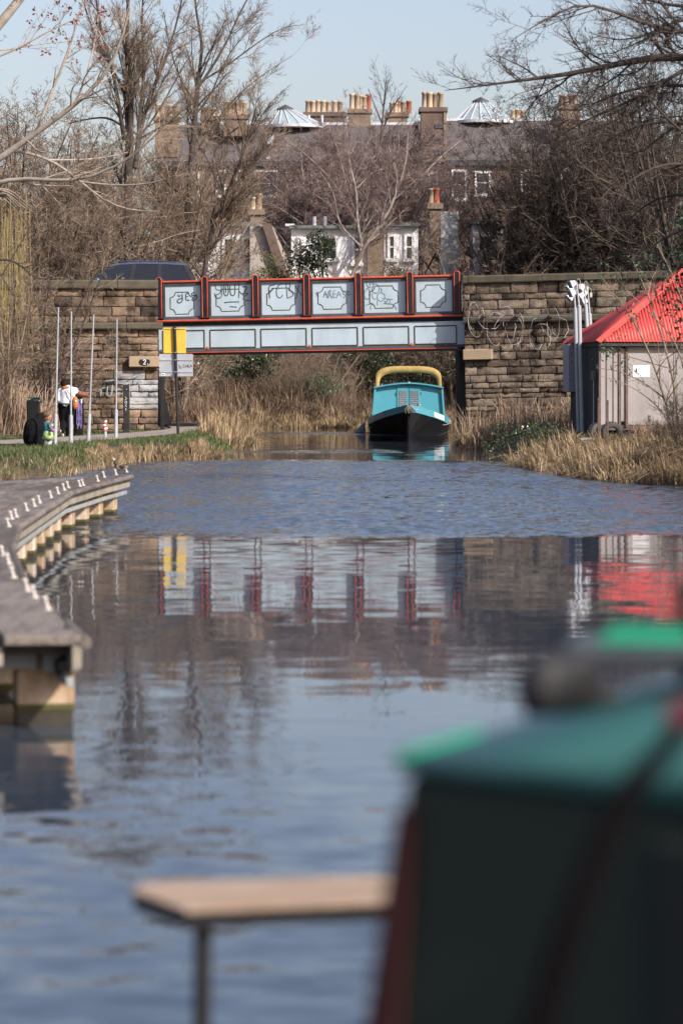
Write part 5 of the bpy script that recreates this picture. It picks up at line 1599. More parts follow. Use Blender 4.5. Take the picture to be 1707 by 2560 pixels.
# tyres against the bank and rusty stakes
def tyre(px, py, D, label, rot, r=0.245):
    c = P(px, py, D)
    o = thing('tyre', label, 'tyre', (c.x, c.y, c.z - r), group='old tyres by the shed')
    b = MB()
    prof = []
    M = Euler(rot).to_matrix()
    n, m = 28, 10
    vs, fs = [], []
    for i in range(n):
        a = 2 * math.pi * i / n
        for j in range(m):
            t = 2 * math.pi * j / m
            rr = r - 0.065 + 0.065 * (abs(math.cos(t)) ** .6) * math.copysign(1, math.cos(t))
            yy = 0.085 * (abs(math.sin(t)) ** .6) * math.copysign(1, math.sin(t))
            vs.append(c + M @ Vector((rr * math.cos(a), yy, rr * math.sin(a))))
    for i in range(n):
        for j in range(m):
            fs.append((i * m + j, i * m + (j + 1) % m, ((i + 1) % n) * m + (j + 1) % m, ((i + 1) % n) * m + j))
    b.add(vs, fs, True)
    b.build('rubber', mat('tyre_rubber', (0.045, 0.042, 0.04), (0.075, 0.07, 0.065), 8, 0.85, 0.3), o)
    t = MB()
    for i in range(24):
        a = 2 * math.pi * i / 24
        p = c + M @ Vector(((r + .004) * math.cos(a), 0, (r + .004) * math.sin(a)))
        q_ = M @ Vector((-math.sin(a), 0, math.cos(a)))
        t.tube([p - M @ Vector((0, .06, 0)), p + M @ Vector((0, .06, 0))], 0.01, 4)
    t.build('tread', mat('tyre_rubber', (0.045, 0.042, 0.04)), o)
tyre(1528, 1082, 66.5, 'old tyre leaning upright in the reeds by the shed corner', (0.1, 0.05, 0.15))
tyre(1488, 1085, 66.9, 'second old tyre seen nearly edge on beside the upright one', (0.0, 0.0, 0.9))
for px, p0, p1, lab in ((1495, 995, 1105, 'rusty steel stake left of the upright tyre'), (1518, 1000, 1100, 'rusty steel stake rising through the upright tyre')):
    o = thing('steel_stake', lab, 'stake', P(px, p1, 66.0))
    MB().box(X(px, 66) - .02, X(px, 66) + .02, 65.99, 66.02, Z(p1 + 12, 66), Z(p0, 66)).build('bar', mat('rusty_steel', (0.09, 0.055, 0.045), (0.13, 0.08, 0.06), 8, 0.85), o, 0.003)
    MB().tube([(X(px, 66), 65.985, Z(p0 + 8, 66)), (X(px, 66), 65.97, Z(p0 + 8, 66))], 0.012, 6).build('bolt', M_BLK, o)
o = thing('fence_stump', 'short weathered fence stump in the reeds right of the tyre', 'stump', P(1622, 1090, 62))
MB().hexa([P(1618, 1110, 62.05), P(1626, 1110, 62.05), P(1626, 1110, 62.12), P(1618, 1110, 62.12)], [P(1619, 1037, 62.05), P(1626, 1040, 62.05), P(1626, 1040, 62.12), P(1619, 1037, 62.12)]).build('stump', M_BEAM, o, 0.006)
# flat stones at the water's edge
for (px, py, D_, w_, d_, h_, lab) in ((1440, 1097, 66.5, .42, .5, .12, 'flat mossy stone at the water edge in the shed shadow'), (1462, 1110, 64.5, .3, .35, .07, 'lower grey slab in front of the mossy stone')):
    p = P(px, py, D_)
    o = thing('edge_stone', lab, 'stone', (p.x, p.y, p.z - h_))
    MB().hexa([p + Vector(v) for v in ((-w_, -d_, -h_ * 2), (w_, -d_, -h_ * 2), (w_ * .9, d_, -h_ * 2), (-w_, d_, -h_ * 2))], [p + Vector(v) for v in ((-w_ * .9, -d_ * .9, 0), (w_ * .95, -d_, .02), (w_ * .8, d_ * .9, .03), (-w_ * .9, d_, -.01))]).build('slab', M_BEAM, o, 0.03)

# ================================================================ THE CAR ON THE BRIDGE ROAD
CZ = 3.36
cx0, cyc = -5.0, 84.0
car = thing('parked_car', 'dark blue estate car on the road behind the left parapet', 'car', (cx0, cyc, CZ))
M_CARP = mat('dark_blue_car_paint', (0.07, 0.09, 0.13), (0.06, 0.08, 0.115), 2, 0.3, metal=0.4, coat=1.0)
M_GLASS = mat('tinted_glass', (0.01, 0.012, 0.015), rough=0.05, spec=0.8)
def cpt(px, py): return (X(px, cyc - .9), Z(py, cyc - .9))
# side outline of the upper body (front is left)
zbelt = Z(706, cyc)
low = [(-8.35, CZ + .3), (-3.95, CZ + .3), (-3.88, CZ + .75), (-3.95, zbelt), (-6.9, zbelt), (-7.3, zbelt - .06), (-8.25, zbelt - .22), (-8.42, CZ + .6)]
body = MB().prism(low, cyc - .9, cyc + .9).build('body', M_CARP, car, 0.05)
green = [(-7.14, zbelt - .01), cpt(272, 665), cpt(300, 660), cpt(350, 657.5), cpt(420, 659), cpt(465, 663), (-4.06, zbelt - .01)]
roof = [cpt(262, 667.5), cpt(285, 659.5), cpt(320, 656.5), cpt(370, 655), cpt(430, 656.5), cpt(470, 661), cpt(467, 664), cpt(420, 660.5), cpt(350, 659), cpt(300, 661.5), cpt(272, 667)]
gh = MB()
n = len(green)
w0, w1 = 0.88, 0.68
def wz(z): return w0 + (w1 - w0) * np.clip((z - zbelt) / (Z(657, cyc) - zbelt), 0, 1)
vs = [(x, cyc - wz(z), z) for x, z in green] + [(x, cyc + wz(z), z) for x, z in green]
gh.add(vs, [tuple(range(n)), tuple(range(2 * n - 1, n - 1, -1))] + [(i, i + n, (i + 1) % n + n, (i + 1) % n) for i in range(n)])
gh.build('window', M_GLASS, car)
rf = MB()
n = len(roof)
vs = [(x, cyc - wz(z) - .012, z + .004) for x, z in roof] + [(x, cyc + wz(z) + .012, z + .004) for x, z in roof]
rf.add(vs, [tuple(range(n)), tuple(range(2 * n - 1, n - 1, -1))] + [(i, i + n, (i + 1) % n + n, (i + 1) % n) for i in range(n)])
rf.build('roof', M_CARP, car)
def pillar(a, b, w_, nm):
    (xa, za), (xb, zb) = a, b
    for sgn in (-1, 1):
        ya, yb = cyc + sgn * (wz(za) + .006), cyc + sgn * (wz(zb) + .006)
        MB().hexa([(xa - w_, ya - .01, za), (xa + w_, ya - .01, za), (xa + w_, ya + .01, za), (xa - w_, ya + .01, za)], [(xb - w_, yb - .01, zb), (xb + w_, yb - .01, zb), (xb + w_, yb + .01, zb), (xb - w_, yb + .01, zb)]).build(nm, M_CARP, car)
M_CARP_, M_CARP = M_CARP, M_BLK
pillar((-7.12, zbelt), cpt(268, 666), .03, 'front_pillar')
pillar((X(332, cyc), zbelt), cpt(335, 660), .05, 'middle_pillar')
pillar((X(405, cyc), zbelt), cpt(398, 660), .05, 'rear_pillar')
pillar((-4.1, zbelt), cpt(462, 664), .05, 'tailgate_pillar')
M_CARP = M_CARP_
MB().hexa([(X(440, cyc), cyc - .66, Z(661, cyc)), (X(474, cyc), cyc - .62, Z(665, cyc)), (X(474, cyc), cyc + .62, Z(665, cyc)), (X(440, cyc), cyc + .66, Z(661, cyc))],
          [(X(440, cyc), cyc - .66, Z(656.5, cyc)), (X(477, cyc), cyc - .62, Z(661, cyc)), (X(477, cyc), cyc + .62, Z(661, cyc)), (X(440, cyc), cyc + .66, Z(656.5, cyc))]).build('spoiler', M_CARP, car, 0.008)
for sgn in (-1, 1):
    MB().tube([(X(290, cyc), cyc + sgn * .6, Z(657.5, cyc)), (X(330, cyc), cyc + sgn * .6, Z(653.8, cyc)), (X(420, cyc), cyc + sgn * .6, Z(654.5, cyc)), (X(448, cyc), cyc + sgn * .6, Z(658, cyc))], 0.014, 6).build('roof_rail', M_CARP, car)
    for xw in (-7.5, -4.75):
        wh = MB().lathe([(0.2, -.09), (0.33, -.09), (0.34, 0), (0.33, .09), (0.2, .09)], (xw, cyc + sgn * .82, CZ + .35), 20, Matrix.Rotation(math.radians(90), 3, 'X')).build('wheel', mat('tyre_rubber', (0.045, 0.042, 0.04)), car)
        MB().lathe([(0.2, -.03), (0.19, .095), (0.05, .1)], (xw, cyc + sgn * .82, CZ + .35), 16, Matrix.Rotation(math.radians(90 * sgn), 3, 'X')).build('rim', M_GALV, wh)
    MB().box(-8.4, -8.2, cyc + sgn * .7 - .15, cyc + sgn * .7 + .15, CZ + .62, CZ + .74).build('headlight', M_LAMP, car, .02)
    MB().box(-3.98, -3.86, cyc + sgn * .72 - .13, cyc + sgn * .72 + .13, CZ + .7, CZ + .86).build('tail_light', mat('tail_red', (0.3, 0.02, 0.02), rough=0.2), car, .02)
    MB().ball((-6.75, cyc + sgn * 1.0, zbelt + .04), .09, .08, .07).build('wing_mirror', M_CARP, car)
# ================================================================ HOUSES BEHIND THE TREES
M_HSTONE = mat('dark_sandstone', (0.1, 0.07, 0.056), (0.14, 0.1, 0.08), 1.2, 0.95, 0.4, 6)
M_HSLATE = mat('slate', (0.075, 0.065, 0.065), (0.1, 0.088, 0.085), 2.5, 0.8, 0.4, 10, stretch=(1, 1, 4))
M_HWHITE = mat('white_render', (0.72, 0.71, 0.7), (0.64, 0.63, 0.62), 2, 0.8)
M_HTAN = mat('tan_stone', (0.22, 0.16, 0.115), (0.15, 0.11, 0.082), 2, 0.9, 0.4)
M_POT = mat('buff_chimney_pot', (0.42, 0.325, 0.23), (0.24, 0.17, 0.115), 2.5, 0.85, rand=0.6, stretch=(1, 1, .5))
M_POTR = mat('red_chimney_pot', (0.3, 0.09, 0.05), rough=0.8)
M_LEAD = mat('pale_lead', (0.55, 0.56, 0.58), (0.45, 0.46, 0.48), 3, 0.6)
M_PANE = mat('window_glass', (0.03, 0.035, 0.04), rough=0.08, spec=0.7)
M_CUPG = mat('cupola_glass', (0.25, 0.31, 0.34), (0.3, 0.36, 0.38), 2, 0.25, spec=0.6)

def window(parent, px0, px1, py0, py1, D, sash=True):
    x0, x1, z0, z1 = X(px0, D), X(px1, D), Z(py1, D), Z(py0, D)
    f = MB()
    t = 0.1
    f.box(x0, x0 + t, D - .09, D - .003, z0, z1)
    f.box(x1 - t, x1, D - .09, D - .003, z0, z1)
    f.box(x0 + t, x1 - t, D - .09, D - .003, z1 - t, z1)
    f.box(x0 - .05, x1 + .05, D - .16, D - .003, z0 - .08, z0 + t * .6)
    if sash: f.box(x0 + t, x1 - t, D - .06, D - .003, (z0 + z1) / 2 - .03, (z0 + z1) / 2 + .03)
    w_ = f.build('window', M_HWHITE, parent)
    MB().box(x0 + t, x1 - t, D - .03, D - .004, z0 + t * .6, z1 - t).build('pane', M_PANE, w_)
    return w_

def stack(parent, px0, px1, py0, py1, D, pots, ph0, deep=0.9, m=None, red=()):
    """chimney stack from py0 (top) to py1, with pots up to ph0"""
    x0, x1 = X(px0, D), X(px1, D)
    s = MB()
    zt, zb = Z(py0, D), Z(py1, D)
    s.box(x0, x1, D, D + deep, zb, zt - .22)
    s.box(x0 - .09, x1 + .09, D - .09, D + deep + .09, zt - .219, zt)
    o = s.build('chimney_stack', m or M_HTAN, parent)
    for i, p in enumerate(pots):
        h = Z(ph0 + random.uniform(-4, 6), D) - zt
        r = 0.15
        MB().lathe([(r * 1.1, 0), (r * .92, .08), (r * .85, h * .85), (r * 1.05, h * .88), (r * 1.0, h), (r * .6, h)], (X(p, D), D + deep * (.5 if i % 2 == 0 else .45), zt), 12).build('chimney_pot', M_POTR if i in red else M_POT, o)
    return o

def cupola(parent, apex, pl, pr, pyb, D):
    ax, az = X(apex[0], D), Z(apex[1], D)
    x0, x1, zb = X(pl, D), X(pr, D), Z(pyb, D)
    cx, r = (x0 + x1) / 2, (x1 - x0) / 2
    n = 18
    rt = 0.35
    g = MB()
    vs = [(cx + r * math.cos(2 * math.pi * k / n), D + 1.5 + r * .8 * math.sin(2 * math.pi * k / n), zb) for k in range(n)] + [(ax + rt * math.cos(2 * math.pi * k / n), D + 1.5 + rt * math.sin(2 * math.pi * k / n), az - .12) for k in range(n)]
    g.add(vs, [(k, (k + 1) % n, n + (k + 1) % n, n + k) for k in range(n)] + [tuple(range(n, 2 * n))])
    o = g.build('cupola', M_CUPG, parent)
    for k in range(n):
        a, b = Vector(vs[k]), Vector(vs[n + k])
        up = Vector((0, 0, .03))
        MB().tube([a + up, b + up], 0.026, 4).build('glazing_bar', M_LEAD, o)
    MB().lathe([(r * 1.02, -.12), (r * 1.02, 0.03)], (cx, D + 1.5, zb), 24).build('curb', M_LEAD, o)
    MB().lathe([(rt * 1.25, -.16), (rt * 1.2, -.05), (.03, .14)], (ax, D + 1.5, az), 12).build('cap', M_DARKGREY, o)
    return o

DH = 150.0
def house(name, label, pxa, pxb, ridge, eave, D=DH):
    h = thing(name, label, 'house', (X((pxa + pxb) / 2, D), D, 3.3))
    x0, x1 = X(pxa, D), X(pxb, D)
    ze, zr = Z(eave, D), Z(ridge, D + 4)
    MB().box(x0, x1, D, D + 9, 2.5, ze).build('wall', M_HSTONE, h)
    MB().box(x0 - .1, x1 + .1, D - .25, D + .02, ze - .25, ze - .02).build('gutter', M_DARKGREY, h)
    r = MB().prism([(D - .2, ze), (D + 3.2, zr), (D + 7, zr), (D + 9.2, ze)], x0 - .02, x1 + .02, 'yz').build('roof', M_HSLATE, h)
    MB().box(x0, x1, D + 3.1, D + 3.5, zr - .04, zr + .09).build('ridge_flashing', M_LEAD, r)
    return h, r
hA, rA = house('terraced_house', 'dark sandstone terraced house with glass roof cupola left of centre', 392, 1048, 314, 404)
for a, b, y0, y1 in ((590, 618, 425, 490), (636, 696, 425, 492), (776, 796, 430, 492), (878, 905, 430, 492), (960, 985, 430, 492), (470, 500, 430, 492), (540, 566, 425, 490), (636, 680, 520, 580), (880, 920, 520, 580)):
    window(hA, a, b, y0, y1, DH)
cupola(rA, (712, 262), 658, 815, 310, DH + 2)
stack(rA, 388, 445, 291, 392, DH, [394, 404, 414, 424, 434, 441], 258)
stack(rA, 505, 548, 290, 330, DH + 2, [508, 516, 524, 532, 540], 266)
stack(rA, 560, 616, 286, 340, DH + 1, [564, 573, 582, 592, 603, 611], 250)
stack(rA, 762, 862, 280, 318, DH + 5, [770, 782, 795, 808, 821, 836, 850], 248, m=M_HSTONE)
stack(rA, 872, 926, 272, 340, DH + 3, [880, 893, 902, 911, 921], 236, red=(4,))
stack(rA, 970, 1018, 281, 312, DH + 5, [980, 988, 998, 1008, 1022], 252, red=(4,))
for px, pyb in ((772, 312), (805, 312)):
    MB().tube([(X(px, DH + 3), DH + 3, Z(pyb, DH + 3)), (X(px, DH + 3), DH + 3, Z(288, DH + 3))], 0.07, 8).build('vent_pipe', M_LEAD, rA)
sk1 = MB().hexa([(X(665, DH), DH + .55, Z(360, DH)), (X(680, DH), DH + .55, Z(360, DH)), (X(684, DH), DH + 1.4, Z(335, DH)), (X(672, DH), DH + 1.4, Z(335, DH))],
                [(X(665, DH), DH + .45, Z(358, DH)), (X(680, DH), DH + .45, Z(358, DH)), (X(684, DH), DH + 1.3, Z(333, DH)), (X(672, DH), DH + 1.3, Z(333, DH))]).build('skylight', M_LEAD, rA)
MB().box(X(666, DH), X(676, DH), DH - .16, DH + .3, Z(399, DH), Z(392, DH)).build('skylight', M_LEAD, rA)
hB, rB = house('terraced_house', 'dark sandstone terraced house with the tall four pot chimney and right cupola', 1050, 1640, 304, 402, DH - .4)
stack(rB, 1052, 1114, 268, 405, DH - .8, [1062, 1075, 1088, 1102], 230, deep=1.6, m=M_HSTONE)
MB().box(X(1107, DH), X(1114, DH), DH - .86, DH - .805, Z(398, DH), Z(285, DH)).build('quoin_strip', M_HTAN, hB)
for py in (315, 352, 380):
    MB().box(X(1086, DH), X(1106, DH), DH - .86, DH - .805, Z(py + 9, DH), Z(py - 1, DH)).build('dark_stone', M_DARKGREY, hB)
cupola(rB, (1204, 243), 1136, 1296, 299, DH + 2)
stack(rB, 1280, 1310, 296, 320, DH + 3, [1283, 1295, 1308], 275)
stack(rB, 1400, 1450, 262, 320, DH, [1405, 1416, 1428, 1440], 235)
for a, b, y0, y1 in ((1128, 1166, 424, 500), (1186, 1226, 428, 487), (1300, 1340, 424, 500), (1400, 1440, 424, 500), (1070, 1095, 430, 490)):
    window(hB, a, b, y0, y1, DH - .4)
# white back extensions
DE = 118.0
M_FELT = mat('grey_felt_roof', (0.15, 0.165, 0.16), (0.12, 0.13, 0.13), 3, 0.9)
def extension(label, pxa, pxb, pyt, wins, D=DE, roof=True, m=None):
    o = thing('house_extension', label, 'extension', (X((pxa + pxb) / 2, D), D, 3.2))
    MB().box(X(pxa, D), X(pxb, D), D, D + 3, 2.4, Z(pyt, D)).build('wall', m or M_HWHITE, o)
    if roof:
        MB().box(X(pxa - 4, D), X(pxb + 4, D), D - .3, D + 3.2, Z(pyt, D) + .002, Z(pyt - 8, D)).build('roof', M_FELT, o)
    for (a, b, y0, y1) in wins:
        window(o, a, b, y0, y1, D)
    return o
extension('low white extension behind the parked car, seen through the thicket', 352, 396, 556, [(362, 388, 585, 640)])
e2_ = extension('white bay extension with two tall sash windows behind the left thicket', 478, 646, 566, [(485, 520, 590, 660), (556, 592, 592, 662), (605, 634, 592, 662)])
e3_ = extension('white extension under a flat grey roof behind the holly', 728, 952, 572, [(742, 758, 592, 640), (800, 845, 590, 650), (880, 905, 588, 660)])
MB().box(X(712, DE), X(735, DE), DE + 1, DE + 2, Z(562, DE), Z(556, DE)).build('roof_light', M_LEAD, e3_)
for px in (785, 812):
    MB().tube([(X(px, DE), DE + 1, Z(563, DE)), (X(px, DE), DE + 1, Z(538, DE))], 0.08, 8).build('vent_pipe', M_LEAD, e3_)
MB().box(X(918, DE), X(958, DE), DE - .25, DE - .002, 2.6, Z(562, DE)).build('brick_pier', M_HTAN, e3_)
extension('narrow white extension right of the brick pier', 960, 1045, 566, [(968, 990, 585, 650), (1010, 1035, 585, 650)])
extension('bright white extension seen through the right thicket', 1182, 1262, 560, [(1192, 1212, 585, 630)])
# leaning gable with a stub chimney
gb2 = thing('gable_wall', 'pale sloping gable with a tan stub chimney behind the thicket', 'gable', (X(690, 117), 117, 3.0))
MB().prism([(X(625, 117), 2.6), (X(738, 117), 2.6), (X(730, 117), Z(672, 117)), (X(682, 117), Z(566, 117)), (X(625, 117), Z(566, 117))], 117.0, 119.0).build('wall', mat('pale_render', (0.36, 0.32, 0.28), (0.3, 0.27, 0.24), 2, 0.9), gb2)
MB().hexa([P(650, 560, 116.7), P(668, 560, 116.7), P(668, 560, 117), P(650, 560, 117)][::1], [P(648, 556, 116.7), P(662, 553, 116.7), P(662, 553, 117), P(648, 556, 117)]).build('coping', M_HSTONE, gb2)
MB().prism([(X(655, 116.9), Z(560, 116.9)), (X(678, 116.9), Z(560, 116.9)), (X(722, 116.9), Z(690, 116.9)), (X(698, 116.9), Z(690, 116.9))], 116.7, 116.98).build('skew_stone', mat('brown_skew', (0.13, 0.09, 0.07), rough=0.9), gb2)
stack(gb2, 626, 656, 523, 580, 118, [632, 646], 487, deep=.6)
st2 = thing('chimney_block', 'stub chimney with one buff and one red pot behind the birches', 'chimney', (X(1088, 118), 118, 3.2))
stack(st2, 1074, 1102, 508, 620, 118, [1078, 1090], 470, deep=.6, red=(1,))
MB().box(X(1100, 118), X(1146, 118), 118.2, 120, 2.5, Z(528, 118)).build('parapet', mat('grey_render', (0.33, 0.34, 0.34), (0.27, 0.27, 0.27), 2, 0.9), st2)
# red brick hut seen under the bridge
M_BRICK = mat('red_brick', (0.3, 0.095, 0.055), (0.22, 0.07, 0.045), 9, 0.9, 0.3)
bh = thing('brick_hut', 'small red brick hut with a grey roof seen under the bridge', 'hut', (X(1120, 122), 122, 2.0))
MB().prism([(X(1082, 122), 1.2), (X(1180, 122), 1.2), (X(1180, 122), Z(878, 122)), (X(1134, 122), Z(888, 122)), (X(1082, 122), Z(914, 122))], 122, 126).build('wall', M_BRICK, bh)
MB().hexa([P(1096, 905, 122.4), P(1136, 887, 121.9), P(1136, 884, 126), P(1100, 884, 126)], [P(1094, 902, 122.4), P(1136, 884, 121.9), P(1136, 879, 126), P(1098, 879, 126)]).build('roof', mat('grey_sheet', (0.2, 0.21, 0.22), rough=0.8), bh)
MB().hexa([P(1084, 916, 121.85), P(1140, 888, 121.85), P(1140, 888, 122), P(1084, 916, 122)], [P(1084, 911, 121.85), P(1140, 883.5, 121.85), P(1140, 883.5, 122), P(1084, 911, 122)]).build('barge_board', M_BRICK, bh)
# white gabled house at the right edge
wg = thing('gabled_house', 'white house with red gable boards at the right edge', 'house', (X(1760, 128), 128, 3))
MB().prism([(X(1692, 128), 2.5), (X(1850, 128), 2.5), (X(1850, 128), Z(478, 128)), (X(1771, 128), Z(380, 128)), (X(1692, 128), Z(478, 128))], 128, 136).build('wall', M_HWHITE, wg)
for s_ in ((1688, 484, 1771, 372), (1854, 484, 1771, 372)):
    MB().hexa([P(s_[0], s_[1] + 4, 127.7), P(s_[2], s_[3] + 4, 127.7), P(s_[2], s_[3] + 4, 136.2), P(s_[0], s_[1] + 4, 136.2)][::1], [P(s_[0], s_[1] - 8, 127.7), P(s_[2], s_[3] - 8, 127.7), P(s_[2], s_[3] - 8, 136.2), P(s_[0], s_[1] - 8, 136.2)]).build('barge_board', M_RED, wg)
# little brown post with a white cap
lp = thing('capped_post', 'thin brown post with a white cap behind the bridge parapet', 'post', (X(750, 118), 118, 3.0))
MB().tube([(X(750, 118), 118, 2.9), (X(750, 118), 118, Z(654, 118))], 0.045, 8).build('shaft', mat('rust_brown', (0.16, 0.085, 0.06), rough=0.8), lp)
MB().box(X(745, 118), X(755, 118), 117.92, 118.08, Z(654, 118), Z(650, 118)).build('cap', M_WPAINT, lp, 0.01)
# ================================================================ TREES, THICKETS, REEDS
rng = np.random.default_rng(77)
M_BARK = mat('grey_brown_bark', (0.15, 0.115, 0.085), (0.23, 0.185, 0.145), 6, 0.95, 0.5, 20)
M_BARKD = mat('dark_bark', (0.035, 0.027, 0.023), (0.07, 0.054, 0.044), 6, 0.95, 0.5, 20)
M_BARKP = mat('pale_bark', (0.27, 0.225, 0.18), (0.36, 0.31, 0.26), 6, 0.95, 0.4, 20)
M_BIRCH = mat('birch_bark', (0.3, 0.255, 0.225), (0.15, 0.115, 0.1), 5, 0.9)
M_TWIG = mat_island('brown_twigs', [(0, (0.06, 0.042, 0.03)), (0.5, (0.165, 0.12, 0.085)), (0.85, (0.25, 0.185, 0.135)), (1, (0.42, 0.33, 0.25))])
M_TWIGD = mat_island('dark_twigs', [(0, (0.02, 0.014, 0.013)), (0.7, (0.06, 0.045, 0.037)), (1, (0.19, 0.145, 0.11))])
M_TWIGP = mat_island('purple_brown_twigs', [(0, (0.06, 0.04, 0.038)), (0.6, (0.18, 0.125, 0.115)), (0.9, (0.27, 0.195, 0.17)), (1, (0.45, 0.37, 0.32))])
M_TWIGL = mat_island('pale_twigs', [(0, (0.2, 0.15, 0.11)), (1, (0.36, 0.285, 0.215))])

def px_limb(pts, D, r0, r1, dvar=1.0, seed=0):
    r = np.random.default_rng(seed)
    d = D + np.linspace(0, r.uniform(-dvar, dvar), len(pts))
    return ([tuple(P(x, y, dd)) for (x, y), dd in zip(pts, d)], r0, r1)

LV_BIG = [dict(n=11, t0=0.1, ratio=0.4, ang=32, wig=0.08, bias=(0, 0, 0.09), K=7, rr=0.42, ns=5, rmax=0.035),
          dict(n=10, t0=0.12, ratio=0.45, ang=34, wig=0.11, bias=(0, 0, 0.06), K=5, rr=0.5, ns=3),
          dict(n=10, t0=0.1, ratio=0.6, ang=33, wig=0.13, bias=(0, 0, 0.03), K=4, rr=0.6, ns=3, rmin=0.0055, rtip=0.003)]

# two tall trees behind the left wall
base = (X(322, 90), 90.0, 1.0)
limbs = [px_limb([(324, 760), (320, 560), (321, 440), (325, 340)], 90, 0.155, 0.130, 0.1, 1), px_limb([(325, 345), (330, 250), (318, 150), (318, 60), (325, -80)], 90, 0.105, 0.037, 1, 2),
         px_limb([(312, 350), (300, 280), (285, 180), (255, 90), (235, -40)], 90, 0.074, 0.025, 1.5, 3), px_limb([(338, 420), (355, 300), (395, 190), (430, 110), (455, 0)], 90, 0.081, 0.022, 1.5, 4),
         px_limb([(340, 400), (352, 270), (364, 150), (352, 80), (362, -60)], 90, 0.062, 0.022, 1.5, 5), px_limb([(315, 320), (270, 292), (215, 298), (170, 310)], 90, 0.043, 0.012, 2, 6),
         px_limb([(322, 330), (316, 260), (313, 203)], 90, 0.093, 0.068, .3, 7), px_limb([(330, 300), (300, 200), (262, 140), (225, 60), (200, -30)], 90, 0.043, 0.012, 3, 8),
         px_limb([(335, 360), (390, 290), (440, 200), (480, 130)], 90, 0.037, 0.012, 3, 9)]
tree('bare_tree', 'tall many stemmed bare tree behind the left wall, trunk above the car', rng, base, limbs, LV_BIG, M_BARKD, M_TWIG, split=2)
base = (X(470, 97), 97.0, 1.0)
limbs = [px_limb([(465, 780), (466, 560), (480, 380), (490, 270), (497, 180)], 97, 0.124, 0.081, .1, 11), px_limb([(496, 200), (507, 110), (490, 30), (485, -50)], 97, 0.062, 0.025, 1, 12),
         px_limb([(498, 215), (530, 170), (570, 100), (600, 30), (640, -40)], 97, 0.053, 0.019, 2, 13), px_limb([(500, 205), (545, 180), (600, 140), (660, 95), (720, 60), (765, 62)], 97, 0.037, 0.007, 2, 14),
         px_limb([(485, 290), (530, 240), (545, 190), (580, 120), (640, 60)], 97, 0.034, 0.009, 2, 15), px_limb([(490, 260), (450, 200), (425, 120), (410, 30)], 97, 0.037, 0.012, 2, 16),
         px_limb([(470, 420), (520, 330), (580, 250), (650, 190), (730, 140)], 97, 0.037, 0.007, 2, 17)]
tree('bare_tree', 'slender bare tree whose branches spread into the open sky', rng, base, limbs, LV_BIG, M_BARKD, M_TWIG, split=2)
base = (X(520, 93), 93.0, 1.0)
limbs = [px_limb([(500, 790), (515, 640), (545, 520), (590, 440), (620, 350), (640, 270)], 93, 0.093, 0.025, 1, 21), px_limb([(600, 420), (610, 340), (592, 290), (588, 240)], 93, 0.031, 0.009, 1, 22),
         px_limb([(596, 318), (560, 345), (535, 380), (525, 440)], 93, 0.025, 0.007, 1, 23), px_limb([(560, 490), (520, 400), (480, 330)], 93, 0.031, 0.009, 1, 24), px_limb([(545, 540), (600, 480), (660, 440)], 93, 0.031, 0.007, 1, 25),
         px_limb([(618, 345), (660, 280), (690, 240), (730, 210)], 93, 0.019, 0.006, 1, 26)]
tree('bare_tree', 'dark leaning tree left of the glass cupola', rng, base, limbs, LV_BIG, M_BARKD, M_TWIG, split=2)

# nearer tree off the left edge: long pale limbs reach into the picture
base = (X(-190, 58), 58.0, 0.8)
limbs = [px_limb([(-190, 1120), (-190, 800), (-170, 560), (-150, 330), (-120, 100)], 58, .26, .14, .1, 31),
         px_limb([(-150, 480), (0, 402), (90, 330), (150, 290), (220, 242), (285, 170), (310, 90), (325, 20)], 58, .085, .018, 2, 32),
         px_limb([(95, 325), (125, 240), (160, 160), (190, 70), (215, -20)], 58.5, .035, .012, 1, 33),
         px_limb([(-150, 500), (0, 452), (70, 436), (100, 450), (160, 464), (250, 440), (330, 400), (380, 350), (425, 300)], 58, .06, .01, 2, 34),
         px_limb([(40, 378), (100, 385), (150, 412), (205, 455), (260, 505), (330, 530), (400, 528)], 58, .035, .008, 2, 35),
         px_limb([(205, 455), (290, 465), (380, 460), (440, 440), (490, 410)], 58, .026, .007, 2, 36),
         px_limb([(120, 400), (190, 400), (260, 395), (320, 380)], 58, .022, .006, 2, 37),
         px_limb([(-120, 200), (0, 60), (35, 18), (80, -40)], 58, .11, .08, 1, 38),
         px_limb([(-130, 180), (-20, 150), (60, 115), (150, 60), (280, 20)], 58, .03, .006, 1, 39),
         px_limb([(175, 275), (210, 215), (235, 120), (250, 20)], 58, .025, .008, 1, 40),
         px_limb([(-120, 120), (0, 130), (90, 110), (230, 100)], 58, .02, .005, 1, 41)]
LV_L = [dict(n=9, t0=0.3, ratio=0.3, ang=42, wig=0.16, bias=(0.04, 0, 0.06), K=6, rr=0.5, ns=4, rmax=0.022),
        dict(n=6, t0=0.2, ratio=0.4, ang=42, wig=0.2, bias=(0, 0, 0.03), K=4, rr=0.55, ns=3, rmin=0.003),
        dict(n=4, t0=0.2, ratio=0.5, ang=40, wig=0.2, K=3, rr=0.6, ns=3, rmin=0.003, rtip=0.002)]
tl, lvl = tree('bare_tree', 'pale limbed tree reaching in from the left edge with a few red leaves', rng, base, limbs, LV_L, M_BARKP, M_TWIGL, split=2)
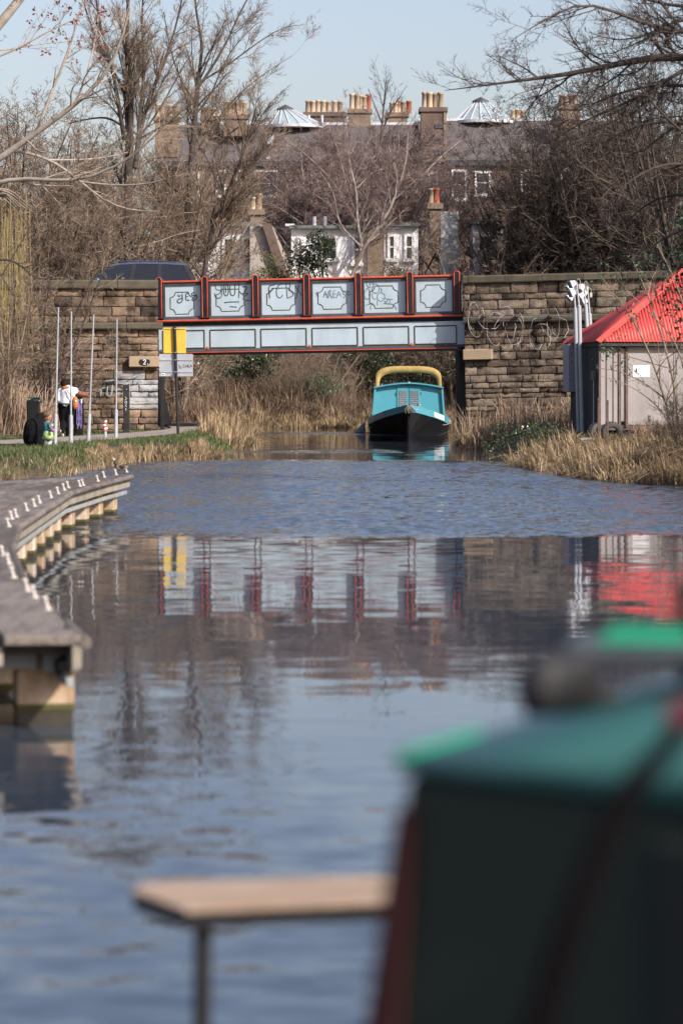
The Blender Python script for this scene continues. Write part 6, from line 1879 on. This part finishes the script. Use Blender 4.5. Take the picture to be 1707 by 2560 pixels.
# its last red leaves
c = []
for pts, rad, ns in lvl[2:]:
    q_ = pts[:, -1]
    px = CX + q_[:, 0] / q_[:, 1] * F
    py = HY - (q_[:, 2] - CH) / q_[:, 1] * F
    k = (px < 270) & (py < 165) & (py > -40)
    c.append(q_[k])
c = np.concatenate(c)
c = c[rng.random(len(c)) < min(1, 150 / max(len(c), 1))]
V, Q = leaves_np(rng, np.repeat(c, 4, axis=0) + rng.normal(0, .025, (len(c) * 4, 3)), 0.07)
lf = link('red_leaves', np_mesh('red_leaves', V - np.array(base), Q), tl, mat_island('russet_leaves', [(0, (0.13, 0.03, 0.02)), (1, (0.28, 0.07, 0.04))], trans=0.2))
# dark low branch at the left edge
base = (X(-60, 66), 66.0, 0.9)
limbs = [px_limb([(-60, 1120), (-60, 850), (-50, 660)], 66, .08, .05, .1, 45), px_limb([(-60, 660), (20, 643), (50, 655), (75, 685), (95, 706), (130, 698), (155, 680), (178, 652)], 66, .03, .008, .6, 46),
         px_limb([(95, 706), (130, 735), (170, 760), (215, 775)], 66, .014, .005, .6, 47), px_limb([(-55, 620), (5, 690), (35, 740), (50, 770)], 66, .022, .006, .5, 48), px_limb([(5, 690), (40, 630), (80, 560), (115, 520)], 66, .016, .005, .5, 49)]
tree('bare_tree', 'thin dark branched sapling at the left edge above the willow', rng, base, limbs, LV_L, M_BARKD, M_TWIGD, split=2)

# dark tree off the right edge hanging over the bank
base = (X(1960, 47), 47.0, 0.7)
limbs = [px_limb([(1960, 1250), (1950, 800), (1930, 450), (1900, 150), (1880, -150)], 47, .25, .16, .1, 51),
         px_limb([(1920, 210), (1800, 150), (1700, 135), (1600, 142), (1500, 172), (1400, 192), (1300, 197), (1200, 218), (1112, 226)], 47, .09, .006, 2, 52),
         px_limb([(1900, 120), (1790, 90), (1650, 75), (1570, 48), (1500, 8), (1450, -8), (1400, 25), (1330, 68), (1285, 96)], 47, .05, .005, 2, 53),
         px_limb([(1440, 185), (1360, 215), (1290, 235), (1262, 255)], 47.4, .014, .004, 1, 54), px_limb([(1900, 260), (1780, 220), (1660, 210), (1560, 225), (1480, 260)], 47, .05, .01, 2, 55),
         px_limb([(1920, 380), (1800, 330), (1690, 300), (1590, 310), (1520, 350)], 47, .05, .01, 2, 56), px_limb([(1900, 60), (1760, 20), (1640, 10), (1540, -30)], 47, .05, .012, 2, 57),
         px_limb([(1930, 500), (1800, 430), (1680, 400), (1600, 430), (1540, 480)], 47, .045, .008, 2, 58), px_limb([(1920, 300), (1800, 180), (1690, 60), (1600, -60)], 47, .05, .012, 2, 59),
         px_limb([(1930, 560), (1800, 500), (1700, 480), (1620, 500), (1560, 560)], 47, .045, .008, 2, 501), px_limb([(1900, 200), (1780, 260), (1660, 330), (1560, 420), (1500, 500)], 49, .045, .008, 2, 502),
         px_limb([(1910, 100), (1790, 130), (1680, 190), (1570, 260), (1450, 300), (1370, 360)], 49, .05, .006, 2, 503), px_limb([(1930, 420), (1820, 400), (1720, 350), (1620, 250), (1560, 170)], 48, .045, .008, 2, 504),
         px_limb([(1930, 620), (1830, 590), (1740, 560), (1660, 590), (1600, 640)], 47, .04, .007, 2, 505), px_limb([(1900, 20), (1800, 60), (1700, 40), (1620, 90), (1540, 110), (1470, 80)], 48, .04, .006, 2, 506)]
LV_R = [dict(n=16, t0=0.2, ratio=0.28, ang=48, wig=0.17, bias=(-0.03, 0, 0.05), K=6, rr=0.5, ns=4, rmax=0.02, lmin=.25),
        dict(n=9, t0=0.1, ratio=0.5, ang=45, wig=0.2, bias=(0, 0, 0.03), K=4, rr=0.6, ns=3, rmin=0.004),
        dict(n=5, t0=0.1, ratio=0.5, ang=45, wig=0.22, K=3, rr=0.7, ns=3, rmin=0.003, rtip=0.002)]
tree('bare_tree', 'dark overhanging tree whose long boughs reach in from the upper right', rng, base, limbs, LV_R, M_BARKD, M_TWIGD, split=2)

# ---- thicket trees: a few grown once, then copied with their trunk and crown
def thicket_master(name, label, seed, m_t, m_c, stems=6, spread=0.35, h=8.0, dens=1.0, group=None, bias=0.1):
    r = np.random.default_rng(seed)
    limbs = []
    for k in range(stems):
        a = 2 * math.pi * k / stems + r.uniform(-.5, .5)
        s = r.uniform(.4, 1) * spread * h
        hh = h * r.uniform(.75, 1.0)
        p = [(0.1 * math.cos(a), 0.1 * math.sin(a), -0.3)]
        for t in (.2, .45, .7, 1.0):
            p.append((math.cos(a) * s * t ** 1.3 + r.normal(0, .12), math.sin(a) * s * t ** 1.3 + r.normal(0, .12), hh * t))
        limbs.append((p, r.uniform(.06, .11) * h / 8, .012))
    LV = [dict(n=int(12 * dens), t0=0.12, ratio=0.36, ang=42, wig=0.18, bias=(0, 0, bias), K=6, rr=0.45, ns=4, rmax=0.03),
          dict(n=int(8 * dens), t0=0.1, ratio=0.45, ang=42, wig=0.22, bias=(0, 0, bias * .4), K=4, rr=0.55, ns=3, rmin=.004),
          dict(n=int(7 * dens), t0=0.1, ratio=0.5, ang=42, wig=0.24, bias=(0, 0, -0.02), K=4, rr=0.65, ns=3, rmin=.008, rtip=.005)]
    return tree(name, label, r, (0, 0, 0), limbs, LV, m_t, m_c, split=1, group=group)[0]

def plant(master, used, x, y, z, h, rz, label, group, h0=8.0):
    o = master if not used[0] else copy_tree(master)
    used[0] = True
    o.location = (x, y, z)
    s = h / h0
    o.scale = (s * random.uniform(.9, 1.15), s * random.uniform(.9, 1.15), s)
    o.rotation_euler = (random.uniform(-.05, .05), random.uniform(-.05, .05), rz)
    o['label'] = label
    o['group'] = group
    return o

masters = [(thicket_master('thicket_tree', 'x', 100 + k, M_BARK if k % 2 else M_BARKD, M_TWIG), [False]) for k in range(3)]
mdark = [(thicket_master('thicket_tree', 'x', 110 + k, M_BARKD, M_TWIGD, dens=1.1), [False]) for k in range(2)]
def birch_master(seed):
    r = np.random.default_rng(seed)
    h = 8.0
    limbs = [([(0, 0, -.3), (.05, .1, 1.5), (-.1, .1, 3.2), (.15, -.1, 5.2), (.1, 0, 7.8)], .1, .015)]
    for k in range(9):
        a, t = 2.4 * k + r.uniform(-.4, .4), r.uniform(.3, .7)
        z0, L = h * t, h * r.uniform(.22, .42)
        c, s_ = math.cos(a), math.sin(a)
        limbs.append(([(0, 0, z0), (c * L * .35, s_ * L * .35, z0 + L * .45), (c * L * .75, s_ * L * .75, z0 + L * .8), (c * L * 1.05, s_ * L * 1.05, z0 + L)], .045, .01))
    LV = [dict(n=10, t0=0.35, ratio=0.34, ang=38, wig=0.15, bias=(0, 0, .08), K=5, rr=.45, ns=4, rmax=.022),
          dict(n=9, t0=.1, ratio=.5, ang=40, wig=.2, bias=(0, 0, 0.02), K=4, rr=.55, ns=3, rmin=.004),
          dict(n=8, t0=.1, ratio=.55, ang=38, wig=.2, bias=(0, 0, -.03), K=4, rr=.65, ns=3, rmin=.0058, rtip=.004)]
    return tree('birch_tree', 'x', r, (0, 0, 0), limbs, LV, M_BIRCH, M_TWIGP, split=1)[0]
mbush = [(thicket_master('bramble_bush', 'x', 131 + k, M_BARK, M_TWIG, stems=9, spread=.75, h=8, dens=.95, bias=-0.06), [False]) for k in range(2)]
LABL = 'bare brown thicket tree behind the left wall'
for i, (px, D, top) in enumerate([(-60, 90, 300), (20, 92, 330), (90, 89, 380), (60, 96, 250), (150, 94, 340), (200, 90, 400), (250, 98, 330), (300, 95, 430), (380, 94, 420), 
                                  (120, 102, 280), (400, 102, 380), (-20, 99, 260), (480, 104, 420), (200, 106, 320), (330, 101, 400), (40, 88, 480), (110, 88, 500), (180, 88, 520), (250, 89, 500), (30, 95, 420), (160, 98, 430), (280, 92, 450), (450, 97, 470), (-30, 88, 470)]):
    m_, u_ = masters[i % 3]
    x, z = X(px, D), gz(X(px, D), D) - .1
    plant(m_, u_, x, D, z, Z(top, D) - z, random.uniform(0, 6.28), LABL, 'thicket trees left of the bridge')
LABR = 'bare dark thicket tree behind the right wall'
for i, (px, D, top) in enumerate([(1185, 124, 500), (1225, 120, 480), (1260, 118, 470), (1300, 117, 430), (1340, 119, 330), (1380, 115, 340), (1420, 118, 280), (1460, 114, 290), (1500, 117, 240), (1540, 114, 260), (1580, 117, 210), (1620, 113, 230),
                                  (1660, 115, 190), (1700, 112, 200), (1740, 108, 170), (1400, 124, 290), (1520, 123, 230), (1650, 122, 190), (1770, 104, 200), (1350, 115, 480), (1440, 114, 470), (1530, 113, 450), (1620, 112, 440), (1690, 108, 420),
                                  (1240, 116, 580), (1310, 115, 570), (1400, 114, 580), (1490, 113, 580), (1580, 112, 570), (1670, 110, 560), (1320, 119, 400), (1390, 121, 350), (1450, 119, 320), (1510, 120, 300), (1570, 119, 280), (1630, 118, 280), (1690, 117, 260), (1360, 116, 430), (1480, 116, 380), (1600, 115, 340)]):
    m_, u_ = mdark[i % 2]
    x, z = X(px, D), gz(X(px, D), D) - .1
    plant(m_, u_, x, D, z, Z(top, D) - z, random.uniform(0, 6.28), LABR, 'thicket trees right of the bridge')
mbirch = [(birch_master(121 + k), [False]) for k in range(2)]
LABB = 'bare purple brown birch in the gardens behind the bridge'
for i, (px, D, top) in enumerate([(700, 126, 370), (765, 123, 345), (830, 127, 310), (890, 122, 300), (950, 126, 310), (1005, 122, 310), (1060, 126, 340), (650, 128, 410), (1110, 123, 400)]):
    m_, u_ = mbirch[i % 2]
    x, z = X(px, D), gz(X(px, D), D) - .1
    plant(m_, u_, x, D, z, Z(top, D) - z, random.uniform(0, 6.28), LABB, 'birches behind the bridge')
LABM = 'tangled bare bush in the gardens just behind the parapet'
for i, (px, D, top) in enumerate([(880, 112, 665), (970, 113, 655), (1060, 113, 640), (1130, 112, 630), (1200, 112, 610)]):
    m_, u_ = mbush[i % 2]
    x, z = X(px, D), gz(X(px, D), D) - .1
    plant(m_, u_, x, D, z, Z(top, D) - z, random.uniform(0, 6.28), LABM, 'bushes behind the parapet')
LABU = 'dry bramble thicket on the far bank under the bridge'
for i, (px, D, top) in enumerate([(430, 100, 880), (480, 103, 860), (540, 106, 850), (600, 107, 850), (660, 108, 830), (720, 108, 800), (770, 108.5, 810), (820, 108, 850), (870, 110, 880), (700, 106.3, 900), (760, 106.5, 910), (640, 106, 930), (500, 104.5, 930), (560, 105.5, 940), (800, 106.5, 930), (850, 107, 940), (450, 101, 940), (680, 107, 870), (740, 107.2, 880)]):
    m_, u_ = mbush[i % 2]
    x, z = X(px, D), gz(X(px, D), D) - .1
    plant(m_, u_, x, D, z, Z(top, D) - z, random.uniform(0, 6.28), LABU, 'brambles on the far bank')
# two white birch trunks in front
base = (X(890, 117), 117.0, 3.0)
limbs = [px_limb([(880, 690), (905, 620), (940, 575), (975, 530), (1000, 455), (985, 405), (970, 365)], 117, .09, .03, .5, 61), px_limb([(1000, 455), (1015, 400), (1020, 330)], 117, .04, .012, 1, 62), px_limb([(905, 620), (890, 540), (893, 470), (870, 410), (868, 340)], 117, .06, .015, 1, 63),
         px_limb([(893, 470), (930, 430), (965, 420)], 117, .025, .01, 1, 64), px_limb([(905, 620), (845, 560), (835, 480), (800, 430)], 117, .05, .012, 1, 65)]
tree('birch_tree', 'forked white stemmed birch in the middle of the gardens', rng, base, limbs, [dict(LV_BIG[0], n=12), dict(LV_BIG[1], n=8), dict(LV_BIG[2], n=6)], M_BIRCH, M_TWIGP, split=2)
base = (X(958, 141), 141.0, 3.5)
limbs = [px_limb([(940, 620), (945, 450), (950, 360), (955, 310), (960, 250), (965, 200)], 141, .12, .02, .3, 71), px_limb([(952, 330), (975, 280), (1000, 240), (1015, 215)], 141, .04, .01, .5, 72), px_limb([(955, 310), (935, 260), (920, 220)], 141, .035, .01, .5, 73),
         px_limb([(950, 350), (985, 320), (1030, 270)], 141, .035, .01, .5, 74)]
tree('bare_tree', 'small bare tree against the sky between the chimneys', rng, base, limbs, [dict(LV_BIG[0], n=10, ratio=.3), dict(LV_BIG[1], n=6), dict(LV_BIG[2], n=5)], M_BARKD, M_TWIGD, split=2)

# ---- evergreen shrubs
M_IVY = mat_island('dark_glossy_leaves', [(0, (0.012, 0.02, 0.008)), (0.6, (0.03, 0.045, 0.018)), (1, (0.075, 0.09, 0.04))], 0.35, spec=0.5)
M_YELG = mat_island('yellow_green_leaves', [(0, (0.05, 0.055, 0.012)), (1, (0.13, 0.125, 0.03))], 0.6)
M_LGREEN = mat_island('mid_green_leaves', [(0, (0.02, 0.045, 0.02)), (1, (0.07, 0.115, 0.055))], 0.45, spec=0.4)
def shrub(label, px, py, D, rx, rz_, n, size, m, name='evergreen_shrub', ry=None, lumps=9):
    c = P(px, py, D)
    zb = max(gz(c.x, c.y) - .05, 0.0) if D < 112 else c.z - rz_ * 1.3
    o = thing(name, label, 'shrub', (c.x, c.y, zb))
    r = np.random.default_rng(int(px * 7 + py))
    cen = r.normal(0, .45, (lumps, 3)) * np.array([rx, ry or rx * .7, rz_])
    rad = r.uniform(.35, .65, lumps)
    k = r.integers(lumps, size=n)
    d = r.normal(size=(n, 3))
    d /= np.linalg.norm(d, axis=1, keepdims=True)
    pts = cen[k] + d * rad[k][:, None] * np.array([rx, ry or rx * .7, rz_]) * r.uniform(.55, 1.05, n)[:, None] ** .6
    V, Q = leaves_np(r, pts + np.array(c), size, up=.8)
    link('foliage', np_mesh('foliage', V - np.array(o.location), Q), o, m)
    s = MB()
    for j in range(min(lumps, 6)):
        s.tube([(c.x + .1 * math.cos(j), c.y + .1 * math.sin(j), zb), tuple(Vector((c.x, c.y, c.z - rz_ * .3)).lerp(Vector(cen[j] + np.array(c)), .5)), tuple(cen[j] + np.array(c))], [.03, .02, .008], 5)
    s.build('stem', M_BARKD, o)
    return o
shrub('dark holly bush in front of the white extension', 805, 645, 113, 1.1, 1.0, 2600, .12, M_IVY)
shrub('rounded yellow green bush above the parapet left of the holly', 672, 684, 114, .85, .65, 2600, .07, M_YELG)
shrub('small dark evergreen above the parapet right of the holly', 985, 680, 114, .5, .45, 800, .09, M_IVY)
shrub('dark ivy mass hanging under the left of the bridge', 590, 915, 106.5, 1.6, .7, 3600, .1, M_IVY)
shrub('dark ivy mass behind the yellow boat hood', 930, 915, 110.5, 1.7, .9, 4200, .11, M_IVY)
shrub('ivy covered tree stump behind the right end of the hood', 1065, 910, 114, .9, .9, 1800, .1, M_IVY)
shrub('mixed green bank growth left of the boat', 800, 965, 106.8, 1.0, .55, 1700, .08, M_LGREEN)
shrub('dark shade loving evergreen behind the grey sign', 440, 900, 104, 1.0, 1.1, 2400, .1, M_IVY)
shrub('low dark mound of ivy added to deepen the shed shadow on the bank', 1335, 1098, 67.5, .85, .36, 6500, .06, M_IVY, ry=2.6, lumps=16)  # dark leaves added to fill the shaded patch of bank

shrub('ivy clad evergreen at the right edge above the red roof', 1880, 590, 60.5, 1.5, 2.3, 7000, .11, M_IVY, name='ivy_tree', ry=1.5, lumps=14)

# leafy shrub in front of the shed
D = 57.0
base = (X(1690, D), D, 0.5)
limbs = [px_limb([(1700, 1190), (1665, 1000), (1610, 850), (1560, 760), (1500, 690)], D, .035, .008, .8, 81), px_limb([(1700, 1190), (1690, 980), (1650, 820), (1620, 740), (1580, 650)], D, .035, .008, .8, 82),
         px_limb([(1710, 1190), (1720, 960), (1690, 840), (1640, 800), (1560, 720)], D, .03, .006, .8, 83), px_limb([(1665, 1000), (1600, 950), (1540, 925), (1490, 920)], D, .016, .005, .6, 84),
         px_limb([(1690, 1080), (1640, 1010), (1570, 960), (1500, 940)], D, .016, .005, .6, 85), px_limb([(1720, 1190), (1740, 950), (1720, 800), (1690, 700), (1640, 610)], D, .035, .008, .8, 86), px_limb([(1670, 920), (1600, 900), (1530, 880), (1500, 868)], D, .014, .004, .5, 87)]
tl, lvl = tree('leafy_shrub', 'tall straggly shrub with tufts of green leaves in front of the shed', rng, base, limbs, [dict(n=10, t0=.2, ratio=.28, ang=42, wig=.2, bias=(-.03, 0, .08), K=5, rr=.5, ns=4, rmax=.012), dict(n=5, t0=.2, ratio=.45, ang=42, wig=.22, K=4, rr=.6, ns=3, rmin=.003, rtip=.002)], M_BARK, M_TWIG, split=1, cat='shrub')
tips = np.concatenate([lvl[1][0][:, -1], lvl[0][0][:, -1]])
spots = [(1515, 868), (1522, 885), (1566, 912), (1572, 930), (1545, 830), (1530, 770), (1500, 700), (1560, 720), (1590, 660), (1600, 690), (1620, 640), (1650, 660), (1640, 600), (1670, 700), (1580, 790), (1700, 640), (1690, 760), (1660, 560), (1700, 560), (1560, 640), (1540, 690)]
pts = []
for px, py in spots:
    n = rng.integers(14, 34)
    pts.append(np.array(P(px, py, D - .1))[None, :] + rng.normal(0, .07, (n, 3)))
k = rng.random(len(tips)) < .35
pts.append(np.repeat(tips[k], 7, axis=0) + rng.normal(0, .05, (k.sum() * 7, 3)))
pts = np.concatenate(pts)
V, Q = leaves_np(rng, pts, .085, up=.6, width=.32)
link('leaf_tufts', np_mesh('leaf_tufts', V - np.array(base), Q), tl, M_LGREEN)['kind'] = 'stuff'

# weeping willow at the left edge
base = (X(-120, 74), 74.0, .8)
r = np.random.default_rng(9)
limbs = [([tuple(P(-120, 1130, 74)), tuple(P(-110, 800, 74)), tuple(P(-90, 560, 74)), tuple(P(-40, 440, 74))], .2, .1)]
for k in range(7):
    limbs.append(([tuple(P(-90, 600 - k * 20, 74)), tuple(P(-50, 520 - k * 8, 74 + r.uniform(-1, 1))), tuple(P(0 + k * 4, 490 - k * 3, 74 + r.uniform(-1.5, 1.5))), tuple(P(25 + k * 9, 520, 74 + r.uniform(-1.5, 1.5)))], .05, .015))
wl = thing('willow_tree', 'yellow weeping willow at the left edge beside the wall', 'tree', base)
lv = grow(r, limbs, [])
link('trunk', bake('trunk', lv, base), wl, M_BARK)
N = 110
st = np.zeros((N, 9, 3))
x0 = r.uniform(-60, 78, N)
ytop = 470 + 330 * r.random(N) ** 1.3
yend = np.where(x0 < 30, r.uniform(760, 960, N), r.uniform(680, 930, N))
dep = 74 + r.uniform(-1.6, 1.4, N)
dx = np.cumsum(r.normal(0, 2.2, (N, 9)), axis=1)
for k in range(9):
    py = ytop + (yend - ytop) * k / 8
    st[:, k, 0] = (x0 + dx[:, k] - CX) / F * dep
    st[:, k, 1] = dep
    st[:, k, 2] = CH - (py - HY) / F * dep
rad = np.linspace(.006, .003, 9)[None, :].repeat(N, 0)
q2 = grow(r, [(st[i], .005, .003) for i in range(N)], [dict(n=7, t0=.1, ratio=.12, ang=25, wig=.1, bias=(0, 0, -.4), K=3, rr=.8, rmin=.003, rtip=.003)], K0=9)
link('crown', bake('crown', [(q2[0][0], rad, 3), q2[1]], base), wl, mat_island('willow_strands', [(0, (0.16, 0.125, 0.055)), (.5, (0.26, 0.205, 0.085)), (1, (0.36, 0.29, 0.13))]))
# dry bush and vegetation before the left wall end
o = plant(*masters[1], X(10, 73), 73, gz(X(10, 73), 73) - .1, 4.6, 1.0, 'bare bush at the left edge in front of the wall', 'bushes before the left wall')
o = plant(*masters[2], X(110, 76.4), 76.4, gz(X(110, 76), 76) - .1, 5.2, 2.5, 'bare bush trailing twigs over the left wall coping', 'bushes before the left wall')

# ---- grass and reeds
def scatter(n, x0, x1, y0, y1, lo, hi, seed, keep=None):
    r = np.random.default_rng(seed)
    out = []
    got = 0
    while got < n:
        x, y = r.uniform(x0, x1, 4 * n), r.uniform(y0, y1, 4 * n)
        sd = canal_sd(x, y)
        k = (sd > lo) & (sd < hi)
        if keep is not None: k &= keep(x, y, sd, r)
        x, y = x[k], y[k]
        out.append(np.c_[x, y, np.maximum(ground_z(x, y), -.05) - .02])
        got += k.sum()
        if k.sum() == 0: break
    return np.concatenate(out)[:n]
M_GRASS = mat_island('green_grass', [(0, (0.045, 0.065, 0.022)), (.6, (0.09, 0.12, 0.045)), (1, (0.19, 0.185, 0.085))], .6, .15)
M_REED = mat_island('straw_reed', [(0, (0.1, 0.066, 0.036)), (.35, (0.23, 0.16, 0.09)), (.75, (0.38, 0.28, 0.165)), (1, (0.56, 0.44, 0.28))], .7, .15)
M_DRY = mat_island('brown_dead_stalks', [(0, (0.12, 0.078, 0.05)), (.5, (0.27, 0.185, 0.125)), (1, (0.43, 0.32, 0.22))], .8, .1)
TP = resample(np.c_[np.array(TOWPATH), np.zeros(len(TOWPATH))], 60)[:, :2]
def off_path(x, y, sd, r):
    d = np.min(np.hypot(x[:, None] - TP[None, :, 0], y[:, None] - TP[None, :, 1]), axis=1)
    return d > .78
b_ = scatter(56000, -11.5, -2.4, 50, 78, .12, 9, 201, off_path)
tuft = (np.sin(b_[:, 0] * 5.1) * np.sin(b_[:, 1] * 3.3) + 1) * .5
sd_ = canal_sd(b_[:, 0], b_[:, 1])
V, Q = blades_np(rng, b_, (.04 + .06 * tuft + .07 * (sd_ < 1.3)) * rng.uniform(.6, 1.3, len(b_)), .014, .7)
stuff('grass', V, Q, M_GRASS, 'rough green grass on the left bank', 'grass')
b_ = scatter(12000, -7, -2.4, 50, 67, -.05, .5, 202, lambda x, y, sd, r: r.random(len(x)) < np.where(y > 60, 1, .07) * (.35 + .65 * (np.sin(x * 4.3 + y) > -.2)))
V, Q = blades_np(rng, b_, .17, .011, .7, cell=.25)
stuff('dry_grass', V, Q, M_REED, 'dry straw coloured fringe along the left water edge', 'grass')
b_ = scatter(7000, -4.2, -1.9, 72, 90, -.25, 1.5, 203, lambda x, y, sd, r: (y > 73) & (x > -3.5))
V, Q = blades_np(rng, b_, .42, .017, .5, cell=.35)
stuff('reeds', V, Q, M_REED, 'straw reed bed beside the towpath at the bridge', 'reeds')
b_ = scatter(15000, -5.5, 12, 92, 114, -.25, .7, 204, lambda x, y, sd, r: (y > 94))
V, Q = blades_np(rng, b_, .34, .017, .5, cell=.4)
stuff('reeds', V, Q, M_REED, 'pale reed fringe along the far bank under the bridge', 'reeds')
b_ = scatter(16000, -6.5, 9, 90, 118, .5, 4.2, 205, lambda x, y, sd, r: ((x < -3.6) | (y > 102)))
V, Q = blades_np(rng, b_, .55, .018, .65, cell=.5)
stuff('dead_stalks', V, Q, mat_island('dark_dead_stalks', [(0, (0.05, 0.033, 0.022)), (.6, (0.15, 0.1, 0.068)), (.9, (0.27, 0.19, 0.13)), (1, (0.4, 0.3, 0.2))], .8, .05), 'brown dead stalks covering the far slope under the bridge', 'dead stalks')
def near_tyre(b):      # trodden ground in front of the tyres
    px = CX + b[:, 0] / b[:, 1] * F
    return np.where((px > 1440) & (px < 1585) & (b[:, 1] > 57), .3, 1.0)
b_ = scatter(24000, 3.4, 10, 47, 66, -.35, 1.7, 206, lambda x, y, sd, r: ~((y > 60.5) & (x < 5.0) & (sd > -1)) | (r.random(len(x)) < .06))
V, Q = blades_np(rng, b_, .36 * rng.uniform(.5, 1.25, len(b_)) * near_tyre(b_), .016, .9, wind=(-.15, -.05), cell=.3)
stuff('reeds', V, Q, M_REED, 'matted straw reeds on the right bank in front of the shed', 'reeds')
b_ = scatter(5000, 3.05, 7.4, 70, 79.6, -.15, 4.5, 207, lambda x, y, sd, r: (y > 73 - (x - 3) * .2) & (y < 79.1 - (x - 3.3) * .2) & (r.random(len(x)) < np.where(y > 76, 1, .35)))
V, Q = blades_np(rng, b_, .62 * rng.uniform(.3, 1.4, len(b_)), .016, .5, cell=.4)
stuff('dead_stalks', V, Q, M_DRY, 'brown dead stalks at the foot of the right wall', 'dead stalks')
b_ = scatter(1600, 3.0, 3.8, 74, 80, -.2, .6, 208)
V, Q = blades_np(rng, b_, .42, .022, .6)
stuff('reeds', V, Q, M_REED, 'small reed fringe under the right bridge corner', 'reeds')
b_ = scatter(9000, 5.5, 12, 52, 69, 1.3, 6, 209)
V, Q = blades_np(rng, b_, .34 * rng.uniform(.5, 1.25, len(b_)) * near_tyre(b_), .016, .7, cell=.35)
stuff('dead_stalks', V, Q, M_DRY, 'brown undergrowth around the shed', 'dead stalks')
b_ = scatter(4000, -9.5, -7.2, 70, 77, .5, 9, 210, lambda x, y, sd, r: (y > 70 + (x + 9.5)))
V, Q = blades_np(rng, b_, 1.0, .018, .4, cell=.5)
stuff('dry_grass', V, Q, mat_island('pale_dry_grass', [(0, (0.22, 0.15, 0.1)), (1, (0.45, 0.34, 0.25))], .8, .1), 'tall pale dry grass at the left edge before the wall', 'grass')

# dark tangle on the right bank and turf in the shed's shadow
for i, (px, py, D, h_) in enumerate([(1600, 1150, 54, .75), (1660, 1165, 52.5, .9), (1700, 1150, 52, 1.1), (1640, 1120, 56, .8), (1560, 1110, 60, .6), (1690, 1110, 56, 1.3), (1740, 1150, 51.5, 1.1)]):
    x = X(px, D)
    plant(mdark[i % 2][0], [True], x, D, gz(x, D) - .05, h_, random.uniform(0, 6.28), 'dark bramble tangle among the reeds of the right bank', 'brambles on the right bank')
b_ = scatter(9000, 3.0, 6.2, 60, 74, .0, 4, 211)
V, Q = blades_np(rng, b_, .13, .016, .7)
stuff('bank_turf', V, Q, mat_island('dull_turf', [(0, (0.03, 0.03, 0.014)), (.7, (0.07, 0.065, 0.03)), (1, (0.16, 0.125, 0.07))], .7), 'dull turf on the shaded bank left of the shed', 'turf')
